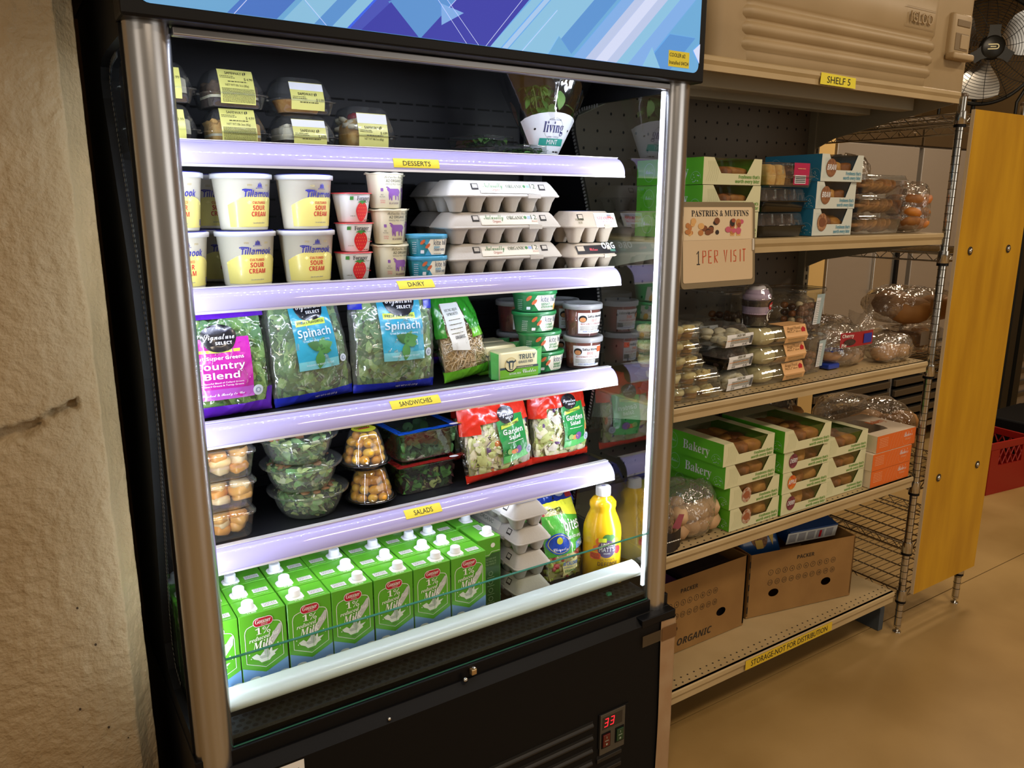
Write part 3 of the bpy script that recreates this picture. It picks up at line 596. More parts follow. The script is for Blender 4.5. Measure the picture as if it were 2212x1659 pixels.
c = clamshell('cake_clamshell', 'clear clamshell with dark brown cake on top of the second stack', .116, .115, .066, 'brown', 'long'); c.location = (.396, 1.565, Z1 + .0667); c.rotation_euler.z = .06
c = clamshell('cake_clamshell', 'clear clamshell with speckled cake and white patch at the bottom of the third stack', .122, .118, .064, 'mix', 'short', True, '$ 4.99'); c.location = (.527, 1.57, Z1); c.rotation_euler.z = .05
c = clamshell('tart_clamshell', 'clear clamshell with lemon tart and white patch on top of the third stack', .122, .118, .066, 'tart', 'short', True, '$ 1.99', 'NET WT 0lb 2oz (57g)'); c.location = (.5255, 1.57, Z1 + .0647); c.rotation_euler.z = .06
c = clamshell('cake_clamshell', 'single tall clamshell of coconut cream cake with red berries', .120, .115, .088, 'cream', 'short', True, '$ 4.99'); c.location = (.660, 1.575, Z1); c.rotation_euler.z = .05
# herb clamshells and mint sleeve
HG = [M('herb_%d' % i, c, .55) for i, c in enumerate(('3f7a34', '5a9a44', '2c5c28', '7cae58'))]
def herb(label, loc, rz, w=.10, d=.135, h=.026):
    t = thing('herb_clamshell', label, 'herbs', loc, rz, 'flat herb clamshells on the top shelf')
    m = MB(); m.rbox([(w * .9, d * .9, .004, .0005), (w * .95, d * .95, .004, h * .6), (w, d, .004, h * .6), (w, d, .004, h * .64), (w * .94, d * .94, .004, h * .66), (w * .92, d * .92, .004, h)], CLEAR, 2); m.build('box', t)
    m = MB(); r = random.Random(hash_s(label))
    for i in range(70): leaf(m, HG[i % 4], (r.uniform(-.36, .36) * w, r.uniform(-.42, .36) * d, r.uniform(.002, h * .8)), r.uniform(.014, .026), r.uniform(.008, .016), r.uniform(0, 6.3), r.uniform(-.4, .3), r.uniform(-.4, .4))
    m.v = [(min(max(p[0], -w * .44), w * .44), min(max(p[1], -d * .44), d * .44), min(max(p[2], .002), h - .002)) for p in m.v]
    o = m.build('herb_leaves', t); o['kind'] = 'stuff'
    m = MB(); m.rect(-w * .4, -d * .2, w * .4, d * .4, M('label_orange', 'c97a4a', .5), top(0, 0, h)); m.build('label', t)
herb('flat clear herb box, lower one lying under another left of the mint', (.99, 1.665, Z1 + .0003), .4)
herb('flat clear herb box on top, left of the mint sleeve', (1.0, 1.665, Z1 + .0275), .3)
herb('small flat clear herb box in front of the mint sleeve', (1.040, 1.549, Z1 + .0003), .1, .075, .10, .028)
mt = thing('mint_plant', 'living mint plant in a clear cone sleeve with white label', 'plant', (1.120, 1.575, Z1 + .001))
def sl(u, v):
    a = u * 2 * pi; r = .03 + .108 * v; k = .45 + .55 * (1 - v) if v > 0 else 1
    return (r * sin(a) * (1 + .02 * sin(9 * a) * v), -r * cos(a) * .55 * (1 + .05 * sin(7 * a + 5 * v)) , .195 * v)
FILMW = FILM('sleeve_film', refl=.12, rough=.08, bump=(30, .35, .006)); m = MB(); m.grid(sl, 48, 14, FILMW); m.build('sleeve', mt)
def sf(off): return lambda u, v: Vector((u, -sqrt(max(0, (.03 + .108 * v / .195) ** 2 - u * u)) * .55 - off, v))
m = MB(); A = sf(.0014); B = sf(.0022)
def wl(v): return (.03 + .108 * v / .195) * .985
P = [(-wl(.012), .012), (wl(.012), .012), (wl(.082), .082)] + [(wl(.082) * cos(a), .082 + .022 * sin(a)) for a in [pi * i / 10 for i in range(1, 10)]] + [(-wl(.082), .082)]
m.poly(P, M('label_white', 'e9edf4', .4), A, .006)
NAVY = M('ink_navy', '2b2f6e', .6); m.text('living', .024, NAVY, B, 0, .060, font='serif', w=.056); m.rect(-.033, .031, .033, .047, M('teal', '2c9c8e', .5), B, .006)
m.text('MINT', .0105, PWH, sf(.0028), 0, .034, w=.030); m.line([(.026 * cos(a), .068 + .024 * sin(a)) for a in [2 * pi * i / 30 for i in range(30)]], .0005, INKG, B, True)
m.text('NORTH SHORE', .0034, NAVY, B, 0, .086, w=.034); m.text('HERBS + GREENS', .003, NAVY, B, 0, .049, w=.03)
for x in (-.047, .047): m.disc(x, .066, .0024, .0024, INK, B, 12)
dash(m, B, .006, .026, .016, .003, INK, 5); m.build('label', mt)
m = MB(); r = random.Random(3); ST = M('mint_stem', '6d8a44', .5)
m.lathe([(.020, .0), (.024, .05), (.0, .05)], M('soil', '241a12', .9), 16, sy=.6)
for i in range(11):
    x, y = r.uniform(-.012, .012), r.uniform(-.008, .008); pts = [Vector((x, y, .05))]
    for k in range(5): pts.append(pts[-1] + Vector((x * .55 + r.uniform(-.006, .006), y * .3 + r.uniform(-.004, .004), .022)))
    m.tube(pts, .0014, ST, 5)
    for k in (2, 3, 4, 5, 5, 4): leaf(m, HG[(i + k) % 4], pts[k], r.uniform(.018, .034), r.uniform(.012, .022), r.uniform(0, 6.3), r.uniform(-.2, .8), r.uniform(-.4, .4))
for p, L, W, az, el in (((.026, -.022, .155), .040, .026, -1.2, 1.35), ((.045, -.02, .125), .026, .018, -.3, .3), ((.006, -.02, .125), .03, .02, -2.2, .9)): leaf(m, HG[3], p, L, W, az, el, .3)
m.build('mint_stems', mt)
# ================================================================== dairy shelf
Z2 = 1.3558
TUB = M('tub_white', 'eceadb', .28, coat=.3); TYE = M('tub_yellow', 'ece387', .28, coat=.3); TBL = M('tub_blue', '2d2f9c', .4); TRED = M('tub_red', 'd22a34', .4); LIDT = M('lid_frost', 'dcdfe6', .3); 
def ship(m, x, y, s, mt, fn):
    m.poly([(x - s, y), (x + s * .9, y), (x + s * 1.1, y + s * .35), (x - s * 1.1, y + s * .35)], mt, fn)
    for dx, h, w in ((-.65, 1.2, .5), (0, 1.6, .6), (.6, 1.2, .45)): m.poly([(x + dx * s - w * s * .5, y + s * .45), (x + dx * s + w * s * .6, y + s * .45), (x + dx * s + w * s * .4, y + s * (.45 + h * .6)), (x + dx * s, y + s * (.45 + h))], mt, fn)
    m.line([(x - s * 1.5, y - s * .35), (x + s * 1.5, y - s * .35)], s * .16, mt, fn); m.poly([(x - s * 1.8, y - s * .35), (x - s * 1.4, y - s * .1), (x - s * 1.4, y - s * .6)], mt, fn)
def sour_tub():
    t = thing('sour_cream_tub', 'x', 'tub', group='sour cream tubs on the dairy shelf'); r0, r1, h = .0435, .0535, .100
    m = MB(); m.lathe([(.0, .002), (r0 - .004, .0015), (r0 - .001, .0), (r0, .003), (r1, h), (r1 + .001, h)], TUB, 56, cap=(False, False))
    A, B = cone(r0, r1, h, 0, .0005), cone(r0, r1, h, 0, .0010)
    m.poly([(-.060, .006), (.060, .006), (.060, .046), (.036, .058), (.008, .066), (-.008, .066), (-.036, .058), (-.060, .046)], TYE, A, .005)
    m.text('Tillamook', .0115, TBL, B, 0, .0610, font='bold', w=.060, shear=.18); m.line([(-.031, .0735), (-.026, .0745), (-.014, .0735)], .0022, TBL, B)
    ship(m, .001, .0785, .0048, TBL, B); m.text('CULTURED', .0046, TRED, B, 0, .0485, font='bold', w=.028); m.text('SOUR', .0085, TRED, B, 0, .0370, font='bold', w=.027); m.text('CREAM', .0085, TRED, B, 0, .0255, font='bold', w=.033)
    m.text('Live and active cultures', .0024, TBL, B, 0, .0125, w=.027)
    for i in range(4): m.rect(.047 + .0 * i, .010 + i * .0028, .056, .0118 + i * .0028, TBL, B)
    for x in (-.022, .014): dash(m, B, x, x + .008, .083, .001, M('ink_gold', 'c9b46a', .5), 3); dash(m, B, x, x + .008, .081, .001, M('ink_gold'), 4)
    m.build('tub', t)
    m = MB(); m.lathe([(r1 + .0005, h - .006), (r1 + .003, h - .006), (r1 + .0036, h + .001), (r1 + .003, h + .003), (r1 - .002, h + .0035), (r1 - .003, h + .001), (.0, h + .001)], LIDT, 56, cap=(False, False)); m.lathe([(r1 - .0005, h + .0036), (r1 - .0015, h + .0048), (r1 - .004, h + .0045)], TBL, 56, cap=(False, False)); m.build('lid', t); return t
tb = sour_tub(); HT = .1055
TUBS = [(.281, 1.56, 0, .12, 'white sour cream tub, bottom row, cut off by the left post'), (.4055, 1.56, 0, .14, 'white sour cream tub, bottom row, second from the left post'), (.525, 1.56, 0, .07, 'white sour cream tub, bottom row, beside the strawberry cups'),
        (.279, 1.56, 1, .10, 'white sour cream tub, top row, cut off by the left post'), (.4065, 1.565, 1, .40, 'white sour cream tub, top row, second from the left post'), (.5265, 1.56, 1, .36, 'white sour cream tub, top row, beside the strawberry cups'),
        (.375, 1.685, 1, .1, 'shaded sour cream tub standing behind, seen between two top row tubs'), (.385, 1.685, 0, .1, 'shaded sour cream tub standing behind, seen between two bottom row tubs')]
for i, (x, y, k, rz, lb) in enumerate(TUBS):
    loc = (x, y, Z2 + k * HT)
    if i == 0: tb.location = loc; tb.rotation_euler.z = rz; tb['label'] = lb
    else: dup(tb, loc, rz, lb)
# strawberry cups
CUPW = M('cup_white', 'eef0f4', .3, coat=.3); STRB = M('strawberry_print', 'd3222c', .4); SEED = M('seed_print', 'f0b04a', .5); GRP = M('print_green', '3f8a3a', .5)
t = thing('yogurt_cup', 'x', 'yogurt', group='strawberry yogurt cups'); r0, r1, h = .026, .0345, .056
m = MB(); m.loft([rrect(2 * r, 2 * r, r * .72, z, 8) for r, z in ((r0 - .002, 0), (r0, .002), (r1, h))], CUPW)
def cupf(off):
    def f(u, v): r = r0 + (r1 - r0) * v / h; a = max(0, abs(u) - r * .30); return Vector((u, -r - off + a * a * 14, v))
    return f
A, B = cupf(.0006), cupf(.0012)
m.poly([(.0145 * sin(a) * (1 - .28 * (cos(a) < 0) * abs(cos(a))), .022 + (.0185 if cos(a) > 0 else .0205) * cos(a)) for a in [2 * pi * i / 28 for i in range(28)]], STRB, A, .006)
for i in range(5):
    for j in range(-2, 3):
        x = j * .0052 + (i % 2) * .0026; y = .009 + i * .0066
        if abs(x) < .0125 * (.55 + y * 14): m.disc(x, y, .0006, .001, SEED, B, 6)
m.poly([(-.012, .0395), (-.004, .0385), (0, .036), (.004, .0385), (.012, .0395), (.005, .043), (-.005, .043)], GRP, B)
m.text('Forager', .0085, INK, cupf(.0016), .001, .0435, font='serif', w=.032); m.text('Project', .0032, INKG, cupf(.0016), .017, .0395, w=.009); m.text('Organic', .003, INKG, B, .0205, .024, w=.010); m.text('Strawberry', .0034, STRB, B, .0205, .019, w=.012); dash(m, B, .006, .022, .0035, .0014, INKG, 2); dash(m, B, -.026, -.016, .012, .001, INKG, 8); m.rect(-.029, .044, -.022, .051, GRP, A); m.build('cup', t)
m = MB(); m.loft([rrect(2 * r, 2 * r, r * .7, z, 8) for r, z in ((r1 + .0025, h), (r1 + .003, h + .001), (r1 + .001, h + .0022))], M('foil_red', 'c4343c', .3, coat=.4)); m.build('foil_lid', t)
for i, (lb, rz, dx) in enumerate((('strawberry yogurt cup at the bottom of the stack of three', .02, -.004), ('strawberry yogurt cup in the middle of the stack of three', .06, .0), ('strawberry yogurt cup on top of the stack of three', .34, -.003))):
    loc = (.6235 + dx, 1.55, Z2 + i * .0590)
    if i == 0: t.location = loc; t.rotation_euler.z = rz; t['label'] = lb
    else: dup(t, loc, rz, lb)
# cream yogurt cups with the purple animal
CUPC = M('cup_cream', 'e9e4c8', .35, coat=.2); PURP = M('print_purple', '8a5aa6', .5); OLV = M('print_olive', '5d5c40', .6); PDK = M('print_plum', '5a2a50', .6)
t = thing('yogurt_cup', 'x', 'yogurt', group='cream coloured yogurt cups'); r0, r1, h = .0305, .037, .070
m = MB(); m.lathe([(.0, .001), (r0 - .002, 0), (r0, .002), (r1, h)], CUPC, 44, cap=(False, False)); A, B = cone(r0, r1, h, 0, .0006), cone(r0, r1, h, 0, .0011)
cow = [(-.013, .026), (-.0125, .033), (-.016, .037), (-.0155, .041), (-.0185, .0415), (-.0165, .044), (-.013, .0425), (-.010, .0395), (.010, .0395), (.0145, .037), (.017, .033), (.0165, .029), (.015, .031), (.014, .026), (.0145, .016), (.012, .016), (.011, .024), (.006, .0255), (.006, .017), (.0035, .017), (.002, .0265), (-.004, .0255), (-.0045, .016), (-.007, .016), (-.0085, .024), (-.010, .017), (-.012, .017)]
m.poly(cow, PURP, A, .008)
m.text('Bellwether Farms', .0058, OLV, B, 0, .060, font='script', w=.042); m.text('A2 ORGANIC', .0052, OLV, B, 0, .0525, font='bold', w=.036); m.text('WHOLE MILK YOGURT', .0034, OLV, B, 0, .0468, w=.038); m.text('BLACKBERRY', .0036, PDK, B, .001, .0085, font='serif', w=.026)
m.poly(rr2(-.029, .034, -.0235, .0405, .001), PURP, A); m.poly(rr2(.0235, .034, .029, .0405, .001), PURP, A); m.text('A2', .003, OLV, B, -.0265, .026, w=.005); m.text('PROTEIN', .0024, OLV, B, -.026, .022, w=.011); m.text('GOOD &', .0026, TRED, B, -.0255, .0145, w=.010); m.text('LOW MILK', .0026, TRED, B, -.0255, .0105, w=.010); m.build('cup', t)
m = MB(); m.loft([[((r1 + .0035 + .0008 * sin(11 * a) * k) * cos(a), (r1 + .0035 + .0008 * sin(11 * a) * k) * sin(a), z + .0012 * sin(7 * a) * k) for a in [2 * pi * i / 44 for i in range(44)]] for k, z in ((0, h - .002), (1, h), (1, h + .001))], CUPC); m.build('foil_lid', t)
for i, (lb, rz, dx) in enumerate((('cream yogurt cup with purple cow print, bottom of its stack', .30, .005), ('cream yogurt cup with purple cow print, middle of its stack', .16, .004), ('cream yogurt cup with purple cow print, top of its stack', .22, -.003))):
    loc = (.697 + dx, 1.55, Z2 + i * .0727)
    if i == 0: t.location = loc; t.rotation_euler.z = rz; t['label'] = lb
    else: dup(t, loc, rz, lb)
for i, (x, z, lb) in enumerate(((.752, .0002, 'dark shaded yogurt cup behind the blue tubs'), (.748, .0727, 'dark shaded yogurt cup behind, upper one beside the top cream cup'))): dup(t, (x, 1.64, Z2 + z), 1.2, lb, 'yogurt cups behind')
dup(t, (.74, 1.64, Z2 + .1452), 1.2, 'dark shaded yogurt cup at the top behind the cream cups', 'yogurt cups behind')
# oval dip tubs
def dip(label, main, dark, w, d, h, l1, l2, l3, group, extra):
    t = thing('dip_tub', label, 'tub', group=group); MA = M('tub_' + main, main, .3, coat=.35); MD = M('tub_' + dark, dark, .3, coat=.35); MW = M('tub_white')
    hb = h - .008
    m = MB(); m.rbox([(w * .80, d * .80, d * .36, .0), (w * .82, d * .82, d * .37, .002), (w * .94, d * .94, d * .42, hb)], MD, 8)
    def f(off):
        def g(u, v):
            k = .41 + .06 * v / hb; X = w * k; Y = d * k; R = d * (.37 + .05 * v / hb); fx = X - R; a = abs(u)
            if a <= fx: return Vector((u, -Y - off, v))
            th = (a - fx) / R; return Vector(((fx + (R + off) * sin(th)) * (1 if u > 0 else -1), -(Y - R) - (R + off) * cos(th), v))
        return g
    A, B, D = f(.0006), f(.0011), f(.0016); q = w / .1
    m.poly([(-.020 * q, .002), (.075 * q, .002), (.075 * q, hb - .001), (-.034 * q, hb - .001), (-.010 * q, .019)], MA, A, .006)
    m.poly([(-.004 * q, .003), (.055 * q, .003), (.055 * q, hb - .002), (-.008 * q, hb - .002), (-.017 * q, hb * .55)], MW, B, .006)
    OR = M('almond', 'c8653a', .5)
    for x, y in ((-.026, hb * .80), (-.014, hb * .58)): m.poly([(x * q + .0058 * q * cos(a) * (1 if abs(sin(a)) < 2 else 1), y + .0048 * q * sin(a) + .0035 * q * cos(a)) for a in [2 * pi * i / 14 for i in range(14)]], OR, D)
    m.text('kite hill', .0135 * q, M('ink_teal', '3d4f6a', .5), D, .019 * q, hb - .016 * q, w=.036 * q); c2 = MA
    m.text(l1, .0062 * q, c2, D, .002 * q, hb - .0235 * q, 'L', 'bold', w=.0175 * q * (len(l1) / 6)); m.text(l2, .0052 * q, c2 if extra else M('ink_teal'), D, .002 * q, hb - .0295 * q, 'L', 'bold', w=.030 * q); dash(m, D, .002 * q, .022 * q, .0045, .0012, INKG, 4)
    m.poly(rr2(-.030 * q, .006, -.022 * q, .013, .001), M('label_white', 'e9edf4', .4), D)
    for i in range(6): dash(m, D, -.052 * q, -.040 * q, .006 + i * .0045, .0011, M('label_white'), i)
    if extra: m.disc(.040 * q, .010, .006 * q, .008 * q, M('print_squash', 'd8a848', .5), D); m.disc(.041 * q, hb - .007, .0045 * q, .0045 * q, MA, D)
    m.build('tub', t)
    m = MB(); m.rbox([(w * .96, d * .96, d * .43, hb - .001), (w, d, d * .45, hb), (w, d, d * .45, h - .0015), (w * .985, d * .985, d * .44, h), (w * .93, d * .93, d * .41, h), (w * .92, d * .92, d * .40, h - .002)], MA, 8); m.build('lid', t); return t
kb = dip('blue oval cream cheese tub, lower of two beside the egg cartons', '4aa6d2', '2f8fa2', .090, .076, .0455, 'plain', 'CREAM CHEESE', '', 'blue cream cheese tubs', False)
kb.location = (.782, 1.537, Z2 + .0002); kb.rotation_euler.z = .06
dup(kb, (.783, 1.537, Z2 + .0459), -.05, 'blue oval cream cheese tub, upper of two beside the egg cartons')
# egg cartons
PULP = M('pulp_grey', 'b5afa6', .85, bump=(220, .5, .0008)); PULPB = M('pulp_beige', 'b0a494', .85, bump=(220, .5, .0008))
def egg_carton(label, n, pulp, group, dec, kind='egg_carton', pitch=.050, h=.068):
    L = n * pitch + .016; D = .104; t = thing(kind, label, 'egg carton', group=group); zr = h * .50
    m = MB()
    for i in range(n):
        for j in (-1, 1):
            cx = (i - (n - 1) / 2) * pitch; cy_ = j * .0245
            m.rbox([(.022, .022, .007, .0005), (.026, .026, .009, .003), (.036, .037, .013, zr * .62), (pitch - .002, .0475, .012, zr)], pulp, 4, (True, False), True, None, cx, cy_)
    m.rbox([(L - .006, D - .004, .012, zr - .0015), (L, D, .014, zr), (L, D, .014, zr + .003), (L - .004, D - .004, .014, zr + .004)], pulp, 4); m.build('tray', t)
    m = MB(); LP = [(L - .003, D - .004, .014, zr + .004), (L - .008, D - .010, .014, zr + .010), (L - .030, D - .030, .016, h - .006), (L - .040, D - .040, .018, h)]
    m.rbox(LP, pulp, 5); m.box(L * .18, -D / 2 - .0015, zr - .004, L * .30, -D / 2 + .003, zr + .006, pulp, .001)
    y0, z0, y1, z1 = -(D - .010) / 2, zr + .010, -(D - .030) / 2, h - .006; sl_ = hypot(y1 - y0, z1 - z0)
    def F(off): return lambda u, v: Vector((u, y0 + (y1 - y0) * v / sl_ - off, z0 + (z1 - z0) * v / sl_ + off * .5))
    for x in (-L * .27, L * .33): m.rect(x - .009, sl_ - .016, x + .009, sl_ - .001, M('latch_hole', '2a2724', .9), F(.0006)); m.rect(x - .006, sl_ - .012, x + .007, sl_ - .003, pulp, F(.0012))
    m.build('lid', t); m = MB(); dec(m, L, F, sl_, h, D, zr); m.build('label', t); return t
CRM = M('label_cream', 'd4cdbd', .5); GRN = M('ink_green', '3f7a45', .6); DGN = M('ink_dark_green', '3d4f3a', .6); BRK = M('ink_brick', 'a0503a', .6)
def dec12(m, L, F, s, h, D, zr):
    A, B = F(.0010), F(.0015); m.rect(-L * .23, -.004, L * .27, s - .002, CRM, A); m.text('Naturally', .0125, GRN, B, -L * .115, .0095, font='script', w=.052); m.text('Organic', .0065, BRK, B, -L * .095, .0015, w=.022)
    m.text('ORGANIC', .0085, DGN, B, L * .075, .009, font='serif', w=.046); m.disc(L * .165, .0135, .0038, .0038, GRN, B); m.rect(L * .183, .010, L * .213, .017, M('ink_sky', '8fa4d8', .5), B); m.text('12', .0115, DGN, B, L * .243, .0085, w=.0155); m.text('EGGS', .0042, BRK, B, L * .243, .002, w=.015)
    dash(m, lambda u, v: Vector((-L / 2 + .012 + (u + .0) * .0 + .0035 * v * 50, u, h * .72)), -.02, .02, .0, .003, INKG, 3)
    m.rect(-L * .28, -D * .25, L * .3, D * .25, M('label_darkgreen', '2c4a34', .5), top(0, 0, h, 0, .0006))
e = egg_carton('grey dozen egg carton at the bottom of the front stack of three', 6, PULP, 'dozen egg cartons on the dairy shelf', dec12, pitch=.0485)
EX = .972
e.location = (EX + .004, 1.553, Z2 + .0002); dup(e, (EX, 1.553, Z2 + .0686), .02, 'grey dozen egg carton in the middle of the front stack of three'); dup(e, (EX - .004, 1.553, Z2 + .137), .045, 'grey dozen egg carton on top of the front stack of three')
for i, nm in enumerate(('bottom', 'middle', 'top')): dup(e, (1.0, 1.705, Z2 + .0002 + i * .0686), 0, 'shaded dozen egg carton behind the front ones, ' + nm + ' of three', 'egg cartons in the back row')
def decV(m, L, F, s, h, D, zr):
    A, B = F(.0010), F(.0015); BL = M('ink_blue', '2c5fae', .6); m.rect(L * .02, -.012, L * .46, s + .001, M('label_white'), A); m.text('EXCELLENT SOURCE OF', .003, BL, B, L * .24, s - .006, w=.05); m.text('VITAMINS', .008, TRED, B, L * .235, s - .016, font='serif', w=.052); m.text('D-E-B2-B12-B5', .0045, TRED, B, L * .235, s - .0235, w=.046)
    m.rect(L * .40, -.012, L * .45, s - .01, M('tape_pale', 'c9c6b4', .3), F(.0022)); m.text('MAR 21', .006, INKG, B, -L * .30, s - .018, w=.026); m.text('808', .006, INKG, B, -L * .30, s - .026, w=.012); m.rect(-L * .3, -D * .25, L * .42, D * .25, BL, top(0, 0, h, 0, .0006))
v = egg_carton('beige egg carton with vitamins label at the right end of the dairy shelf', 3, PULPB, None, decV, pitch=.0455, h=.074); v.location = (1.206, 1.535, Z2 + .0645); v.rotation_euler.z = .05
def decO(m, L, F, s, h, D, zr):
    A, B = F(.0010), F(.0015); K = M('label_black', '1d1a20', .35); m.rect(-L * .36, -.004, L * .49, s + .001, K, A); m.text('ORG', .0165, PWH, B, L * .33, .0085, font='bold', w=.042); m.text('FREE', .006, M('ink_mint', '7ecab0', .5), B, L * .40, .0005, w=.016); m.text('Wilcox', .0085, M('ink_pinkred', 'd8505a', .5), B, -L * .01, .004, font='script', w=.026); m.rect(-L * .34, s - .014, -L * .2, s - .001, pulp2, F(.0018))
pulp2 = PULPB
v = egg_carton('beige egg carton with black label under the vitamins carton', 3, PULPB, None, decO, pitch=.0455, h=.0625); v.location = (1.208, 1.535, Z2 + .0002); v.rotation_euler.z = .06
# ================================================================== bagged greens
LG = [M('leaf_%d' % i, c, .5, spec=.4) for i, c in enumerate(('4c7a3c', '6f9a52', '355e2e', '8aae68', '5d8a58'))]
LT = [M('lettuce_%d' % i, c, .5) for i, c in enumerate(('dfe3b4', 'c8d48c', 'eceac8', 'b9cc78', 'e6e2d6'))]
WRAP = FILM('bag_film', refl=.10, rough=.10, bump=(26, 1., .012)); WRAPM = FILM('bag_film_misty', 'f4f8f4', .10, 'dfe8dc', .12, .10, bump=(22, 1., .012))
def foil(name, c): return M('foilprint_' + name, c, .22, coat=.6, bump=(24, .55, .010))
def bag(name, label, cat, w, h, t, zones, greens, decor, group=None, n=150, film=None, lsz=(.028, .045), seed=1, slump=.0, core='31482a', stuffname='salad_leaves', topnar=.06):
    """pillow bag standing on its bottom seal; zones: list of (u0, v0, u1, v1, material) for printed foil"""
    T = thing(name, label, cat, group=group); film = film or WRAP; rr = random.Random(seed); sx = rr.uniform(-9, 9)
    def S(u, v, side=-1, off=0, k=1., rid=1):
        e = max(0, sin(pi * min(1, max(0, u)))) ** .55 * max(0, sin(pi * min(1, max(0, v ** .85)))) ** .6
        nar = 1 - topnar * v * v - .05 * (1 - v) ** 3
        rdg = max(0, 1 - 5 * abs(noise.noise(Vector((u * 3.1 + sx, v * 2.6 + u * 1.5, 4))))) ** 2 + max(0, 1 - 6 * abs(noise.noise(Vector((u * 6 - v * 4 + sx, v * 3, 9))))) ** 2
        wr = .0035 * rdg * rid + .0042 * fbm(u * 4 + sx, v * 5, 1, 3) + .004 * abs(fbm(u * 2.3 + v * 2 + sx, v * 3 - u, 7, 2))
        x = (u - .5) * w * nar + .004 * fbm(v * 4, sx, 3) * (abs(u - .5) * 2) ** 3
        return Vector((x, side * (t * .5 * k * e + wr * (.25 + e) + off) - slump * v * v, v * h + .003 * fbm(u * 5 + sx, 4, 4) * (v > .9)))
    m = MB()
    for sd in (-1, 1):
        def mk(u, v):
            for z in zones:
                if z[0] <= u <= z[2] and z[1] <= v <= z[3]: return z[4]
            return film
        m.grid(lambda u, v: S(u, v, sd), 52, 60, mk)
    m.build('bag', T)
    m = MB(); cm = M('core_' + core, core, .8)
    for sd in (-1, 1): m.grid(lambda u, v: S(.05 + .9 * u, .05 + .86 * v, sd, -.009, .9), 10, 12, cm)
    for i in range(n):
        u, v = rr.uniform(.06, .94), rr.uniform(.05, .90)
        if any(z[0] + .03 < u < z[2] - .03 and z[1] + .02 < v < z[3] - .02 for z in zones): continue
        p = S(u, v, -1, -.0080 - rr.uniform(0, .003)); L = rr.uniform(*lsz)
        greens(m, rr, p, L)
    vv = []
    for q in m.v:
        z = min(max(q[2], .05 * h), .95 * h); v = z / h; nar = 1 - topnar * v * v - .05 * (1 - v) ** 3; x = min(max(q[0], -.44 * w * nar), .44 * w * nar)
        lim = S(.5 + x / (w * nar), v, -1, -.0022).y; vv.append((x, max(q[1], lim), z))
    m.v = vv
    o = m.build(stuffname, T); o['kind'] = 'stuff'
    def F(off): return lambda x, z: S(.5 + x / w, z / h, -1, off * 1.25 + .0026, 1., 0)
    for dn, fn in decor:
        m = MB(); fn(m, F, w, h); m.build(dn, T)
    return T
def flatleaf(mats):
    def g(m, r, p, L):
        T = Matrix.Translation(p) @ Matrix.Rotation(r.uniform(-.35, .35), 4, 'Z') @ Matrix.Rotation(pi / 2 + r.uniform(-.16, .16), 4, 'X') @ Matrix.Rotation(r.uniform(0, 6.28), 4, 'Z'); W = L * r.uniform(.45, .75); vs = []; fs = []; N = 4; z = r.uniform(.0, .004)
        for i in range(N + 1):
            t = i / N; q = W * .5 * sin(pi * min(1, t * .92 + .06)) ** .8; k = .004 * sin(3 * t + z * 900); vs += [(L * (t - .5), -q, k - .003), (L * (t - .5), 0, k + .001), (L * (t - .5), q, k - .003)]
        for i in range(N): a = 3 * i; fs += [(a, a + 1, a + 4, a + 3), (a + 1, a + 2, a + 5, a + 4)]
        m.add(vs, fs, mats[int(r.random() * len(mats))], True, T)
        if r.random() < .3: m.tube([T @ Vector((L * .5, 0, 0)), T @ Vector((L * .95, r.uniform(-.3, .3) * L, .001))], .0013, mats[3 % len(mats)], 4)
    return g
def script2(m, F, x, y, s, ink=None):
    """the black rounded badge with script"""
    m.poly([(x + s * 1.0 * cos(a) * (1 + .06 * sin(3 * a)), y + s * .82 * sin(a) * (1 + .05 * cos(2 * a))) for a in [2 * pi * i / 28 for i in range(28)]], M('badge_black', '14151c', .25, coat=.6), F(.0022), .012)
    m.text('Signature', s * .36, PWH, F(.0034), x, y - s * .06, font='script', w=s * 1.75); m.text('SELECT', s * .16, PWH, F(.0034), x + s * .22, y - s * .36, font='bold', w=s * .95)
VIO, COB, MAG, TEA, LIM, RDF = foil('violet', '5a1fb0'), foil('cobalt', '1f2cb8'), foil('magenta', 'b3259a'), foil('teal', '2f97b4'), foil('lime', 'c3d94c'), foil('red', 'd9301c')
PGR, PGL = foil('green', '1f8a42'), foil('palegreen', '5cc06a')
def badge(m, F, x, y, s): m.disc(x, y, s, s, M('seal_pale', 'bcc8d4', .5), F(.0024), 20, .01); m.disc(x, y, s * .55, s * .55, M('seal_mid', '8494a6', .5), F(.003), 16); m.disc(x, y, s * .3, s * .3, M('seal_pale'), F(.0036), 12)
Z3 = 1.1055
def d_country(m, F, w, h):
    m.rect(-w * .5 + .008, h * .16, w * .22, h * .70, MAG, F(.0012), .012); m.rect(-w * .5 + .008, h * .16, w * .22, h * .255, foil('mauve', 'a84fb4'), F(.0017), .012)
    m.rect(-w * .5 + .012, h * .575, w * .12, h * .60, LIM, F(.0018), .012); B = F(.003); c = -w * .16
    m.text('Cut Super Greens', h * .028, PWH, B, c, h * .515, font='bold', w=w * .56); m.text('Country', h * .055, PWH, B, c, h * .43, font='bold', w=w * .56); m.text('Blend', h * .055, PWH, B, c, h * .345, font='bold', w=w * .40)
    m.text('A Flavorful Blend of Collard Greens,', h * .014, PWH, B, c, h * .305, w=w * .5); m.text('Mustard Greens & Turnip Greens', h * .014, PWH, B, c, h * .280, w=w * .48); m.text('Washed & Ready to Use', h * .024, PWH, B, c, h * .195, font='script', w=w * .50)
    script2(m, F, -w * .14, h * .70, w * .21); badge(m, F, w * .27, h * .205, w * .065)
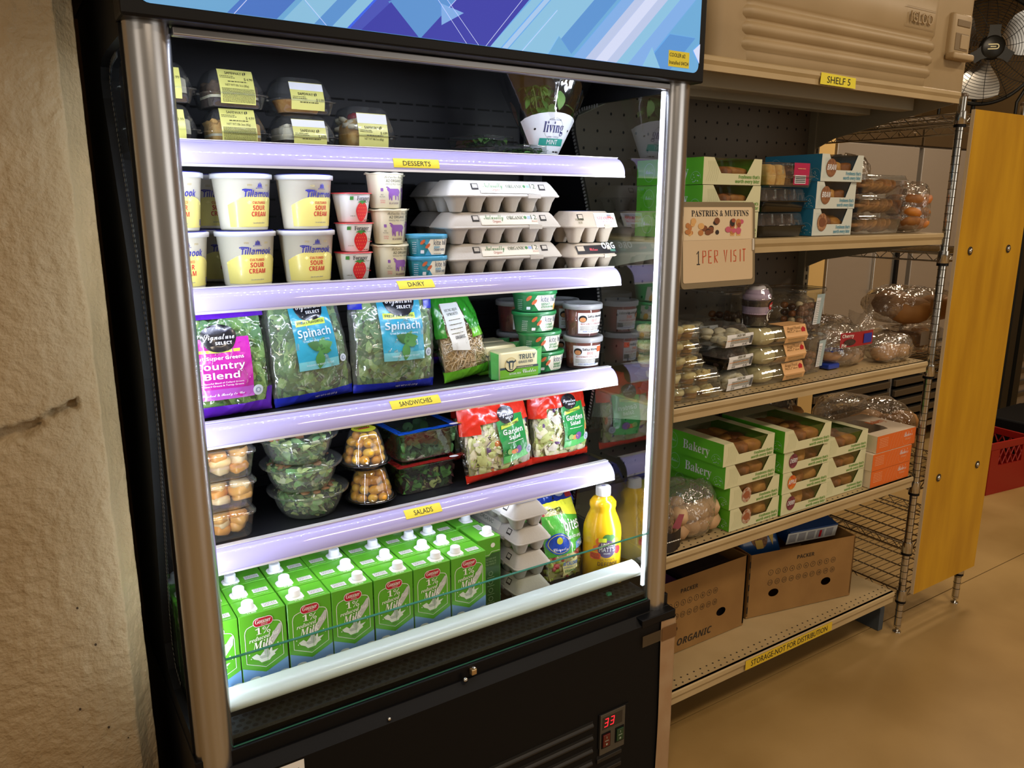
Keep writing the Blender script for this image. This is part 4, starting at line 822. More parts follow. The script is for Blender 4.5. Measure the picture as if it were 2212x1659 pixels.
b = bag('greens_bag', 'purple and magenta bag of cut greens standing next to the left post', 'salad bag', .160, .216, .06, [(0, .87, 1, 1, VIO), (0, 0, 1, .10, VIO), (.9, .1, 1, .22, VIO)], flatleaf(LG), [('label', d_country)], n=240, seed=3, lsz=(.03, .055), slump=-.01)
b.location = (.353, 1.530, Z3 + .004); b.rotation_euler = (-.10, 0, .08)
def d_spin(tx):
    def d(m, F, w, h):
        m.poly([(-w * .20, h * .30), (w * .30, h * .30), (w * .30, h * .98), (-w * .22, h * .98)], TEA, F(.0012), .012); m.rect(-w * .20, h * .30, w * .30, h * .38, foil('paleteal', '6fb9c4'), F(.0018), .012)
        m.rect(-w * .17, h * .70, w * .21, h * .755, LIM, F(.0018), .012); B = F(.003); m.text('FRESH & FLAVORFUL', h * .024, INK, B, w * .02, h * .717, font='bold', w=w * .34)
        m.text('Spinach', h * .068, M('print_pale', 'c4dce6', .5), B, w * .045, h * .60, font='bold', w=w * .42); m.text('Great for salads or cooking', h * .018, M('print_pale'), B, w * .05, h * .555, w=w * .34); m.text('WASHED & READY TO EAT', h * .016, M('print_pale'), B, w * .05, h * .335, w=w * .34)
        for a, L, x in ((.25, .042, .02), (2.75, .040, .13), (-1.75, .040, .07), (.9, .030, .05), (-.2, .03, .05)):
            x0, y0 = w * x, h * .475; m.poly([(x0 + cos(a) * L * t - sin(a) * s_ * L * .26 * sin(pi * t), y0 + sin(a) * L * t + cos(a) * s_ * L * .26 * sin(pi * t)) for s_, ts in ((1, [i / 8 for i in range(9)]), (-1, [1 - i / 8 for i in range(1, 8)])) for t in ts], HG[2 if a > 2 else 0], F(.0028), .012)
        script2(m, F, w * .04, h * .86, w * .19); badge(m, F, w * .36, h * .36, w * .045); m.text('NET WT 8 OZ (227 g)', h * .016, PWH, B, w * .1, h * .035, w=w * .28)
    return d
sz = [(0, 0, 1, .085, COB)]
b = bag('spinach_bag', 'blue-bottomed spinach bag with teal label leaning between the purple bag and its twin', 'salad bag', .180, .224, .066, sz, flatleaf(LG), [('label', d_spin(0))], n=260, seed=8, film=WRAPM, lsz=(.03, .05), group='spinach bags', slump=-.01, topnar=.16)
b.location = (.522, 1.548, Z3 + .006); b.rotation_euler = (-.10, -.06, .06)
b = bag('spinach_bag', 'second spinach bag with blue top corners, beside the bean sprouts', 'salad bag', .203, .224, .078, sz + [(0, .80, .13, 1, COB), (.87, .78, 1, 1, COB), (0, .92, 1, 1, COB)], flatleaf(LG), [('label', d_spin(0))], n=260, seed=12, film=WRAPM, lsz=(.03, .05), group='spinach bags', slump=-.01, topnar=.02)
b.location = (.703, 1.550, Z3 + .005); b.rotation_euler = (-.08, .03, .02)
b = bag('greens_bag', 'dark red and purple bag at the back behind the second spinach bag', 'salad bag', .16, .215, .05, [(0, .8, 1, 1, VIO), (0, 0, 1, .1, VIO)], flatleaf([M('leaf_red', '5a2434', .5)] + LG[2:3]), [], n=70, seed=30); b.location = (.90, 1.755, Z3 + .003); b.rotation_euler = (-.05, 0, 0)
SPR = [M('sprout_%d' % i, c, .45) for i, c in enumerate(('e6d8bc', 'd9c49c', 'f0e8d6', 'c8ae80'))]
def sprout(m, r, p, L):
    d = Vector((r.uniform(-1, 1), r.uniform(-.25, .1), r.uniform(-1, 1))).normalized(); q = d.cross(Vector((0, 1, 0))) * r.uniform(-.35, .35)
    m.tube([p + d * (L * (t - .5)) + q * L * (t - .5) ** 2 * 2 for t in (0, .25, .5, .75, 1)], [.0009, .0014, .0016, .0014, .0006], SPR[int(r.random() * 4)], 5)
def d_spr(m, F, w, h):
    m.poly([(-w * .34, h * .36), (-w * .02, h * .32), (w * .02, h * .86), (-w * .36, h * .88)], M('label_frost', 'd8dcd8', .4), F(.0016), .012); B = F(.003); m.text('MUNG BEAN', h * .03, DGN, B, -w * .19, h * .78, font='serif', w=w * .26); m.text('SPROUTS', h * .03, DGN, B, -w * .19, h * .735, font='serif', w=w * .22)
    for k in range(4): dash(m, B, -w * .3, -w * .06, h * (.68 - .05 * k), .0016, INKG, k)
    m.text('ORGANIC', h * .034, INK, B, -w * .15, h * .47, font='bold', w=w * .20)
GBG, GBL = foil('sproutgreen', '2c8a24'), foil('sproutlime', '6cc02c')
b = bag('sprouts_bag', 'green-topped clear bag of bean sprouts leaning beside the second spinach bag', 'vegetable bag', .136, .205, .07, [(0, .86, 1, .95, GBG), (.55, .55, 1, .86, GBG), (0, .5, .14, .86, GBG), (0, 0, 1, .12, GBL), (.62, .45, 1, .55, GBL)], sprout, [('label', d_spr)], n=420, seed=21, core='c8b48c', lsz=(.03, .06), stuffname='bean_sprouts', slump=-.02, topnar=.25)
b.location = (.8885, 1.552, Z3 + .010); b.rotation_euler = (-.14, -.10, .12)
# wrapped cheese
def cheese(label, loc, rz):
    t = thing('cheese_block', label, 'cheese', loc, rz, 'wrapped cheese blocks'); w, d, h = .108, .055, .068
    m = MB(); CR = M('wrap_cream', 'e3dfb4', .25, coat=.5); m.rbox([(w - .006, d - .006, .004, 0), (w, d, .006, .004), (w, d, .006, h - .005), (w - .008, d - .008, .004, h)], CR, 3)
    for sx_ in (-1, 1): m.loft([[(sx_ * w / 2, -d * .4, .004), (sx_ * w / 2, d * .4, .004), (sx_ * w / 2, d * .4, h * .95), (sx_ * w / 2, -d * .4, h * .95)], [(sx_ * (w / 2 + .016), -d * .3, .006), (sx_ * (w / 2 + .016), -d * .25, .006), (sx_ * (w / 2 + .018), -d * .25, h * 1.05), (sx_ * (w / 2 + .018), -d * .3, h * 1.05)]], PGL, smooth=False)
    A, B = flat(0, -d / 2, 0, .0006), flat(0, -d / 2, 0, .0012)
    m.rect(-w / 2, .001, w / 2, h * .40, M('wrap_green', '6cb82c', .25, coat=.5), A); m.rect(-w / 2, h * .40, w / 2, h * .48, M('ink_slate', '2f4652', .4), A); m.disc(-w * .22, h * .56, h * .26, h * .26, M('wrap_gold', 'd9c98a', .3), A); m.disc(-w * .22, h * .57, h * .23, h * .23, CR, B)
    C3 = flat(0, -d / 2, 0, .0018); K = M('ink_slate')
    m.poly([(-w * .22 + x * h * .2, h * .56 + y * h * .2) for x, y in ((-.3, -.9), (.3, -.9), (.45, -.3), (.5, .3), (1, .55), (.9, .9), (.6, .6), (.3, .75), (-.3, .75), (-.6, .6), (-.9, .9), (-1, .55), (-.5, .3), (-.45, -.3))], K, C3); m.poly([(-w * .22 + x * h * .2, h * .56 + y * h * .2) for x, y in ((-.2, -.75), (.2, -.75), (.25, .4), (-.25, .4))], CR, flat(0, -d / 2, 0, .0024))
    m.text('TRULY', h * .17, K, C3, w * .20, h * .72, font='bold', w=w * .44); m.text('GRASS FED', h * .085, K, C3, w * .16, h * .58, font='bold', w=w * .38); m.text('Cheddar', h * .15, PWH, C3, w * .26, h * .22, font='script', w=w * .36); m.text('NATURAL IRISH', h * .07, PWH, C3, -w * .12, h * .21, w=w * .3); dash(m, C3, -w * .2, w * .35, h * .43, .0016, CR, 2)
    m.build('wrapper', t); return t
cheese('green and cream wrapped cheese block standing in front of the green dip tubs', (1.001, 1.527, Z3 + .0002), .0)
cheese('shaded cheese block lying behind the front cheese block', (.996, 1.612, Z3 + .0002), .0); cheese('shaded cheese block farthest back in the cheese row', (1.005, 1.676, Z3 + .0002), 0)
kg = dip('green oval spinach dip tub at the bottom of the stack of four', '2a8a4c', '2f7a4c', .112, .092, .050, 'spinach', 'artichoke dip', '', 'green spinach dip tubs', True)
kg.location = (1.118, 1.572, Z3 + .0002); kg.rotation_euler.z = .1
for i, (lb, dx, rz) in enumerate((('green oval spinach dip tub, second from the bottom of four', -.010, .0), ('green oval spinach dip tub, third from the bottom of four', -.026, .06), ('green oval spinach dip tub on top of the stack of four', -.026, -.22))): dup(kg, (1.118 + dx, 1.572, Z3 + .0505 * (i + 1)), rz, lb)
# salsa tubs
SALS = M('salsa', '6e1d16', .35, mott=('8e3222', 60), coat=.3); LBW = M('label_white')
def salsa(label, loc, rz, sticker=False):
    t = thing('salsa_tub', label, 'tub', loc, rz, 'red salsa tubs'); r0, r1, h = .040, .0465, .078
    m = MB(); m.lathe([(.0, .001), (r0, .001), (r1 - .001, h * .9), (.0, h * .9)], SALS, 40, cap=(False, False)); m.build('salsa', t)
    m = MB(); m.lathe([(r0 + .0008, .0), (r0 + .0012, .002), (r1, h - .004)], CLEAR, 40, cap=(False, False)); m.build('cup', t)
    m = MB(); m.lathe([(r1 + .0005, h - .010), (r1 + .004, h - .010), (r1 + .0045, h), (r1 + .003, h + .003), (r1 - .004, h + .003), (r1 - .005, h - .001), (0, h - .001)], M('lid_grey', 'b9bcc0', .3, alpha=.75), 40, cap=(False, False)); m.build('lid', t)
    m = MB(); A, B, D = cone(r0, r1, h, 0, .0018), cone(r0, r1, h, 0, .0023), cone(r0, r1, h, 0, .0028)
    m.rect(-.034, .008, .040, .060, LBW, A, .006); m.disc(-.022, .045, .010, .009, INK, B, 18); m.disc(-.022, .043, .0075, .006, M('print_tan', 'c88a5a', .5), D, 14); m.rect(-.027, .050, -.016, .053, INK, D)
    m.text('Salsa Mendez', .0065, INK, B, .012, .048, font='bold', w=.046); m.text('HOT', .0075, M('ink_orange', 'd8552c', .5), B, .008, .0375, font='serif', w=.016); m.text('RESTAURANT STYLE SALSA', .0045, BRK, B, .004, .0300, font='serif', w=.062)
    for k in range(3): dash(m, B, -.028, .036, .0245 - k * .0035, .0012, INKG, k)
    m.text('KEEP REFRIGERATED', .0034, M('ink_blue'), B, .004, .0115, w=.05)
    for i in range(12): m.rect(.024 + i * .0012, .014, .0246 + i * .0012 + .0003 * (i % 3), .026, INK, B)
    if sticker: m.rect(.026, .044, .040, .058, M('sticker_orange', 'ee5a30', .5), D, .006)
    m.build('label', t); return t
salsa('salsa tub with orange sticker at the bottom right of the sandwich shelf', (1.226, 1.545, Z3 + .0002), -.42, True); salsa('salsa tub on top of the stickered one at the right end of the sandwich shelf', (1.228, 1.552, Z3 + .0818), -.12)
salsa('shaded salsa tub behind, lower of the rear pair', (1.122, 1.70, Z3 + .0002), .1); salsa('shaded salsa tub behind, upper of the rear pair left of the green dips', (1.120, 1.70, Z3 + .0817), .1)
salsa('shaded salsa tub behind the right salsa stack, lower', (1.232, 1.665, Z3 + .0002), .1); salsa('shaded salsa tub behind the right salsa stack, upper', (1.234, 1.655, Z3 + .0815), .1)
# ================================================================== salad shelf
Z4 = .8555
MEL = [M('melon_%d' % i, c, .35, coat=.3) for i, c in enumerate(('f0b05a', 'f2c680', 'ea9e44', 'f2d09a'))]
def melon(label, loc, seed):
    t = thing('melon_box', label, 'fruit box', loc, 0, 'clear boxes of melon chunks'); w, d, h = .135, .135, .0615; r = random.Random(seed)
    m = MB(); m.rbox([(w * .84, d * .84, .018, .0005), (w * .88, d * .88, .02, .006), (w * .96, d * .96, .02, h - .012), (w, d, .022, h - .011)], CLEAR, cap=(True, False)); m.build('box', t)
    m = MB(); m.rbox([(w * 1.02, d * 1.02, .022, h - .012), (w * 1.02, d * 1.02, .022, h - .007), (w * .97, d * .97, .022, h - .006), (w * .93, d * .93, .02, h), (w * .8, d * .8, .02, h), (w * .78, d * .78, .02, h - .004)], CLEAR, cap=(False, True)); m.build('lid', t)
    for i in range(6):
        for j in range(3):
            if i in (2, 3) and j == 1: continue
            m = MB(); chip(m, MEL[int(r.random() * 4)], ((i % 3 - 1) * .037 + r.uniform(-.005, .005), (i // 3 - .5) * -.056 + r.uniform(-.006, .006) , .0172 + j * .0134), (r.uniform(.015, .020), r.uniform(.015, .023), r.uniform(.009, .0115)), r, 2, .45); m.build('melon_chunk', t)
    return t
melon('clear box of orange melon chunks, bottom of the front stack by the left post', (.310, 1.575, Z4), 1); melon('clear box of orange melon chunks, middle of the front stack by the left post', (.315, 1.575, Z4 + .0630), 2); melon('clear box of melon chunks on top of the front stack by the left post', (.318, 1.575, Z4 + .1260), 3)
melon('shaded melon box seen over the front melon stack', (.325, 1.725, Z4 + .126), 4); melon('shaded melon box behind the middle of the front melon stack', (.325, 1.725, Z4 + .063), 5); melon('shaded melon box at the bottom of the rear melon stack', (.325, 1.725, Z4), 6)
BOWL = FILM('bowl_plastic', 'f0f4f2', .10, 'e8eee8', .10, .10)
def bowl(label, loc, seed, toplabel):
    t = thing('salad_bowl', label, 'salad bowl', loc, 0, 'round clear salad bowls'); R = .0865; h = .056; r = random.Random(seed)
    m = MB(); n = 80; wob = lambda j, k: 1 + .012 * k * cos(pi * 2 * j / 5)
    m.loft([[(q * wob(j, k) * cos(2 * pi * j / n), q * wob(j, k) * sin(2 * pi * j / n), z) for j in range(n)] for q, z, k in ((.050, .001, 0), (.057, .003, 1), (.068, .024, 1), (.0745, .046, 1), (.076, .052, 0), (R, .053, 0), (R, .055, 0))], BOWL, cap=(True, False)); m.build('bowl', t)
    m = MB(); m.lathe([(R, .0555), (R + .001, .057), (R - .004, .0585), (.077, .058), (.072, .0602), (.060, .0606), (.0, .0606)], CLEAR, 64, cap=(False, False)); m.build('lid', t)
    m = MB()
    for i in range(230):
        a = r.uniform(0, 2 * pi); z = r.uniform(.004, .056); q = (.046 + .027 * z / .05) * sqrt(r.uniform(.25, 1)) * .97
        leaf(m, r.choice(LT[:2] + LT[1:2] + LT[3:4] * 3 + HG[3:] + LG[1:2] + LG[3:4] * 2 + HG[1:2]), (q * cos(a), q * sin(a), z), r.uniform(.012, .026), r.uniform(.010, .018), a + r.uniform(.6, 2.4), r.uniform(-.9, .4), r.uniform(-1.4, 1.4), .5)
    def inb(p):
        z = min(max(p[2], .0035), .0575); R_ = .0475 + (.0715 - .0475) * min(1, max(0, (z - .002) / .045)) ** .7; q = hypot(p[0], p[1]); k = min(1, R_ / q) if q else 1; return (p[0] * k, p[1] * k, z)
    m.v = [inb(p) for p in m.v]
    o = m.build('salad_greens', t); o['kind'] = 'stuff'
    m = MB(); CH = M('crouton', 'c07a4a', .7, mott=('d89a6a', 50)); CHW = M('cheese_shred', 'efe8d4', .6)
    for i in range(26): a = r.uniform(0, 2 * pi); q = r.uniform(.0, .066); chip(m, CH if i % 3 else CHW, (q * cos(a), q * sin(a), .0535 + r.uniform(0, .003)), (.010, .007, .003) if i % 3 else (.009, .002, .0015), r, 1)
    m.build('toppings', t)
    if toplabel:
        m = MB(); f = top(0, 0, .0606, .1, .0003); m.poly([(.052 * cos(a), .026 * sin(a) * (1.15 if sin(a) > 0 else 1)) for a in [2 * pi * i / 28 for i in range(28)]], M('label_brick', 'b5532c', .4), f); f = top(0, 0, .0606, .1, .0006); m.disc(-.030, 0, .016, .014, INK, f); m.rect(-.008, .002, .02, .006, M('print_pale'), f); m.rect(-.008, -.006, .026, -.002, M('print_pale'), f); m.disc(.035, .002, .009, .007, HG[3], f); m.build('label', t)
    return t
for i, (lb, dx, tl) in enumerate((('round clear salad bowl at the bottom of the stack of three', .010, False), ('round clear salad bowl in the middle of the stack of three', -.002, False), ('round clear salad bowl with orange lid label on top of the stack', -.008, True))): bowl(lb, (.497 + dx, 1.585, Z4 + i * .0618), 40 + i, tl)
TOM = [M('tomato_%d' % i, c, .18, coat=.6) for i, c in enumerate(('e2a01e', 'ecb430', 'd48c1c'))]
def tom(label, loc, seed, lab):
    t = thing('tomato_dome', label, 'tomatoes', loc, 0, 'domes of yellow cherry tomatoes'); r = random.Random(seed)
    m = MB(); m.lathe([(.0, .002), (.046, .0), (.050, .004), (.052, .010), (.058, .0125), (.058, .014), (.050, .0135), (.047, .009), (.0, .009)], M('tray_black', '0b0b0c', .2, coat=.4), 44, cap=(False, False)); m.build('tray', t)
    m = MB(); n = 54; m.loft([[(q * (1 + .02 * cos(6 * 2 * pi * j / n)) * cos(2 * pi * j / n), q * (1 + .02 * cos(6 * 2 * pi * j / n)) * sin(2 * pi * j / n), z) for j in range(n)] for q, z in ((.052, .014), (.049, .018), (.041, .055), (.034, .076), (.030, .083), (.026, .0845))], CLEAR, cap=(False, True)); m.build('dome', t)
    for k, (z, R, n) in enumerate(((.021, .037, 10), (.039, .033, 9), (.056, .027, 8), (.071, .018, 5))):
        for i in range(n):
            a = 2 * pi * (i + .5 * k) / n + r.uniform(-.1, .1); m = MB(); o_ = Vector((R * cos(a), R * sin(a), z + r.uniform(-.003, .003)))
            T = Matrix.Translation(o_) @ Matrix.Rotation(r.uniform(0, 6.3), 4, 'Z') @ Matrix.Rotation(r.uniform(-.7, .7), 4, 'Y'); s = r.uniform(.0098, .0115); e = r.uniform(1.0, 1.4)
            m.lathe([(s * sin(q), -s * e * cos(q)) for q in [pi * j / 8 for j in range(9)]], TOM[int(r.random() * 3)], 14, T=T @ Matrix.Rotation(pi / 2, 4, 'X'), cap=(False, False)); m.build('tomato', t)
    if lab: m = MB(); f = top(0, 0, .085, .15); m.disc(0, 0, .027, .027, M('label_lemon', 'd8d838', .4), f, 30); g = top(0, 0, .085, pi + .15, .0009); m.text('COMETS', .0095, INK, g, 0, -.012, font='bold', w=.036); m.rect(-.014, -.002, .014, .004, TRED, g); m.build('label', t)
    return t
tom('dome of yellow cherry tomatoes, lower of two, on a black tray', (.643, 1.565, Z4), 5, True); tom('dome of yellow cherry tomatoes with yellow lid label, upper of two', (.632, 1.565, Z4 + .0865), 6, True)
def gbox(label, loc, rz, film_c, seed, mix):
    t = thing('greens_box', label, 'salad box', loc, rz, 'rectangular boxes of salad greens'); w, d, h = .158, .150, .074; r = random.Random(seed)
    m = MB(); m.rbox([(w * .86, d * .86, .016, .0005), (w * .89, d * .89, .018, .005), (w * .96, d * .96, .02, h - .008), (w * 1.03, d * 1.03, .022, h - .007), (w * 1.03, d * 1.03, .022, h - .005)], CLEAR, cap=(True, False)); m.box(w * .5, -.03, h - .008, w * .56, .02, h - .005, CLEAR); m.build('box', t)
    m = MB()
    for i in range(260):
        s = r.random(); x, y = r.uniform(-.43, .43) * w, r.uniform(-.43, .43) * d; z = r.uniform(.006, h - .012)
        if s < .5: y = -.425 * d
        elif s < .75: x = -.425 * w
        k = .9 + .1 * z / h; x *= k; y *= k; mats = [LG[0], LG[2], LG[4], HG[2]] if not mix else [HG[1], LG[2], M('leaf_dark', '2a3526', .5), LT[3], M('leaf_red2', '4a2a2c', .5)]
        leaf(m, r.choice(mats), (x, y, z), r.uniform(.022, .042), r.uniform(.016, .028), r.uniform(0, 6.3), r.uniform(-.9, .9), r.uniform(-1.3, 1.3), .3)
    def inb(p):
        z = min(max(p[2], .003), h - .007); k = .425 + .045 * z / h; return (min(max(p[0], -w * k), w * k), min(max(p[1], -d * k), d * k), z)
    m.v = [inb(p) for p in m.v]
    o = m.build('salad_greens', t); o['kind'] = 'stuff'
    m = MB(); fm = foil(film_c, {'skyblue': '1c58c8', 'darkred': '8e2420'}[film_c]); f = top(0, 0, h - .0035); iw, id_ = w * .40, d * .38
    m.grid(lambda u, v: ((u - .5) * w * .80, (v - .5) * d * .76, h - .0042 + .001 * fbm(u * 4, v * 4, seed)), 10, 10, FILM('lid_film', 'dfe6e4', .12, '56645a', .12, .16))
    for q in ((-.515, -.515, .515, -.38), (-.515, .38, .515, .515), (-.515, -.38, -.40, .38), (.40, -.38, .515, .38)): m.grid(lambda u, v: (w * (q[0] + (q[2] - q[0]) * u), d * (q[1] + (q[3] - q[1]) * v), h - .0036 + .0012 * fbm(u * 5 + q[0], v * 5 + q[1], seed)), 12, 4, fm)
    m.poly([(w * .44, -d * .52), (w * .62, -d * .50), (w * .60, -d * .36), (w * .50, -d * .40)], foil('tabyellow', 'e2b62c') if film_c == 'skyblue' else fm, top(0, 0, h - .001)); m.disc(w * .42, -d * .47, .012, .007, M('label_white'), top(0, 0, h - .0008)); m.build('lid_film', t); return t
gbox('clear box of mixed spring greens with red film lid, under the spinach box', (.781, 1.618, Z4 + .0002), .03, 'darkred', 61, True); gbox('clear box of spinach with blue film lid on top of the mixed greens box', (.781, 1.618, Z4 + .0795), .05, 'skyblue', 62, False)
def shred(m, r, p, L): flatleaf(LT)(m, r, p, L) if r.random() < .93 else flatleaf([M('cabbage_purple', '6a4a8a', .5), M('carrot_shred', 'e08a4a', .5)])(m, r, p, L * .7)
def d_gard(m, F, w, h):
    h = h * .88
    m.poly([(-w * .06, h * .17), (w * .34, h * .20), (w * .33, h * .74), (w * .10, h * .76), (-w * .10, h * .70)], PGR, F(.0014), .012); m.poly([(-w * .06, h * .17), (w * .34, h * .20), (w * .34, h * .28), (-w * .06, h * .26)], PGL, F(.0020), .012); B = F(.0034)
    m.poly([(-w * .05, h * .60), (w * .24, h * .645), (w * .24, h * .69), (-w * .05, h * .645)], LIM, F(.0024), .012); m.text('FRESH & FLAVORFUL', h * .022, INK, B, w * .10, h * .637, font='bold', w=w * .25, ) ; m.text('Garden', h * .062, PWH, B, w * .12, h * .525, font='bold', w=w * .30); m.text('Salad', h * .045, PWH, B, w * .12, h * .46, font='bold', w=w * .18)
    dash(m, B, w * .0, w * .26, h * .42, .0014, PWH, 2); m.disc(w * .17, h * .31, .012, .010, M('cabbage_purple', '6a4a8a', .5), F(.003)); m.disc(w * .10, h * .30, .012, .006, M('carrot_shred', 'e08a4a', .5), F(.003)); m.disc(w * .03, h * .31, .009, .007, HG[3], F(.003)); script2(m, F, w * .06, h * .765, w * .125); badge(m, F, w * .36, h * .27, w * .05)
gz = [(0, .62, 1, 1, RDF), (0, .52, .22, .62, RDF), (.84, .56, 1, .62, RDF), (0, 0, 1, .075, RDF)]
b = bag('garden_salad_bag', 'red and green bag of garden salad, left of the two on the salad shelf', 'salad bag', .215, .224, .08, gz, shred, [('label', d_gard)], n=330, seed=33, group='garden salad bags', core='a8ac7c', lsz=(.025, .05), stuffname='shredded_salad', slump=-.02, topnar=.10); b.location = (.973, 1.540, Z4 + .007); b.rotation_euler = (-.12, -.03, .10)
b = bag('garden_salad_bag', 'red and green bag of garden salad at the right end of the salad shelf', 'salad bag', .200, .228, .08, gz, shred, [('label', d_gard)], n=330, seed=35, group='garden salad bags', core='a8ac7c', lsz=(.025, .05), stuffname='shredded_salad', slump=-.02, topnar=.12); b.location = (1.171, 1.562, Z4 + .006); b.rotation_euler = (-.10, .02, .06)
b = bag('garden_salad_bag', 'red topped salad bag in the shade behind the left garden salad', 'salad bag', .155, .222, .06, gz, shred, [], n=120, seed=36, group='garden salad bags behind', core='a8ac7c', stuffname='shredded_salad'); b.location = (1.005, 1.705, Z4 + .003); b.rotation_euler = (-.04, 0, 0)
b = bag('garden_salad_bag', 'red topped salad bag in the shade behind the right garden salad', 'salad bag', .155, .225, .06, gz, shred, [], n=120, seed=37, group='garden salad bags behind', core='a8ac7c', stuffname='shredded_salad'); b.location = (1.172, 1.705, Z4 + .003); b.rotation_euler = (-.04, 0, 0)
# ================================================================== bottom deck: milk, eggs, fruit, juice
Z5 = .552
MG, MGL, MSK = M('carton_green', '5cac2c', .3, coat=.35), M('carton_lime', '63b434', .3, coat=.35), M('carton_sky', '7aa4dc', .3, coat=.35)
MRED = M('carton_red', 'b81c34', .35); MWH = M('carton_white', 'f0f2ee', .35); MGY = M('carton_grey', 'c4c8c6', .4)
def milk(rt=False):
    t = thing('milk_carton', 'x', 'milk carton', group='green one percent milk cartons'); w, d, h = .0898, .064, .190
    m = MB(); m.box(-w / 2, -d / 2, 0, w / 2, d / 2, h, MG, .0012, 1)
    A, B, D = flat(0, -d / 2, 0, .0004), flat(0, -d / 2, 0, .0008), flat(0, -d / 2, 0, .0012); W2 = w / 2 - .0006
    m.poly([(-W2, .001), (W2, .001), (W2, .080), (0, .060), (-W2, .080)], MSK, A)
    for x, y in ((-.030, .048), (-.022, .052), (.028, .044), (.012, .040), (.036, .050), (-.036, .036), (.0, .030)): m.disc(x, y, .010, .004, MWH, B, 14)
    ol = [(-.036, .088), (0, .071), (.036, .088), (.036, .150)] + [(.026 + .010 * cos(a), .150 + .014 * sin(a)) for a in (.5, 1.0, 1.5)] + [(.019, .166)]
    m.line(ol, .0012, MWH, B); m.line([(-p[0], p[1]) for p in ol[1:]], .0012, MWH, B)
    m.poly([(.006, .124), (.030, .156), (.035, .157), (.033, .138), (.016, .116), (.008, .114)], MGY, flat(0, -d / 2, 0, .0009)); m.poly([(-.003, .122), (.004, .122), (.009, .098), (-.001, .098)], MGY, D)
    sp = [(-.026, .100), (-.016, .104), (-.010, .098), (-.002, .106), (.006, .101), (.014, .112), (.014, .101), (.026, .103), (.018, .096), (.020, .093), (.012, .089), (.008, .084), (-.008, .083), (-.013, .089), (-.022, .094)]
    m.poly(sp, MWH, B); m.poly([(-.012, .097), (.010, .098), (.006, .091), (-.008, .091)], MGY, D)
    for x, y in ((-.030, .106), (.030, .109), (-.027, .096), (.026, .116)): m.disc(x, y, .0013, .0013, MWH, B, 8)
    m.text('GRADE A', .0028, M('ink_dark_green'), B, .0, .0775, w=.012)
    m.poly(rr2(-.0195, .1600, .0195, .1790, .0093, 8), MWH, D); m.poly(rr2(-.0183, .1612, .0183, .1778, .0082, 8), MRED, flat(0, -d / 2, 0, .0016)); m.text('Gossner', .0095, MWH, flat(0, -d / 2, 0, .002), 0, .1673, font='serifi', w=.030); m.text('FOODS', .0024, MWH, flat(0, -d / 2, 0, .002), .002, .1633, w=.012)
    sk = lambda u, v: flat(0, -d / 2, 0, .0022)(u, v + u * .10)
    m.text('1%', .0140, MWH, D, -.001, .1440, font='serifi', w=.029); m.text('reduced fat', .0088, MWH, sk, 0, .1335, font='serifi', w=.058); m.text('Milk', .0155, MWH, sk, -.003, .1160, font='serifi', w=.040)
    m.line([(.004, .001), (.004, h)], .0005, MGL, flat(0, -d / 2, 0, .0021))
    for sx_ in (-1, 1):                                           # dark side panel with pictograms
        g = (lambda s_: (lambda u, v: Vector((s_ * (w / 2 + .0005), u * s_, v))))(sx_); g2 = (lambda s_: (lambda u, v: Vector((s_ * (w / 2 + .0009), u * s_, v))))(sx_); gm = M('print_sage', '8fae82', .5)
        m.poly([(-d * .47, .002), (d * .47, .002), (d * .47, .150), (d * .1, .150), (0, .143), (-d * .47, .143)], M('carton_forest', '2c5a26', .3, coat=.3), g); m.line([(-d * .47, .006), (-d * .47, .147), (0, .147), (d * .1, .154), (d * .47, .154)], .0010, MWH, g2)
        for k in range(3): m.text(('DISCOVER WHY', '1% MILK IS', 'THE PERFECT'), .004, gm, g2) if False else m.text(('DISCOVER WHY', '1% MILK IS', 'THE PERFECT')[k], .0045, gm, g2, .004, .134 - k * .007, w=.030)
        for k in range(4): m.line([(.004 + .006 * cos(a), .098 - k * .022 + .006 * sin(a)) for a in [2 * pi * i / (5 + k) for i in range(5 + k)]], .0012, gm, g2, True); m.line([(-.006, .088 - k * .022), (.014, .088 - k * .022)], .0012, gm, g2)
        m.disc(.010, .170, .006, .006, MWH, g2, 16)
    U = top(0, 0, h, 0, .0005); sg = -1 if rt else 1; m.poly([(sg * .006, -.018), (sg * .036, -.018), (sg * .036, -.002), (sg * .006, -.002)], M('carton_silver', 'd4d2d0', .4), U)
    for k in range(3): dash(m, top(0, 0, h, 0, .0009), (sg * .021) - .012, (sg * .021) + .012, -.006 - k * .004, .0014, INKG, k)
    m.line([(-W2, .008), (W2, .008)], .0008, MGL, U); m.text('1% Milk', .004, MWH, U, sg * -.018, -.029, font='boldi', w=.018); dash(m, U, sg * .02 - .015, sg * .02 + .015, -.026, .0012, MWH, 3)
    m.build('carton', t)
    CW = M('cap_white', 'eef0f2', .35); m = MB(); cx = -sg * .021; m.rbox([(.034, .029, .008, h), (.032, .027, .008, h + .002), (.026, .024, .009, h + .003)], CW, 4, cx=cx, cy=-.008)
    n = 48; m.loft([[(cx + (q + (.0006 if (j % 2 and k) else 0)) * cos(2 * pi * j / n), -.008 + (q + (.0006 if (j % 2 and k) else 0)) * sin(2 * pi * j / n), h + z) for j in range(n)] for q, z, k in ((.0120, .003, 0), (.0122, .006, 0), (.0112, .0065, 1), (.0108, .0155, 1), (.0098, .017, 0), (.006, .0172, 0), (.005, .0165, 0))], CW); m.build('cap', t); return t
mk = (milk(False), milk(True)); used_mk = [0, 0]; ORD = ('front row', 'second row', 'third row', 'fourth row'); COLN = ('cut off by the left post', 'first whole column from the left post', 'second column from the left post', 'third column from the left post', 'third column from the sideways cartons', 'second column from the sideways cartons', 'column next to the sideways cartons')
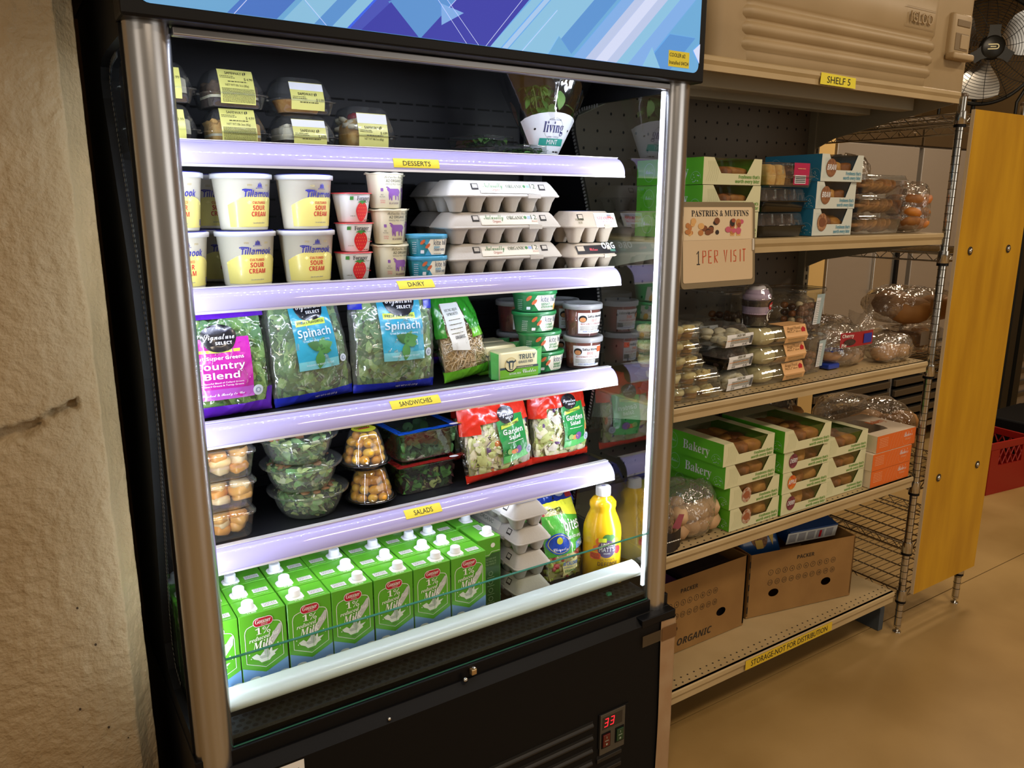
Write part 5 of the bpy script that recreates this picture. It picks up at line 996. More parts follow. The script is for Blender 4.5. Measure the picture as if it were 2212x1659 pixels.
def put(src, k, loc, rz, lb, grp=None):
    if used_mk[k]: return dup(src, loc, rz, lb, grp)
    used_mk[k] = 1; src.location = loc; src.rotation_euler = (0, 0, rz); src['label'] = lb; return src
for c_ in range(7):
    for r_ in range(4):
        k = 1 if c_ in (3, 4, 5) else 0; x = .347 + (c_ - 1) * .0920
        put(mk[k], k, (x + rnd.uniform(-.0006, .0006), 1.443 + r_ * .0675, Z5), rnd.uniform(-.004, .004), 'green milk carton, %s, %s' % (ORD[r_], COLN[c_]))
for i, (x, y) in enumerate(((.893, 1.508), (.890, 1.604), (.890, 1.70))): dup(mk[0], (x, y, Z5), 1.571 if i < 9 else 0, ('dark green milk carton turned sideways beside the egg stack, nearest', 'dark green milk carton turned sideways, behind the nearest sideways one', 'dark green milk carton turned sideways, farthest back')[i], 'milk cartons turned sideways')
def decE(m, L, F, s, h, D, zr):
    m.rect(-L * .30, -D * .27, L * .34, D * .22, M('label_leaf', '5a9a32', .5), top(0, 0, h, 0, .0006)); f = top(0, 0, h, 0, .0011); m.text('EGGS', .016, GRN, f, -L * .24, -.006, font='bold', w=.05); m.rect(L * .02, -D * .2, L * .14, D * .15, M('ink_sky', '8fa4d8', .5), f)
    A = F(.001); m.rect(-L * .46, -.002, -L * .30, s, CRM, A); m.text('12', .016, INK, F(.0016), -L * .38, s * .35, w=.022)
    m.rect(-L * .28, -.001, L * .2, s, CRM, A); m.text('ORGANIC', .009, DGN, F(.0016), 0, .006, w=.06)
ee = egg_carton('x', 6, PULP, 'egg cartons stacked end-on beside the milk', decE, pitch=.0485, h=.064)
for i, lb in enumerate(('egg carton seen end-on at the bottom of the four beside the milk', 'egg carton seen end-on, second from the bottom of four beside the milk', 'egg carton seen end-on, third from the bottom of four beside the milk', 'egg carton with green lid label on top of the end-on stack')):
    loc = (.998 + (.004, .010, .006, -.006)[i], 1.585, Z5 + .0002 + i * .0656); rz = -pi / 2 + (.02, -.03, .01, .03)[i]
    if i == 0: ee.location = loc; ee.rotation_euler.z = rz; ee['label'] = lb
    else: dup(ee, loc, rz, lb)
APL = [M('apple_%d' % i, c, .35) for i, c in enumerate(('c8404a', 'b8c858', 'e6dc9a', 'a8bc48', 'd8606a'))]
def slice_(m, r, p, L): chip(m, r.choice(APL), p + Vector((0, .008, 0)), (L * .5, L * .22, L * .3), r, 1)
ABL = foil('bluelabel', '2349b4'); APG = foil('applegreen', '4aa43a'); APY = foil('appleyellow', 'd8d83c')
def d_app(m, F, w, h):
    B = F(.003); m.poly([(-w * .5, h * .36), (w * .1, h * .40), (w * .42, h * .62), (w * .42, h * .86), (-w * .5, h * .86)], APG, F(.0014), .012); m.poly([(w * .0, h * .86), (w * .42, h * .80), (w * .42, h * .95), (w * .0, h * .95)], APY, F(.002), .012)
    m.disc(-w * .26, h * .52, .030, .027, ABL, F(.0022), 24, .01); m.line([(-w * .26 + .026 * cos(a), h * .52 + .023 * sin(a)) for a in [2 * pi * i / 24 for i in range(24)]], .0012, APY, B, True); m.text('Chiquita', .008, M('label_white'), B, -w * .26, h * .44, font='script', w=.036); m.disc(-w * .26, h * .56, .007, .009, APY, B)
    m.text('bites', .026, M('label_white'), B, w * .14, h * .66, font='bold', w=.060); m.text('GREEN & RED APPLES', .007, M('label_white'), B, w * .12, h * .56, font='bold', w=.052); m.poly([(w * .12, h * .42), (w * .42, h * .46), (w * .42, h * .56), (w * .12, h * .50)], foil('paleblue', '6a9ad8'), F(.002), .012); m.text('Mix', .009, M('label_white'), B, w * .24, h * .46, w=.02)
    m.poly([(-w * .22, h * .10), (w * .16, h * .19), (w * .13, h * .34), (-w * .24, h * .25)], M('label_sand', 'd8c88a', .4), F(.0022), .012); m.text('80 CALORIES', .009, M('ink_blue'), B, -w * .04, h * .24, font='bold', w=.050); m.text('Excellent Source of', .004, M('ink_blue'), B, -w * .05, h * .205, w=.042); m.text('Vitamin C', .0075, GRN, B, -w * .04, h * .15, font='bold', w=.040)
b = bag('apple_slice_bag', 'clear and green bag of apple slices between the end-on eggs and the juice bottle', 'fruit bag', .130, .205, .065, [(0, .93, 1, 1, APY)], slice_, [('label', d_app)], n=170, seed=51, core='c8c48a', lsz=(.022, .032), stuffname='apple_slices', slump=-.02); b.location = (1.128, 1.475, Z5 + .011); b.rotation_euler = (-.16, .06, .14)
b = bag('apple_slice_bag', 'shaded bag of apple slices behind the front apple bag', 'fruit bag', .105, .20, .035, [(0, .9, 1, 1, ABL), (0, .4, .6, .9, APG)], slice_, [], n=60, seed=52, core='c8c48a', lsz=(.022, .032), stuffname='apple_slices'); b.location = (1.112, 1.580, Z5 + .003); b.rotation_euler = (0, .0, 0)
# orange juice bottle
t = thing('juice_bottle', 'orange juice bottle with white cap at the right end of the bottom deck', 'bottle', (1.2355, 1.4585, Z5 + .0002), -.42)
JU = M('orange_juice', 'f2c01c', .22, coat=.8, sss=.0); m = MB(); pf = [(.0, .002), (.046, .0), (.0505, .006), (.0505, .090), (.0495, .105), (.0505, .125), (.0485, .148), (.041, .170), (.034, .186), (.0325, .195), (.035, .203), (.034, .213), (.026, .222), (.018, .227), (.017, .233)]
m.lathe(pf, JU, 56, cap=(False, True)); m.build('bottle', t)
m = MB(); n = 60; m.loft([[((q + (.0005 if j % 2 and k else 0)) * cos(2 * pi * j / n), (q + (.0005 if j % 2 and k else 0)) * sin(2 * pi * j / n), z) for j in range(n)] for q, z, k in ((.0195, .230, 0), (.0195, .234, 0), (.0192, .2345, 1), (.0188, .251, 1), (.0175, .253, 0), (.006, .2533, 0))], M('cap_white')); m.rect(-.005, -.004, .005, .004, M('ink_lilac', '8a86c0', .5), top(0, 0, .2534)); m.build('cap', t)
m = MB(); A, B, D, E = (cone(.0505, .0505, .1, 0, o_) for o_ in (.0008, .0013, .0018, .0023))
up = lambda g: (lambda u, v: g(u, v + .030))
for i, (x, y, r_) in enumerate(((-.027, .070, .010), (.0, .098, .012), (.024, .088, .011), (.031, .064, .011), (-.020, .090, .010), (.012, .100, .009), (-.030, .055, .008))): m.disc(x, y, r_, r_, (M('print_fruit', 'e8742c', .4), HG[0], APY, TRED)[i % 4], up(A), 18, .01)
m.disc(0, .070, .024, .024, M('print_violet', '5a4a6e', .4), up(B), 28, .01); m.text('UNCLE', .0085, MWH, up(D), 0, .078, font='bold', w=.030); m.text("MATT'S", .012, MWH, up(D), 0, .063, font='', w=.040); m.text('ORGANIC', .004, MWH, up(D), 0, .056, w=.018)
m.text('ULTIMATE', .0065, M('ink_brown', '7a5a2c', .5), up(B), .004, .037, w=.042); m.text('DEFENSE', .0105, M('ink_brown'), up(B), .004, .024, font='bold', w=.055); m.rect(-.022, .089, -.002, .100, M('sticker_lemon', 'd8e83c', .5), up(E), .006)
m.poly(rr2(-.044, .042, -.016, .060, .006), M('sticker_orange'), up(E), .006); F3 = cone(.0505, .0505, .1, 0, .003); m.text('SPECIAL', .0055, M('ink_brick'), up(F3), -.030, .052, font='bold', w=.024); m.text('TODAY', .0055, M('ink_brick'), up(F3), -.030, .0445, font='bold', w=.020); m.build('label', t)
def gable(label, loc, rz):
    t = thing('juice_carton', label, 'juice carton', loc, rz, 'blue gable-top juice cartons'); w, h = .096, .175; BL = M('carton_blue', '2242b0', .35, coat=.3)
    m = MB(); m.box(-w / 2, -w / 2, 0, w / 2, w / 2, h, BL, .001, 1); m.add([(-w / 2, -w / 2, h), (w / 2, -w / 2, h), (w / 2, w / 2, h), (-w / 2, w / 2, h), (-w / 2, 0, h + .048), (w / 2, 0, h + .048)], [(0, 1, 5, 4), (2, 3, 4, 5), (1, 2, 5), (3, 0, 4)], BL); m.box(-w / 2, -.002, h + .045, w / 2, .002, h + .063, BL)
    A, B = flat(0, -w / 2, 0, .0006), flat(0, -w / 2, 0, .0012); m.disc(.012, h * .62, .034, .034, M('print_red', 'b8242c', .4), A, 24); m.rect(-.02, h * .30, .046, h * .66, INK, B); m.text('Minute', .017, MWH, flat(0, -w / 2, 0, .0018), .013, h * .48, font='serif', w=.058); m.text('Maid', .017, MWH, flat(0, -w / 2, 0, .0018), .008, h * .34, font='serif', w=.042)
    L = lambda o_: (lambda u, v: Vector((-w / 2 - o_, -u, v))); m.rect(-.018, h * .5, .020, h * .85, INK, L(.0006)); m.text('Minute', .009, MWH, L(.0012), .001, h * .70, font='serif', w=.030); m.text('Maid', .009, MWH, L(.0012), -.003, h * .61, font='serif', w=.022)
    R = lambda o_: (lambda u, v: Vector((u, -w / 2 + v * .7071 * .98 - o_, h + v * .7071))); m.rect(-.040, .012, -.012, .042, INK, R(.0008)); m.text('Minute', .007, MWH, R(.0014), -.026, .030, font='serif', w=.022); m.text('Maid', .007, MWH, R(.0014), -.028, .019, font='serif', w=.016); m.rect(.026, .010, .046, .052, M('print_red'), R(.0008)); m.build('carton', t)
    m = MB(); T = Matrix.Translation((.008, -w * .28, h + .024)) @ Matrix.Rotation(pi / 4, 4, 'X'); m.lathe([(.017, 0), (.017, .004), (.0145, .005), (.014, .017), (.0125, .0185), (0, .019)], M('cap_white'), 30, T=T, cap=(False, False)); m.build('cap', t); return t
gable('blue gable-top juice carton with white cap behind the orange juice bottle', (1.192, 1.636, Z5 + .0002), 0); gable('shaded blue gable-top juice carton behind the first one', (1.217, 1.750, Z5 + .0002), 0)
t = thing('juice_bottle', 'shaded yellow juice bottle behind the end-on egg stack', 'bottle', (1.110, 1.757, Z5 + .0002)); m = MB(); m.lathe(pf, JU, 30, cap=(False, True)); m.build('bottle', t); m = MB(); m.lathe([(.0195, .230), (.0188, .252), (0, .253)], M('cap_white'), 24, cap=(False, False)); m.build('cap', t)
# ================================================================== goods on the beige shelving
PAST = [M('pastry_%d' % i, c, .6, mott=(d, 40), bump=(60, .3, .002)) for i, (c, d) in enumerate((('a8742e', 'c4924a'), ('7e4c20', 'a06a30'), ('b8843c', '96622a'), ('8e5624', '5e3416')))]
BWIN = FILM('box_window', refl=.12, rough=.08, bump=(20, .4, .004)); FILM('cello', 'f4f2ee', .09, 'efe8dc', .09, .16, bump=(34, 1., .016)); CELLO = MATS['cello']
def bakery(label, cat, w, d, h, front, side, ink, group, deco=None, n=7, seed=1, lines=True):
    """carton with a window that runs from the top down over the front"""
    t = thing('bakery_box', label, cat, group=group); r = random.Random(seed); F_ = M('card_' + front, front, .55, mott=(front, 5)); S_ = M('card_' + side, side, .45); th = .001
    x0, x1, a0, a1, zl = -w * .5, w * .5, -w * .20, w * .24, h * .42; b0, b1 = -w * .33, w * .36
    m = MB(); f = flat(0, -d / 2, 0, 0)
    m.poly([(x0, 0), (x1, 0), (x1, h), (b1, h), (a1, zl), (a0, zl), (b0, h), (x0, h)], F_, f)
    tp = lambda u, v: Vector((u, v, h)); yb = d * .28
    m.poly([(x0, -d / 2), (b0, -d / 2), (b0, yb), (b1, yb), (b1, -d / 2), (x1, -d / 2), (x1, d / 2), (x0, d / 2)], F_, tp)
    for sx_ in (-1, 1): m.rect(-d / 2, 0, d / 2, h, S_, lambda u, v: Vector((sx_ * w / 2, u, v)))
    m.rect(x0, 0, x1, h, F_, flat(0, d / 2, 0, 0)); m.rect(x0, -d / 2, x1, d / 2, F_, lambda u, v: Vector((u, v, .0004)))
    A = flat(0, -d / 2, 0, .0008); IK = M('ink_' + ink, ink, .6)
    if lines: m.text("Freshness that's", h * .125, IK, A, x1 - .006, h * .245, 'R', 'bold', w=w * .37); m.text('worth every bite!', h * .125, IK, A, x1 - .006, h * .075, 'R', 'bold', w=w * .43)
    pl = M('print_faint_' + ink, {'5f9a3a': 'b4bc90', '4f9ab8': 'a9c0c4'}.get(ink, 'd8c8b0'), .6)
    for k in range(6): m.line([(x0 + w * (.05 + .035 * k), h * .12), (x0 + w * (.10 + .03 * k), h * .50), (x0 + w * (.08 + .022 * k), h * .86)], .0005, pl, flat(0, -d / 2, 0, .0004))
    L = lambda o_: (lambda u, v: Vector((-w / 2 - o_, -u, v)))
    m.text('Bakery', h * .42, M('label_white'), L(.0008), .02, h * .30, font='serif', w=d * .42); m.line([(-d * .30 + h * .30 * cos(a), h * .50 + h * .36 * sin(a)) for a in [2 * pi * i / 24 for i in range(24)]], .0006, M('print_pale'), L(.0007), True); m.text("Baker's", h * .16, M('print_pale'), L(.0008), -d * .30, h * .46, font='script', w=d * .12)
    m.line([(d * .40 + h * .26 * cos(a), h * .22 + h * .26 * sin(a)) for a in [pi * i / 14 for i in range(15)]], .0006, M('print_pale'), L(.0007))
    for i in range(12): m.disc(d * .40 + r.uniform(-.2, .2) * h, h * .2 + r.uniform(-.14, .18) * h, .0016, .0014, M('print_pale'), L(.0008), 7)
    if deco: deco(m, w, d, h, flat(0, -d / 2, 0, .0012), flat(0, -d / 2, 0, .0017))
    m.build('carton', t)
    m = MB(); m.grid(lambda u, v: (b0 + (b1 - b0) * u, -d / 2 + .0015 + (yb + d / 2) * v, h - .001 - .004 * sin(pi * u) * sin(pi * v)), 8, 8, BWIN); m.poly([(a0, zl), (a1, zl), (b1, h), (b0, h)], BWIN, flat(0, -d / 2 + .0015, 0, 0)); m.build('window', t)
    k = 0
    for i in range(3):
        for j in range(3 if n > 6 else 2):
            m = MB(); chip(m, PAST[(k + seed) % 4], ((i - 1) * w * .26, -d * .30 + j * d * .24, h * .44), (w * .145, d * .135, h * .27), r, 3, .62); m.build('pastry', t); k += 1
    return t
def round_mark(c1, c2, txt, x=-.17, ink='fff'):
    def f(m, w, d, h, A, B): m.disc(w * x, h * .50, h * .30, h * .34, M('mark_' + c1, c1, .5, mott=(c2, 120)), A, 24); (m.text(txt, h * .20, M('label_white'), B, w * x, h * .42, font='bold', w=h * .5, shear=.15) if txt else m.disc(w * x, h * .5, h * .2, h * .18, M('mark_' + c2, c2, .5), B, 16))
    return f
KG = ('dcdcae', '5cb42c', '5f9a3a', 'green bakery boxes'); Z_4 = .6035
GBX = [(1.7485, 1.515, 0, .000, None, 'x'), (1.745, 1.515, 1, 0, None, ''), (1.725, 1.515, 2, 0, None, ''), (1.7135, 1.515, 3, 0, None, '')]
bs = {}
def gb(kind, x, y, z, rz, lb, deco=None, w=.214, d=.24, h=.0655, seed=1):
    if kind not in bs: bs[kind] = b_ = bakery(lb, 'bakery box', w, d, h, 'd6d6b0', '62bc2c', '5f9a3a', 'green bakery boxes on the lower shelf', deco, seed=seed); b_.location = (x, y, z); b_.rotation_euler.z = rz; return b_
    return dup(bs[kind], (x, y, z), rz, lb)
CIN = round_mark('c9b8a4', '9a5a3a', ''); CHR = round_mark('5a2030', '8a4450', 'CHERRY', -.30); APP = round_mark('c23a1c', 'd88a2c', 'APPLE', -.30)
H4 = .0670
gb('cin', 1.752, 1.512, Z_4, .01, 'green and cream bakery box with round cinnamon mark, bottom of the left stack', CIN, seed=2)
gb('cin', 1.746, 1.512, Z_4 + H4, .01, 'green and cream bakery box with round cinnamon mark, second from bottom of the left stack')
gb('plain', 1.722, 1.512, Z_4 + 2 * H4, .01, 'plain green bakery box, third from bottom of the left stack', None, seed=4)
gb('plain', 1.709, 1.512, Z_4 + 3 * H4, .012, 'plain green bakery box on top of the left stack')
gb('che', 1.975, 1.507, Z_4, -.01, 'bakery box with dark cherry mark at the bottom of the second stack', CHR, seed=5)
gb('app', 1.972, 1.507, Z_4 + H4, -.01, 'bakery box with red apple mark, second from bottom of the second stack', APP, seed=6)
gb('che', 1.970, 1.507, Z_4 + 2 * H4, -.01, 'bakery box with dark cherry mark, just under the top of the second stack')
gb('plain', 1.956, 1.500, Z_4 + 3 * H4, -.01, 'plain green bakery box on top of the second stack')
for i, nm in enumerate(('bottom', 'middle', 'top')): gb('plain', (2.1935, 2.194, 2.1945)[i], 1.525, Z_4 + H4 * i, 0, 'plain green bakery box, %s of the third stack beside the orange boxes' % nm)
# orange boxes
def orange(lb):
    t = thing('bakery_box', lb, 'bakery box', group='orange bakery boxes'); w, d, h = .222, .20, .057; OF = M('card_orange', 'dc6a24', .5); OW = M('card_ivory', 'e4d2bc', .55)
    m = MB(); m.box(-w / 2, -d / 2, 0, w / 2, d / 2, h, OW); A, B = flat(0, -d / 2, 0, .0006), flat(0, -d / 2, 0, .0012); m.rect(-w / 2, 0, w / 2, h, OF, A); P = M('print_peach', 'f0b48a', .5)
    for k in range(6): dash(m, B, -w * .44, -w * .22, h * (.80 - .10 * k), .0018, P, k)
    m.text("Baker's", h * .30, M('label_white'), B, w * .30, h * .56, font='script', w=w * .22); m.text('dozen', h * .14, P, B, w * .30, h * .36, w=w * .14); m.line([(w * .26 + h * .42 * cos(a), h * .47 + h * .42 * sin(a)) for a in [2 * pi * i / 20 for i in range(20)]], .0006, P, B, True)
    for k in range(4): m.line([(-w * .15 + k * w * .07, h * .1), (-w * .12 + k * w * .08, h * .6), (-w * .06 + k * w * .07, h * .95)], .0006, P, B)
    m.text('Bakery', .030, OF, top(0, 0, h, 0, .0008), w * .22, -.004, font='serif', w=.085); m.poly([(-w * .42, -d * .30), (w * .05, -d * .30), (w * .10, -d * .18), (w * .10, d * .18), (w * .05, d * .30), (-w * .42, d * .30)], M('window_dark', '3a2a1c', .15, coat=.6), top(0, 0, h, 0, .0006)); m.build('carton', t); return t
ob = orange('orange fronted bakery box at the bottom of the stack by the chrome post'); ob.location = (2.418, 1.482, Z_4)
dup(ob, (2.415, 1.480, Z_4 + .0585), 0, 'orange fronted bakery box in the middle of the stack by the chrome post'); dup(ob, (2.432, 1.482, Z_4 + .117), .0, 'orange fronted bakery box on top of the stack by the chrome post')
# pastry shelf boxes
Z_2 = 1.4258
for i, nm in enumerate(('bottom', 'middle', 'top')): gb('plain', (1.585, 1.588, 1.586)[i], 1.525, Z_2 + .0668 * i, 0, 'green bakery box on the pastry shelf, %s of the stack behind the whiteboard sign' % nm)
BRN = round_mark('9a6a42', '7a4a2c', 'BRAN', -.27); NUT = round_mark('b98a62', '7a4a2c', '', -.27)
bl = []
for i, (nm, dc) in enumerate((('bottom', NUT), ('middle', BRN), ('top', BRN))):
    if i < 2: q = bakery('blue sided bakery box, %s of the stack next to the cookie trays' % nm, 'bakery box', .180, .20, .0735, 'cfd6d0', '2f86b4', '4f9ab8', 'blue bakery boxes', dc, seed=8 + i); q.location = ((2.012, 2.018)[i], 1.505, Z_2 + i * .0745)
    else: dup(q, (2.032, 1.50, Z_2 + 2 * .0745), -.04, 'blue sided bakery box, top of the stack next to the cookie trays')
# black-based loaf cakes
def loafcake(lb, yellow):
    t = thing('cake_box', lb, 'cake', group='black based cake boxes'); w, d, h = .205, .15, .064; r = random.Random(4)
    m = MB(); KB = M('tray_black'); m.rbox([(w * .86, d * .86, .015, .0005), (w * .94, d * .94, .018, h * .42), (w, d, .02, h * .43), (w, d, .02, h * .47)], KB if not yellow else CLEAR, 5, (True, False)); m.build('tray', t)
    m = MB(); m.rbox([(w, d, .02, h * .475), (w * .94, d * .94, .018, h * .5), (w * .88, d * .86, .018, h - .003), (w * .8, d * .78, .016, h)], CLEAR, 5, (False, True))
    for x in (-.04, 0, .04): m.tube([(x, -d * .44, h * .55), (x, -d * .42, h - .004)], .003, CLEAR, 6)
    m.build('lid', t)
    for i in range(4):
        m = MB(); m.rbox([(w * .17, d * .62, .006, h * .10), (w * .19, d * .66, .008, h * .5), (w * .17, d * .6, .01, h * .86), (w * .10, d * .5, .01, h * .93)], (CAKE['gold'] if i < 2 else PAST[3]) if yellow else CAKE['choc'], 3, cx=(i - 1.5) * w * .20); m.build('cake_slice', t)
    if yellow:
        m = MB(); PK = M('label_pink', 'b81f54', .4, coat=.3); m.rect(-.034, -d * .42, .034, d * .3, PK, top(w * .16, 0, h)); m.rect(.034, h * .1, -.034, h, PK, lambda u, v: Vector((w * .16 + u, -d * .445 - .004, v))); m.rect(-.030, h * .16, .018, h * .50, M('label_white'), lambda u, v: Vector((w * .16 + u, -d * .45 - .0045, v)))
        for i in range(4): m.rect(-.028, h * (.20 + .07 * i), .016, h * (.235 + .07 * i), INK, lambda u, v: Vector((w * .16 + u, -d * .45 - .0052, v)))
        dash(m, lambda u, v: Vector((w * .16 + u, -d * .45 - .0050, v)), -.02, .014, h * .75, .002, M('print_peach', 'f0b48a', .5)); m.build('label', t)
    return t
lc = loafcake('black based cake box at the bottom of the stack behind the whiteboard', False); lc.location = (1.800, 1.478, Z_2); dup(lc, (1.803, 1.478, Z_2 + .065), .02, 'black based cake box in the middle of the stack beside the blue boxes')
q = loafcake('clear cake box with pink label on top of the black cake boxes', True); q.location = (1.816, 1.470, Z_2 + .1305); q.rotation_euler.z = .03
# cookie trays
def cookies(lb, seed):
    t = thing('cookie_tray', lb, 'cookies', group='clear cookie trays'); w, d, h = .250, .17, .057; r = random.Random(seed)
    m = MB(); m.rbox([(w * .88, d * .88, .012, .0005), (w * .96, d * .96, .014, h * .72), (w * 1.02, d * 1.02, .016, h * .73), (w * 1.02, d * 1.02, .016, h * .77), (w * .97, d * .97, .014, h * .80), (w * .93, d * .93, .014, h)], CLEAR, 4); m.build('box', t)
    for i in range(16):
        m = MB(); R = .031; x = -w * .36 + (i % 8) * w * .10; y = -d * .22 + (i // 8) * d * .42; tl = r.uniform(.5, 1.2) if i % 8 > 1 else r.uniform(.05, .2)
        T = Matrix.Translation((x, y, h * .44)) @ Matrix.Rotation(r.uniform(-.2, .2), 4, 'Z') @ Matrix.Rotation(-tl, 4, 'Y'); m.lathe([(.0, -.004), (R * .93, -.004), (R, 0), (R * .9, .004), (.0, .006)], M('cookie_%d' % (i % 2), ('b97e3e', 'a06a30')[i % 2], .75, mott=('8a5526', 70), bump=(90, .4, .002)), 18, T=Matrix.Scale(.82, 4) @ T if False else T, sx=.82, sy=.82); m.build('cookie', t)
    return t
ck = cookies('clear tray of brown cookies at the bottom of the stack right of the blue boxes', 3); ck.location = (2.248, 1.488, Z_2); dup(ck, (2.250, 1.488, Z_2 + .0575), .02, 'clear tray of brown cookies in the middle of the stack right of the blue boxes'); dup(ck, (2.258, 1.488, Z_2 + .1155), .05, 'clear tray of brown cookies on top of the stack right of the blue boxes')
# cellophane bags of bread
def blob(w, d, h, seed, pts=26, rows=14, rag=.012):
    def f(u, v):
        a = 2 * pi * u; q = sin(pi * min(.999, max(.001, v))) ** .42; nx = noise.noise(Vector((cos(a) * 1.3, sin(a) * 1.3, v * 2.2 + seed))); wr = rag * (abs(noise.noise(Vector((cos(a) * 4, sin(a) * 4, v * 6 + seed)))) - .2)
        k = q * (1 + .12 * nx); return (w / 2 * cos(a) * k + wr * cos(a), d / 2 * sin(a) * k + wr * sin(a), max(.0008, h * (.5 - .5 * cos(pi * v)) * (1 + .10 * nx * v) + wr * v))
    return f
def breadbag(name, label, cat, loc, rz, w, d, h, seed, items, mats, isz, tail=None, labelfn=None, stuff='bread_roll', film=None):
    t = thing(name, label, cat, loc, rz, None); r = random.Random(seed)
    m = MB(); m.grid(blob(w, d, h, seed), 40, 20, film or CELLO)
    if tail:
        x, y, z, L, dx, dz = tail; TL = [Vector((x, y, z)) + Vector((dx, 0, dz)) * (L * k / 4) for k in range(5)]; TL = [Vector((p.x, p.y, max(p.z, .042 + .012 * k))) for k, p in enumerate(TL)]
        m.loft([[tuple(p + Vector((0, cos(a), sin(a))) * (.016 + .010 * k * (1 + .5 * sin(5 * a + seed)))) for a in [2 * pi * i / 18 for i in range(18)]] for k, p in enumerate(TL)], film or CELLO, True, (False, False))
    m.build('bag', t)
    for (x, y, z, s) in items: m = MB(); chip(m, mats[int(r.random() * len(mats))], (x, y, z), tuple(q * s for q in isz), r, 2); m.build(stuff, t)
    if labelfn: m = MB(); labelfn(m); m.build('label', t)
    return t
RL = [M('roll_%d' % i, c, .6, mott=(d, 12)) for i, (c, d) in enumerate((('b98a5c', 'd2a878'), ('a8733c', 'c08c50'), ('8a5526', 'a86e36')))]; PRL = [M('pale_roll_%d' % i, c, .7, mott=(d, 14)) for i, (c, d) in enumerate((('c2a07c', 'ae8a62'), ('ceb08a', 'b8946c')))]
its = [(-.060 + .040 * (i % 4), -.035 + .06 * ((i // 4) % 2), .034 + .042 * (i // 8), 1) for i in range(14)]
def rl_lab(m): m.poly([(-.115, .06), (-.09, .095), (-.07, .09), (-.085, .05)], M('label_rose', '9a4a5a', .5), flat(0, -.062, 0, 0))
breadbag('roll_bag', 'clear bag of pale rolls at the left end of the lower bakery shelf', 'bread', (1.544, 1.462, Z_4), 0, .166, .16, .150, 3, its, PRL, (.026, .030, .024), None, rl_lab)
breadbag('bread_bag', 'dark bread bag with black label peeking out behind the silver right post', 'bread', (1.408, 1.445, Z_4), .0, .074, .11, .150, 5, [(0, 0, .075, 1)], [PAST[2]], (.026, .040, .056), None, lambda m: (m.grid(lambda u, v: (-.042 + .084 * u, -.058 - .010 * sin(pi * u), .004 + .055 * v + .02 * (u - .5) ** 2), 12, 3, M('label_night', '14141c', .35)), dash(m, lambda u, v: Vector((u, -.0705 + .0, v)), -.03, .03, .035, .003, MWH)), 'bread_loaf')
bk = [((-.10 + .065 * (i % 4)), -.03 + .06 * ((i // 4) % 2), .045 + .05 * (i // 8), 1) for i in range(11)]
breadbag('bread_bag', 'big bag of brown rolls behind the second bakery box stack', 'bread', (2.215, 1.755, Z_4), 0, .34, .17, .225, 7, [(-.11 + .075 * (i % 4), -.035 + .06 * ((i // 4) % 2), .05 + .06 * (i // 8), 1) for i in range(20)], RL[:2], (.042, .04, .036), None); 
breadbag('bread_bag', 'brown loaf bag at the back left of the lower bakery shelf', 'bread', (1.885, 1.78, Z_4), 0, .26, .14, .20, 9, [(-.08, 0, .09, 1), (.06, 0, .10, 1)], RL[1:], (.07, .05, .07), None, None, 'bread_loaf')
# muffin shelf
Z_3 = 1.0075; LEM = M('lemon_crumb', 'd8b864', .7, mott=('efe0a8', 60), bump=(120, .5, .003))
def cupcakes(lb, loc, w=.155, n=3):
    t = thing('muffin_box', lb, 'muffins', loc, 0, 'clear boxes of lemon muffins'); d, h = .15, .040; r = random.Random(hash_s(lb))
    m = MB(); m.rbox([(w * .9, d * .9, .012, .0005), (w * .96, d * .96, .014, h * .42), (w, d, .014, h * .43), (w, d, .014, h * .47), (w * .95, d * .95, .014, h * .5), (w * .88, d * .88, .012, h)], CLEAR, 4); m.build('box', t)
    for i in range(n):
        for j in range(2):
            m = MB(); cx, cy_ = (i - (n - 1) / 2) * w * .29, (-.24 + .46 * j) * d; m.lathe([(.015, .002), (.019, .016)], PAST[2], 16, cx, cy_); chip(m, LEM, (cx, cy_, .021), (.0225, .0225, .012), r, 2)
            for k in range(7): chip(m, LEM, (cx + r.uniform(-.014, .014), cy_ + r.uniform(-.014, .014), .030), (.005, .005, .004), r, 1)
            m.build('muffin', t)
    return t
for i, (x, y, w_) in enumerate(((1.505, 1.468, .19), (1.49, 1.468, .19), (1.455, 1.475, .15), (1.448, 1.478, .14), (1.446, 1.478, .14))): cupcakes('clear box of lemon muffins, %s of the stack beside the right post' % ('bottom', 'second from bottom', 'middle', 'second from top', 'top')[i], (x, y, Z_3 + i * .0408), w_, 3)
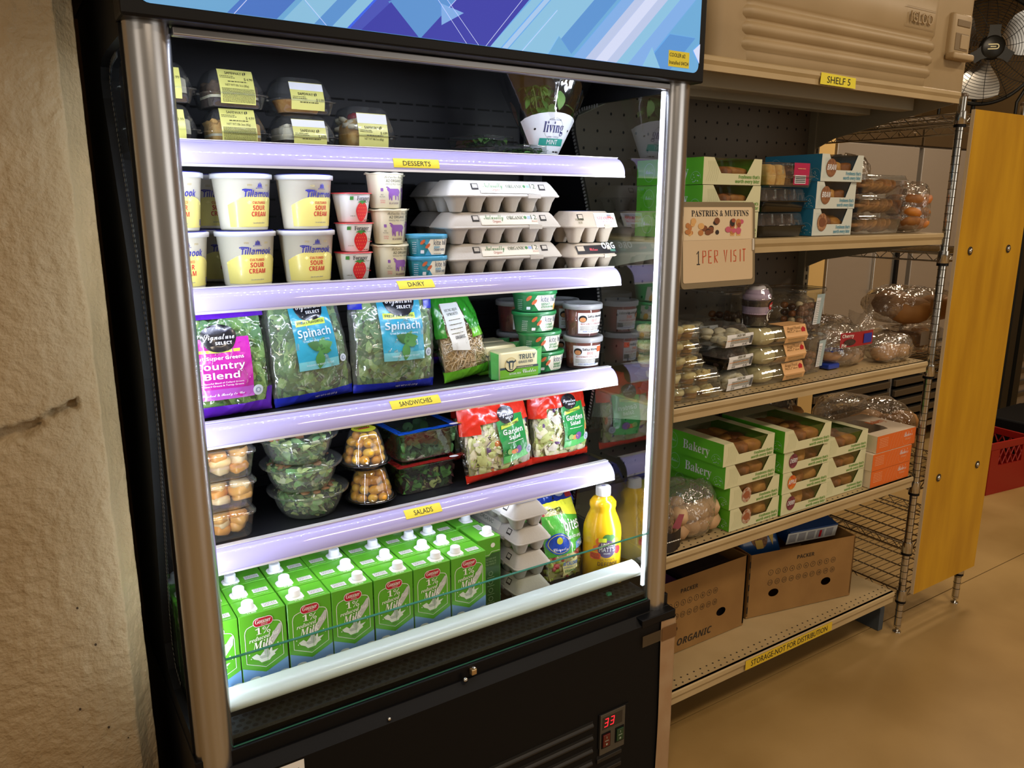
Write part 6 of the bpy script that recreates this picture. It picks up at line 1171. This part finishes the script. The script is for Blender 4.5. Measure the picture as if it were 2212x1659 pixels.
def strudel(lb, loc, rz, cake):
    t = thing('pastry_box', lb, 'pastry', loc, rz, 'pastry boxes with white labels'); w, d, h = .128, .12, .060; r = random.Random(hash_s(lb))
    m = MB(); m.rbox([(w * .80, d * .8, .012, .0005), (w * .86, d * .86, .014, h * .5), (w, d, .016, h * .52), (w, d, .016, h * .55)], M('tray_black') if cake == 'd' else CLEAR, 4, (True, False)); m.build('tray', t)
    m = MB(); m.rbox([(w, d, .016, h * .555), (w * .92, d * .92, .014, h * .58), (w * .74, d * .74, .014, h - .003), (w * .64, d * .64, .014, h)], CLEAR, 4, (False, True)); m.build('lid', t)
    m = MB(); [chip(m, CAKE['cream'] if cake != 'd' else CAKE['choc'], (r.uniform(-.3, .3) * w, r.uniform(-.3, .25) * d, h * r.uniform(.2, .62)), (.020, .018, .010), r, 2) for i in range(16)]; m.build('pastry', t)
    m = MB(); lf = lambda o_: (lambda u, v: Vector((u, -d * .50 - o_ + (.012 * ((v - h * .5) / h) if v > h * .5 else -.012 * ((v - h * .5) / h)), v))); m.grid(lambda u, v: lf(.001)(-w * .40 + w * .86 * u, h * .04 + h * .58 * v), 2, 6, M('label_white')); B = lf(.0018); m.text('LINZER TART', .006, INKG, B, .006, h * .50, font='bold', w=.036)
    for k in range(5): dash(m, B, -w * .26, w * .36, h * (.42 - .055 * k), .0016, INKG, k)
    m.rect(-w * .38, h * .33, w * .3, h * .36, M('print_peach', 'f0b48a', .5), B); m.text('8.00', .006, INK, B, -w * .2, h * .07, w=.014); m.text('0.42', .006, INK, B, w * .22, h * .07, w=.02)
    for i in range(7): m.rect(w * .36 + i * .0016, h * .12, w * .365 + i * .0016 + .0004, h * .5, INK, B)
    m.build('label', t); return t
strudel('pastry box with white label, bottom of the stack beside the lemon muffins', (1.682, 1.482, Z_3), .06, 'l'); strudel('dark tray pastry box with white label in the middle of the stack of three', (1.676, 1.482, Z_3 + .061), .10, 'd'); strudel('pastry box with white label, top of the stack beside the lemon muffins', (1.670, 1.482, Z_3 + .122), .04, 'l')
strudel('pastry box behind the white labelled stack, half hidden', (1.69, 1.63, Z_3 + .122), 0, 'l'); strudel('lower pastry box hidden behind the white labelled stack', (1.69, 1.63, Z_3 + .061), 0, 'd'); strudel('lowest pastry box hidden behind the white labelled stack', (1.69, 1.63, Z_3), 0, 'd')
def angel(lb):
    t = thing('mini_cake_pack', lb, 'cake', group='angel food mini cake packs'); w, d, h = .205, .105, .0535
    m = MB(); m.rbox([(w, d * .86, .016, .0005), (w, d, .016, h * .40), (w * 1.05, d * 1.05, .018, h * .42), (w * 1.05, d * 1.05, .018, h * .45), (w, d, .016, h * .47), (w * .92, d * .74, .014, h)], CLEAR, 4)
    m.build('box', t)
    for sx_ in (-1, 1):
        m = MB(); n = 40; m.loft([[(sx_ * w * .245 + q * (1 + .03 * cos(14 * 2 * pi * j / n)) * cos(2 * pi * j / n), q * (1 + .03 * cos(14 * 2 * pi * j / n)) * sin(2 * pi * j / n), z * h) for j in range(n)] for q, z in ((.030, .06), (.044, .22), (.047, .44), (.044, .66), (.034, .88), (.016, .93))], M('angel_cake', 'dccb94', .7, bump=(80, .3, .002)), True, (True, True)); m.build('mini_cake', t)
    m = MB(); PB = M('label_peach', 'e0b07a', .5); P = [(-d * .40, h + .001), (-d * .50, h * .55), (-d * .535, h * .43), (-d * .48, h * .1)]
    for a in range(3): m.add([(w * .02, P[a][0] - .002, P[a][1]), (w * .50, P[a][0] - .002, P[a][1]), (w * .50, P[a + 1][0] - .002, P[a + 1][1]), (w * .02, P[a + 1][0] - .002, P[a + 1][1])], [(0, 1, 2, 3)], PB)
    m.rect(w * .02, -d * .4, w * .50, d * .1, PB, top(0, 0, h, 0, .0012)); f = lambda u, v: Vector((u, -d * .45 - .0035 - (h * .78 - v) * .24, v)); m.text('Angel Food', h * .17, M('ink_brown'), f, w * .22, h * .80, font='', w=w * .28); m.text('Mini-Cakes', h * .17, M('ink_brown'), f, w * .22, h * .60, font='', w=w * .28); m.poly([(w * .38, h * .58), (w * .46, h * .58), (w * .47, h * .80), (w * .42, h * .92), (w * .38, h * .80)], M('print_red'), f)
    for k in range(5): dash(m, f, w * .07, w * .44, h * (.44 - .07 * k), .0012, INKG, k)
    m.build('label', t); return t
an = angel('pack of two angel food mini cakes with peach label, bottom of three'); an.location = (1.860, 1.472, Z_3); an.rotation_euler.z = .03
dup(an, (1.862, 1.472, Z_3 + .0548), .06, 'pack of two angel food mini cakes with peach label, middle of three'); dup(an, (1.857, 1.472, Z_3 + .1096), .0, 'pack of two angel food mini cakes with peach label, top of three')
# chocolate raspberry cup on top of the mini cakes
t = thing('dessert_cup', 'chocolate raspberry dessert cup with whipped swirl on top of the mini cake packs', 'dessert', (1.812, 1.488, Z_3 + .1645), .12)
m = MB(); m.lathe([(.030, .0), (.032, .002), (.038, .034)], CAKE['choc'], 36); m.lathe([(.0378, .034), (.040, .056), (.0, .056)], M('cream_lilac', 'cbb3d2', .5), 36, cap=(False, False)); m.lathe([(.040, .056), (.042, .072), (.0, .072)], CAKE['choc'], 36, cap=(False, False))
for z, R in ((.078, .030), (.089, .023), (.099, .014)): m.tube([(R * cos(a), R * sin(a), z + .006 * a / 6.3) for a in [2 * pi * i / 22 for i in range(23)]], .0105, M('cream_lilac') if z < .095 else M('cream_white', 'f0e8ee', .5), 10)
m.build('dessert', t); m = MB(); m.lathe([(.0315, .0), (.033, .002), (.0435, .074), (.0475, .076), (.0475, .080), (.044, .082), (.040, .104), (.028, .118), (.0, .122)], CLEAR, 44, cap=(True, False)); m.build('cup', t)
m = MB(); A, B, D = cone(.033, .0435, .074, 0, .0012), cone(.033, .0435, .074, 0, .0018), cone(.033, .0435, .074, 0, .0024); m.disc(.016, .058, .018, .012, M('print_red'), A, 20, .01); m.text('RASPBERRY', .006, MWH, B, .016, .056, font='bold', w=.030); m.disc(.014, .030, .018, .016, MWH, A, 22, .01); m.poly([(.000, .036), (.008, .044), (.014, .040), (.022, .046), (.030, .038), (.028, .024), (.016, .018), (.004, .022)], CAKE['choc'], B, .01); m.text('CHOCOLATE', .0055, MWH, D, .015, .032, font='bold', w=.024); m.text('CUP', .0055, MWH, D, .015, .024, font='bold', w=.012); m.build('label', t)
# tubs of chocolate nuts
NUTC = [M('nut_%d' % i, c, .25, coat=.4) for i, c in enumerate(('5a3018', '7a4422', 'e6d0a4', '4a2814', '9a5c2c'))]
def nuts(lb, loc, rz, w, h, seed, full):
    t = thing('nut_tub', lb, 'tub', loc, rz, 'clear tubs of chocolate nuts'); r = random.Random(seed)
    m = MB(); m.rbox([(w * .76, w * .76, .014, .0005), (w * .80, w * .8, .016, .004), (w * .95, w * .95, .02, h - .012), (w, w, .022, h - .010), (w, w, .022, h - .004), (w * .96, w * .96, .02, h), (w * .9, w * .9, .02, h - .004)], CLEAR, 5); m.build('tub', t)
    k = 0; z = .0155
    while z < h * full:
        s = w * (.76 + .19 * z / h) * .5 - .012
        for (x, y) in ((-.75, -.95), (-.25, -.95), (.25, -.95), (.75, -.95), (-.95, -.5), (-.95, 0), (.9, -.5), (0, -.4), (.5, -.3)):
            m = MB(); chip(m, NUTC[int(r.random() * 5)], (x * s + r.uniform(-.003, .003), y * s, z + r.uniform(-.004, .004)), (.0115, .0115, .0105), r, 2); m.build('chocolate_nut', t)
        z += .021
    m = MB(); m.rect(w * .08, h * .16, w * .38, h * .86, M('label_duck', 'a9c0c8', .5), lambda u, v: Vector((u, -w * (.385 + .09 * v / h) - .002, v)))
    m.rect(w * .08, h * .16, w * .24, h * .78, M('label_white'), lambda u, v: Vector((u, -w * (.385 + .09 * v / h) - .0026, v)))
    for k in range(12): dash(m, lambda u, v: Vector((u, -w * (.385 + .09 * v / h) - .0032, v)), w * .10, w * .23, h * (.2 + .045 * k), .0014, INKG, k)
    m.build('label', t); return t
nuts('clear tub of chocolate nuts, lower one beside the mini cake packs', (2.045, 1.500, Z_3), .08, .120, .118, 3, .62); nuts('clear tub of chocolate nuts, upper one standing on another nut tub', (2.075, 1.560, Z_3 + .119), .10, .150, .135, 5, .66); nuts('clear nut tub underneath and behind the lower front nut tub', (2.095, 1.632, Z_3), .1, .125, .118, 8, .6)
nuts('dark nut tub with blue label behind the raspberry cup', (1.845, 1.64, Z_3 + .119), .05, .150, .135, 6, .5); nuts('dark nut tub at the back under the blue labelled one', (1.845, 1.64, Z_3), .05, .150, .118, 7, .5)
# bags at the right of the muffin shelf
def redlab(m):
    f = lambda u, v: Vector((u, -.075 - .01 * cos(u * 14), v)); m.rect(-.10, .075, .06, .120, M('pack_red', 'a3222c', .35, coat=.4), f, .02); g = lambda u, v: Vector((u, -.077 - .01 * cos(u * 14), v)); m.rect(.005, .082, .05, .112, M('pack_blue', '2c3aa0', .35), g); m.disc(-.06, .090, .026, .010, CAKE['choc'], g, 16); m.text('Cherry', .010, MWH, g, -.07, .105, font='bold', w=.05); m.text('Pie', .010, MWH, g, -.085, .066 + .01, font='bold', w=.02)
t = breadbag('snack_bag', 'clear bag holding red and blue snack packs beside the nut tubs', 'snacks', (2.232, 1.500, Z_3), 0, .215, .14, .135, 11, [(-.06, -.02, .04, 1), (.0, -.02, .035, 1), (.055, -.02, .03, 1)], [M('pack_tan', 'b08a68', .4)], (.040, .035, .020), (.06, -.02, .10, .05, .8, .4), redlab, 'snack_pack')
m = MB(); m.box(-.105, -.05, .002, -.05, .0, .018, M('pack_royal', '2444b0', .3, coat=.4), .004); m.box(-.09, -.045, .045, -.03, .0, .060, M('pack_royal'), .004); m.build('snack_pack', t)
breadbag('croissant_bag', 'clear bag of croissants at the front right corner of the muffin shelf', 'bread', (2.440, 1.452, Z_3), 0, .195, .13, .085, 13, [(-.05, -.01, .030, 1), (.01, 0, .032, 1), (.055, -.01, .028, 1)], RL[:2], (.040, .032, .022), None, None, 'croissant')
breadbag('croissant_bag', 'clear bag of baked goods behind the red snack packs', 'bread', (2.36, 1.640, Z_3), 0, .28, .11, .13, 15, [(-.08, -.01, .04, 1), (.02, 0, .05, 1), (.09, -.01, .04, 1)], RL, (.05, .036, .03), None, None, 'croissant')
m = MB(); m.box(2.10, 1.70, Z_3, 2.50, 1.84, Z_3 + .115, M('kraft_box', '7a5226', .75), .002); m.poly([(2.27, Z_3 + .03), (2.315, Z_3 + .022), (2.33, Z_3 + .06), (2.29, Z_3 + .068)], INK, flat(0, 1.70, 0, .001)); o = m.build('cardboard_box'); tag(o, 'brown cardboard box at the back of the muffin shelf behind the red snacks', 'box')
breadbag('bread_bag', 'bag of sliced bread lying on the brown cardboard box', 'bread', (2.30, 1.77, Z_3 + .1165), 0, .30, .12, .075, 17, [(-.07, 0, .03, 1), (.05, 0, .03, 1)], PRL, (.06, .04, .025), None, lambda m: m.rect(-.04, .012, .07, .03, M('label_plum', '6a2a34', .5), lambda u, v: Vector((u, -.062, v))), 'bread_loaf')
breadbag('pastry_bag', 'bag of orange pastries at the right end of the pastry shelf, behind the chrome post', 'bread', (2.455, 1.452, Z_2), 0, .150, .14, .150, 19, [(-.03 + .05 * (i % 2), -.03 + .05 * ((i // 2) % 2), .030 + .034 * (i // 4), 1) for i in range(12)], [M('pastry_orange', 'a85a1c', .5, mott=('c8802c', 30)), PAST[1]], (.036, .034, .018), None, None, 'pastry')
breadbag('pastry_bag', 'large crumpled clear bag of pastries behind the cookie trays', 'bread', (2.40, 1.66, Z_2), 0, .20, .17, .24, 23, [(-.04 + .06 * (i % 2), -.02, .045 + .05 * (i // 2), 1) for i in range(6)], RL[1:], (.045, .04, .026), None, None, 'pastry')
# bags on the wire rack
breadbag('bread_bag', 'bag of big brown buns on the wire rack, topmost behind the chrome post', 'bread', (2.775, 1.60, 1.094), 0, .36, .26, .125, 25, [(-.09, -.06, .055, 1), (.06, -.08, .055, 1), (.0, .05, .06, 1)], RL[1:], (.072, .062, .048), None, None, 'bun')
def hd(m): f = lambda u, v: Vector((u, -.098, v)); m.rect(-.09, .035, .12, .085, M('label_white'), f); g = lambda u, v: Vector((u, -.0995, v)); m.text('HERO', .011, INK, g, .0, .070, font='bold', w=.045); m.text('CLASSIC', .010, INK, g, .0, .056, font='bold', w=.055); m.text('HOT DOG BUNS', .010, INK, g, .01, .042, font='bold', w=.09)
breadbag('bun_bag', 'bag of hot dog buns with white label on the wire rack under the big buns', 'bread', (2.785, 1.585, .990), 0, .34, .20, .09, 27, [(-.08, 0, .04, 1), (.0, 0, .04, 1), (.08, 0, .04, 1)], [PAST[2], PRL[0]], (.036, .07, .03), None, hd, 'bun')
breadbag('bread_bag', 'bag of rolls on the lower wire rack shelf behind the orange boxes', 'bread', (2.77, 1.72, .575), 0, .36, .40, .20, 29, [(-.08 + .08 * (i % 3), -.12 + .08 * ((i // 3) % 3), .05 + .07 * (i // 9), 1) for i in range(14)], RL[:2], (.05, .05, .04), None)
# cardboard boxes on the base shelf
KR = M('kraft_card', '96713e', .75, mott=('8a6636', 8), bump=(200, .1, .001)); KRD = M('kraft_inside', '7a5628', .8); PRN = M('print_dark', '2a2016', .7); Z_1 = .1795
def packer(lb, loc, rz, w, d, h, org, seed):
    t = thing('cardboard_box', lb, 'box', loc, rz, None); th = .006; ox = -.055 if org else 0
    m = MB(); m.box(-w / 2, -d / 2, 0, w / 2, d / 2, th, KR); m.box(-w / 2, -d / 2, th, -w / 2 + th, d / 2, h, KR); m.box(w / 2 - th, -d / 2, th, w / 2, d / 2, h, KR); m.box(-w / 2, d / 2 - th, th, w / 2, d / 2, h, KR)
    b = bmesh.new(); 
    for L in ([(-w / 2, th), (w / 2, th), (w / 2, h), (-w / 2, h)],) + tuple([(cx + .021 * cos(a), h * .33 + .014 * sin(a) + .1 * (cx - 0) * 0) for a in [2 * pi * i / 16 for i in range(16)]] for cx in (-w * .26, w * .24)):
        vs = [b.verts.new((x, -d / 2, z)) for x, z in L]
        for i in range(len(vs)): b.edges.new((vs[i], vs[(i + 1) % len(vs)]))
    bmesh.ops.triangle_fill(b, edges=b.edges[:], use_beauty=True); m.bm(b, KR); m.rect(-w / 2 + th, th, w / 2 - th, h, KRD, flat(0, -d / 2 + th, 0, 0)) if False else None
    A = flat(0, -d / 2, 0, .0008); m.text('PACKER', .013, PRN, A, w * .02 + ox, h * .80, font='bold', w=.072)
    for k in range(20):
        x = ox + w * (-.30 + .066 * (k % 10)); z = h * (.665 if k < 10 else .505); m.line([(x + .0095 * cos(a), z + .0095 * sin(a)) for a in [2 * pi * i / 18 for i in range(18)]], .0011, PRN, A, True); m.text(str(k + 1), .0085, PRN, A, x, z - .0043, w=(0 if k == 0 else .0058 if k < 9 else .0095))
    if org: m.text('ORGANIC', .022, PRN, A, -w * .03, h * .09, font='boldi', w=.15)
    for z in [h * .08 + h * .18 * i for i in range(5)]: m.rect(-w / 2 + .001, z, -w / 2 + .005, z + h * .10, SLOT, A)
    m.build('carton', t); return t
packer('brown cardboard box marked ORGANIC on the base shelf, nearest the black cooler', (1.675, 1.642, Z_1 + .001), 0, .42, .265, .245, True, 1); packer('brown cardboard box holding blue cookie packages, right one on the base shelf', (2.164, 1.608, Z_1 + .001), -.20, .443, .25, .225, False, 2)
CHB = M('pack_cookieblue', '15498a', .3, coat=.5); CHY = M('pack_yellow', 'd8b030', .4); CKP = M('print_cookie', 'a87234', .5, mott=('5a3416', 120))
def cpack(lb, loc, rot, w, h, d, text=True):
    t = thing('cookie_package', lb, 'cookies', loc, 0, 'blue cookie packages'); t.rotation_euler = rot
    m = MB(); m.rbox([(w * .96, d * .5, .01, 0), (w, d, .014, h * .1), (w, d, .014, h * .9), (w * .96, d * .4, .01, h)], CHB, 4); f, g = flat(0, -d / 2, 0, .001), flat(0, -d / 2, 0, .002)
    m.disc(0, h * .50, h * .26, h * .30, CKP, f, 18); m.poly([(w * .2, h * .75), (w * .42, h * .75), (w * .30, h * .25)], CHY, f); m.text('Chips', h * .20, MWH, g, -w * .22, h * .62, font='serif', w=w * .3); m.poly(rr2(-w * .12, h * .2, w * .06, h * .42, .004), CHY, g); m.build('wrapper', t); return t
cpack('blue cookie package with cookie print leaning in the right cardboard box', (2.055, 1.600, .338), (-.50, 0, -.25), .16, .13, .05)
cpack('second blue cookie package standing deep in the right cardboard box', (2.07, 1.705, .290), (-.1, 0, -.2), .15, .15, .05)
t = thing('cookie_carton', 'blue and white cookie carton lying in the right cardboard box', 'cookies', (2.258, 1.606, .392), -.06); t.rotation_euler = (.22, 0, -.20); m = MB(); m.box(-.10, -.07, 0, .11, .07, .05, CHB, .002); f = flat(0, -.07, 0, .001); m.rect(-.108, .002, .108, .046, MWH, f); g = flat(0, -.07, 0, .0018)
for k in range(5): m.rect(-.10 + k * .04, .008, -.07 + k * .04, .040, M('print_grey2', 'b4b4b8', .6), g)
m.rect(.03, .010, .04, .038, TRED, flat(0, -.07, 0, .0025)); u = top(0, 0, .05, 0, .001); m.disc(.04, .01, .035, .03, CKP, u, 18); m.disc(-.005, -.01, .016, .010, CHY, u, 14); m.text('Mega Pack', .014, M('print_pale'), u, -.055, -.015, font='boldi', w=.07); m.build('carton', t)
m = MB(); m.box(1.48, 1.53, .20, 1.60, 1.64, .41, M('pack_purple', '4a2a62', .35, coat=.3), .004, T=None); m.disc(1.545, .335, .045, .04, M('print_muffin', 'b8a07a', .6, mott=('5a4030', 40)), flat(0, 1.53, 0, .001), 20); o = m.build('snack_carton'); tag(o, 'purple carton with muffin print inside the left cardboard box', 'box')
m = MB(); m.box(1.62, 1.53, .20, 1.84, 1.68, .415, M('pack_charcoal', '241f26', .35, coat=.4), .012); m.poly([(1.64, .33), (1.76, .37), (1.76, .39), (1.64, .36)], MGY, flat(0, 1.53, 0, .001)); o = m.build('snack_carton'); tag(o, 'dark wrapped package inside the left cardboard box', 'box')
m = MB(); m.box(1.46, 1.785, Z_1 + .001, 1.86, 1.868, .50, M('card_maroon', '6e2c18', .6), .003); o = m.build('cardboard_box'); tag(o, 'dark red cardboard box at the back of the base shelf', 'box')
# ================================================================== sign, ice chest, fan
t = thing('whiteboard_sign', 'framed whiteboard reading pastries and muffins clipped to the shelf edge beside the cooler', 'sign', (1.4875, 1.343, 1.312)); t.rotation_euler = (-.085, 0, 0)
m = MB(); w, h = .262, .205; FRM = M('sign_frame', '8a7a5e', .4, .4); m.loft([[(p[0], y, p[1]) for p in rr2(-w / 2, 0, w / 2, h, .012)] for y in (-.004, .006)], FRM, smooth=False); m.build('frame', t)
m = MB(); f = flat(0, -.004, 0, .001); WB = M('whiteboard', 'd6bf9e', .25, coat=.3); m.poly(rr2(-w / 2 + .006, .014, w / 2 - .010, h - .012, .006), WB, f); f2, f3, f4 = flat(0, -.004, 0, .0016), flat(0, -.004, 0, .0021), flat(0, -.004, 0, .0026)
m.rect(-w / 2 + .008, h * .56, w / 2 - .016, h - .014, M('sign_paper', 'dcc8a8', .5), f2); m.text('PASTRIES & MUFFINS', .0145, INK, f3, .004, h - .034, font='serif', w=.20)
OR = M('marker_orange', 'c84a1c', .5); m.line([(-.079, h * .40), (-.073, h * .435), (-.073, h * .28)], .0026, INK, f2); m.line([(-.079, h * .28), (-.068, h * .28)], .0024, INK, f2)
P = {'P': [[(0, 0), (0, 1), (.6, .95), (.65, .6), (0, .5)]], 'E': [[(.6, 1), (0, 1), (0, 0), (.6, 0)], [(0, .5), (.5, .5)]], 'R': [[(0, 0), (0, 1), (.6, .95), (.6, .6), (0, .5), (.6, 0)]], 'V': [[(0, 1), (.3, 0), (.6, 1)]], 'I': [[(.25, 0), (.25, 1)]], 'S': [[(.6, .95), (.1, .9), (.1, .55), (.55, .45), (.5, .05), (0, .05)]], 'T': [[(.3, 0), (.3, 1)], [(0, 1), (.65, 1)]]}
x = -.058
for ch in 'PER VISIT':
    if ch != ' ':
        for st in P[ch]: m.line([(x + p[0] * .0165, h * .29 + p[1] * .030) for p in st], .0026, OR, f2)
    x += .0205 if ch not in ' I' else .013
PC = [M('print_p%d' % i, c, .5) for i, c in enumerate(('b9783c', '7a4420', 'c45a72', 'd8a868', '2a1a16', '9a4a2c'))]
r = random.Random(4)
for i in range(26):
    gx = (-.085, -.03, .055)[i % 3] + r.uniform(-.026, .026); gz = h * .70 + r.uniform(-.014, .018); m.disc(gx, gz, r.uniform(.006, .011), r.uniform(.005, .008), PC[i % 6], flat(0, -.004, 0, .0021 + i * .00004), 12)
for i in range(4): m.disc(.045 + .022 * (i % 2), h * .66 + .02 * (i // 2), .009, .009, PC[(i * 2) % 6], f4, 14); m.poly([(.038 + .022 * (i % 2), h * .60 + .02 * (i // 2)), (.052 + .022 * (i % 2), h * .60 + .02 * (i // 2)), (.054 + .022 * (i % 2), h * .65 + .02 * (i // 2)), (.036 + .022 * (i % 2), h * .65 + .02 * (i // 2))], PC[3], f3)
m.build('board', t); m = MB(); m.box(w / 2 - .013, -.009, h * .42, w / 2 - .008, -.005, h * .56, M('pen_white', 'd8d4cc', .4), .001); m.build('marker_clip', t)
# ice chest on the top shelf
IC = M('chest_plastic', 'b39c78', .5, mott=('aa936e', 4)); t = thing('ice_chest', 'large tan plastic ice chest with ribbed side on the top shelf', 'ice chest', (2.14, 1.652, 1.853))
m = MB(); w, d = 1.28, .41
m.rbox([(w * .94, d * .90, .05, .001), (w * .96, d * .93, .055, .02), (w * .97, d * .95, .06, .30)], IC, 6)
xa, xb, y0 = -.48, .36, -d / 2 - .004
def ys(z): return y0 + .018 * (1 - z / .28)
pr = [(.004, 0), (.03, 1), (.052, 1)]
prof = [(ys(.004) + .02, .004), (ys(.01), .010), (ys(.04), .040)]
for k in range(3):
    z = .044 + .0375 * k; prof += [(ys(z) + .000, z), (ys(z) - .010, z + .006), (ys(z) - .012, z + .018), (ys(z) - .004, z + .028), (ys(z) + .002, z + .032)]
prof += [(ys(.165), .160), (ys(.17) - .004, .166), (ys(.25) - .002, .292), (ys(.25) + .03, .296)]
m.loft([[(x + (0.012 if y > ys(z) + .01 else 0) * sg, y + e, z) for y, z in prof] for x, e, sg in ((xa - .03, .03, 0), (xa, .004, 0), (xa + .02, 0, 0), (xb - .02, 0, 0), (xb, .004, 0), (xb + .012, .03, 0))], IC, False, (False, False))
m.build('body', t)
m = MB(); m.rbox([(w * 1.0, d * .98, .06, .308), (w * 1.01, d, .065, .315), (w * 1.01, d, .065, .335), (w * .98, d * .95, .06, .35), (w * .80, d * .7, .06, .356)], IC, 6); m.build('lid', t)
m = MB(); xh = .50; m.box(xh - .055, -d / 2 - .006, .115, xh + .055, -d / 2 + .05, .245, IC, .01, 3)
m.box(xh - .060, -d / 2 - .022, .106, xh + .060, -d / 2 + .01, .126, IC, .006, 3); m.box(xh - .038, -d / 2 - .0075, .135, xh + .038, -d / 2 - .004, .185, M('chest_shade', '7e6a4c', .6), .001); m.box(xh - .010, -d / 2 - .010, .14, xh + .034, -d / 2 - .006, .182, IC, .002); m.box(xh - .035, -d / 2 - .0085, .205, xh + .04, -d / 2 - .004, .225, M('chest_shade'), .002); m.build('handle', t)
m = MB(); f = lambda u, v: Vector((.265 + u, y0 - .0035 + .001, .203 + v)); m.line([(-.08, -.026), (.08, -.026), (.08, .026), (-.08, .026)], .0016, M('chest_line', '9a8460', .5), f, True)
tx = MB(); tx.text('IGLOO', .030, IC, lambda u, v: Vector((.265 + u, 0, .203 + v)), 0, -.015, w=.115); n0 = len(tx.v)
for y, k in ((y0 - .0055, 0),): m.add([(p[0], y, p[2]) for p in tx.v], tx.f, IC)
vs = tx.v; ed = {}
for fc in tx.f:
    for a, b_ in zip(fc, fc[1:] + fc[:1]): ed[(a, b_)] = 1
for (a, b_) in ed:
    if (b_, a) not in ed: m.add([(vs[a][0], y0 - .0055, vs[a][2]), (vs[b_][0], y0 - .0055, vs[b_][2]), (vs[b_][0], y0 - .002, vs[b_][2]), (vs[a][0], y0 - .002, vs[a][2])], [(0, 1, 2, 3)], IC)
m.build('logo', t)
# fan
t = thing('drum_fan', 'black wire cage fan with steel blades at the top right, on the steel case', 'fan', (5.66, 2.92, 1.984)); t.rotation_euler = (0, 0, -.75)
FB = M('fan_black', '15140f', .4, .3); R = .34; cz = .53; m = MB()
for s_ in (-1, 1):
    for k in range(1, 17):
        q = R * (.16 + .84 * k / 16); y = s_ * .085 * sqrt(max(0, 1 - (q / R) ** 2)) + s_ * .02
        m.tube([(q * cos(a), y, cz + q * sin(a)) for a in [2 * pi * i / 44 for i in range(44)]], .0017, FB, 5, True)
    for k in range(14):
        a = 2 * pi * k / 14; m.tube([(R * q * cos(a + .25 * q), s_ * .085 * sqrt(max(0, 1 - q * q)) + s_ * .022, cz + R * q * sin(a + .25 * q)) for q in (.16, .4, .6, .8, .93, 1)], .002, FB, 5)
m.tube([(R * cos(a), 0, cz + R * sin(a)) for a in [2 * pi * i / 60 for i in range(60)]], .012, FB, 8, True); m.build('cage', t)
m = MB(); T = Matrix.Translation((0, 0, cz)) @ Matrix.Rotation(pi / 2, 4, 'X')
m.lathe([(.0, .125), (.06, .122), (.078, .108), (.08, .09), (.06, .085)], FB, 30, T=T)
for k in range(3):
    a = pi / 2 + 2 * pi * k / 3; m.loft([[(cos(a) * q - sin(a) * s_ * wd, -.115 + .03 * q, cz + sin(a) * q + cos(a) * s_ * wd) for s_ in (-1, 1)] for q, wd in ((.05, .045), (.09, .034), (.135, .036))], FB, False, (False, False))
m.build('hub', t)
m = MB(); g = lambda u, v: Vector((u, -.1262, cz + v)); PL = M('emblem_pale', 'd8cfa0', .4); m.line([(-.035, .014), (.016, .014)] + [(.016 + .014 * sin(a), .014 * cos(a)) for a in [pi * i / 8 for i in range(1, 8)]] + [(.016, -.014), (-.035, -.014)], .007, PL, g); m.line([(-.02, 0), (.014, 0)], .006, PL, g); m.build('emblem', t)
BLD = M('blade_steel', 'c9c6c0', .28, 1.)
for k in range(3):
    a0 = -pi / 2 - .1 + 2 * pi * k / 3; m = MB()
    m.grid(lambda u, v: ((.07 + .235 * v) * cos(a0 + (u - .5) * (.62 + .5 * sin(pi * v * .8)) ), .03 - .06 * u + .02 * v, cz + (.07 + .235 * v) * sin(a0 + (u - .5) * (.62 + .5 * sin(pi * v * .8)))), 10, 10, BLD); m.build('blade', t)
m = MB(); m.tube([(0, .10, cz), (0, .10, .05)], .014, FB, 10); m.tube([(-.24, .02, .02), (-.24, .02, .2), (-.345, .0, cz - .1)], .011, FB, 8); m.tube([(.24, .02, .02), (.24, .02, .2), (.345, 0, cz - .1)], .011, FB, 8); m.box(-.26, -.12, 0, .26, .18, .03, FB, .006); m.build('stand', t)
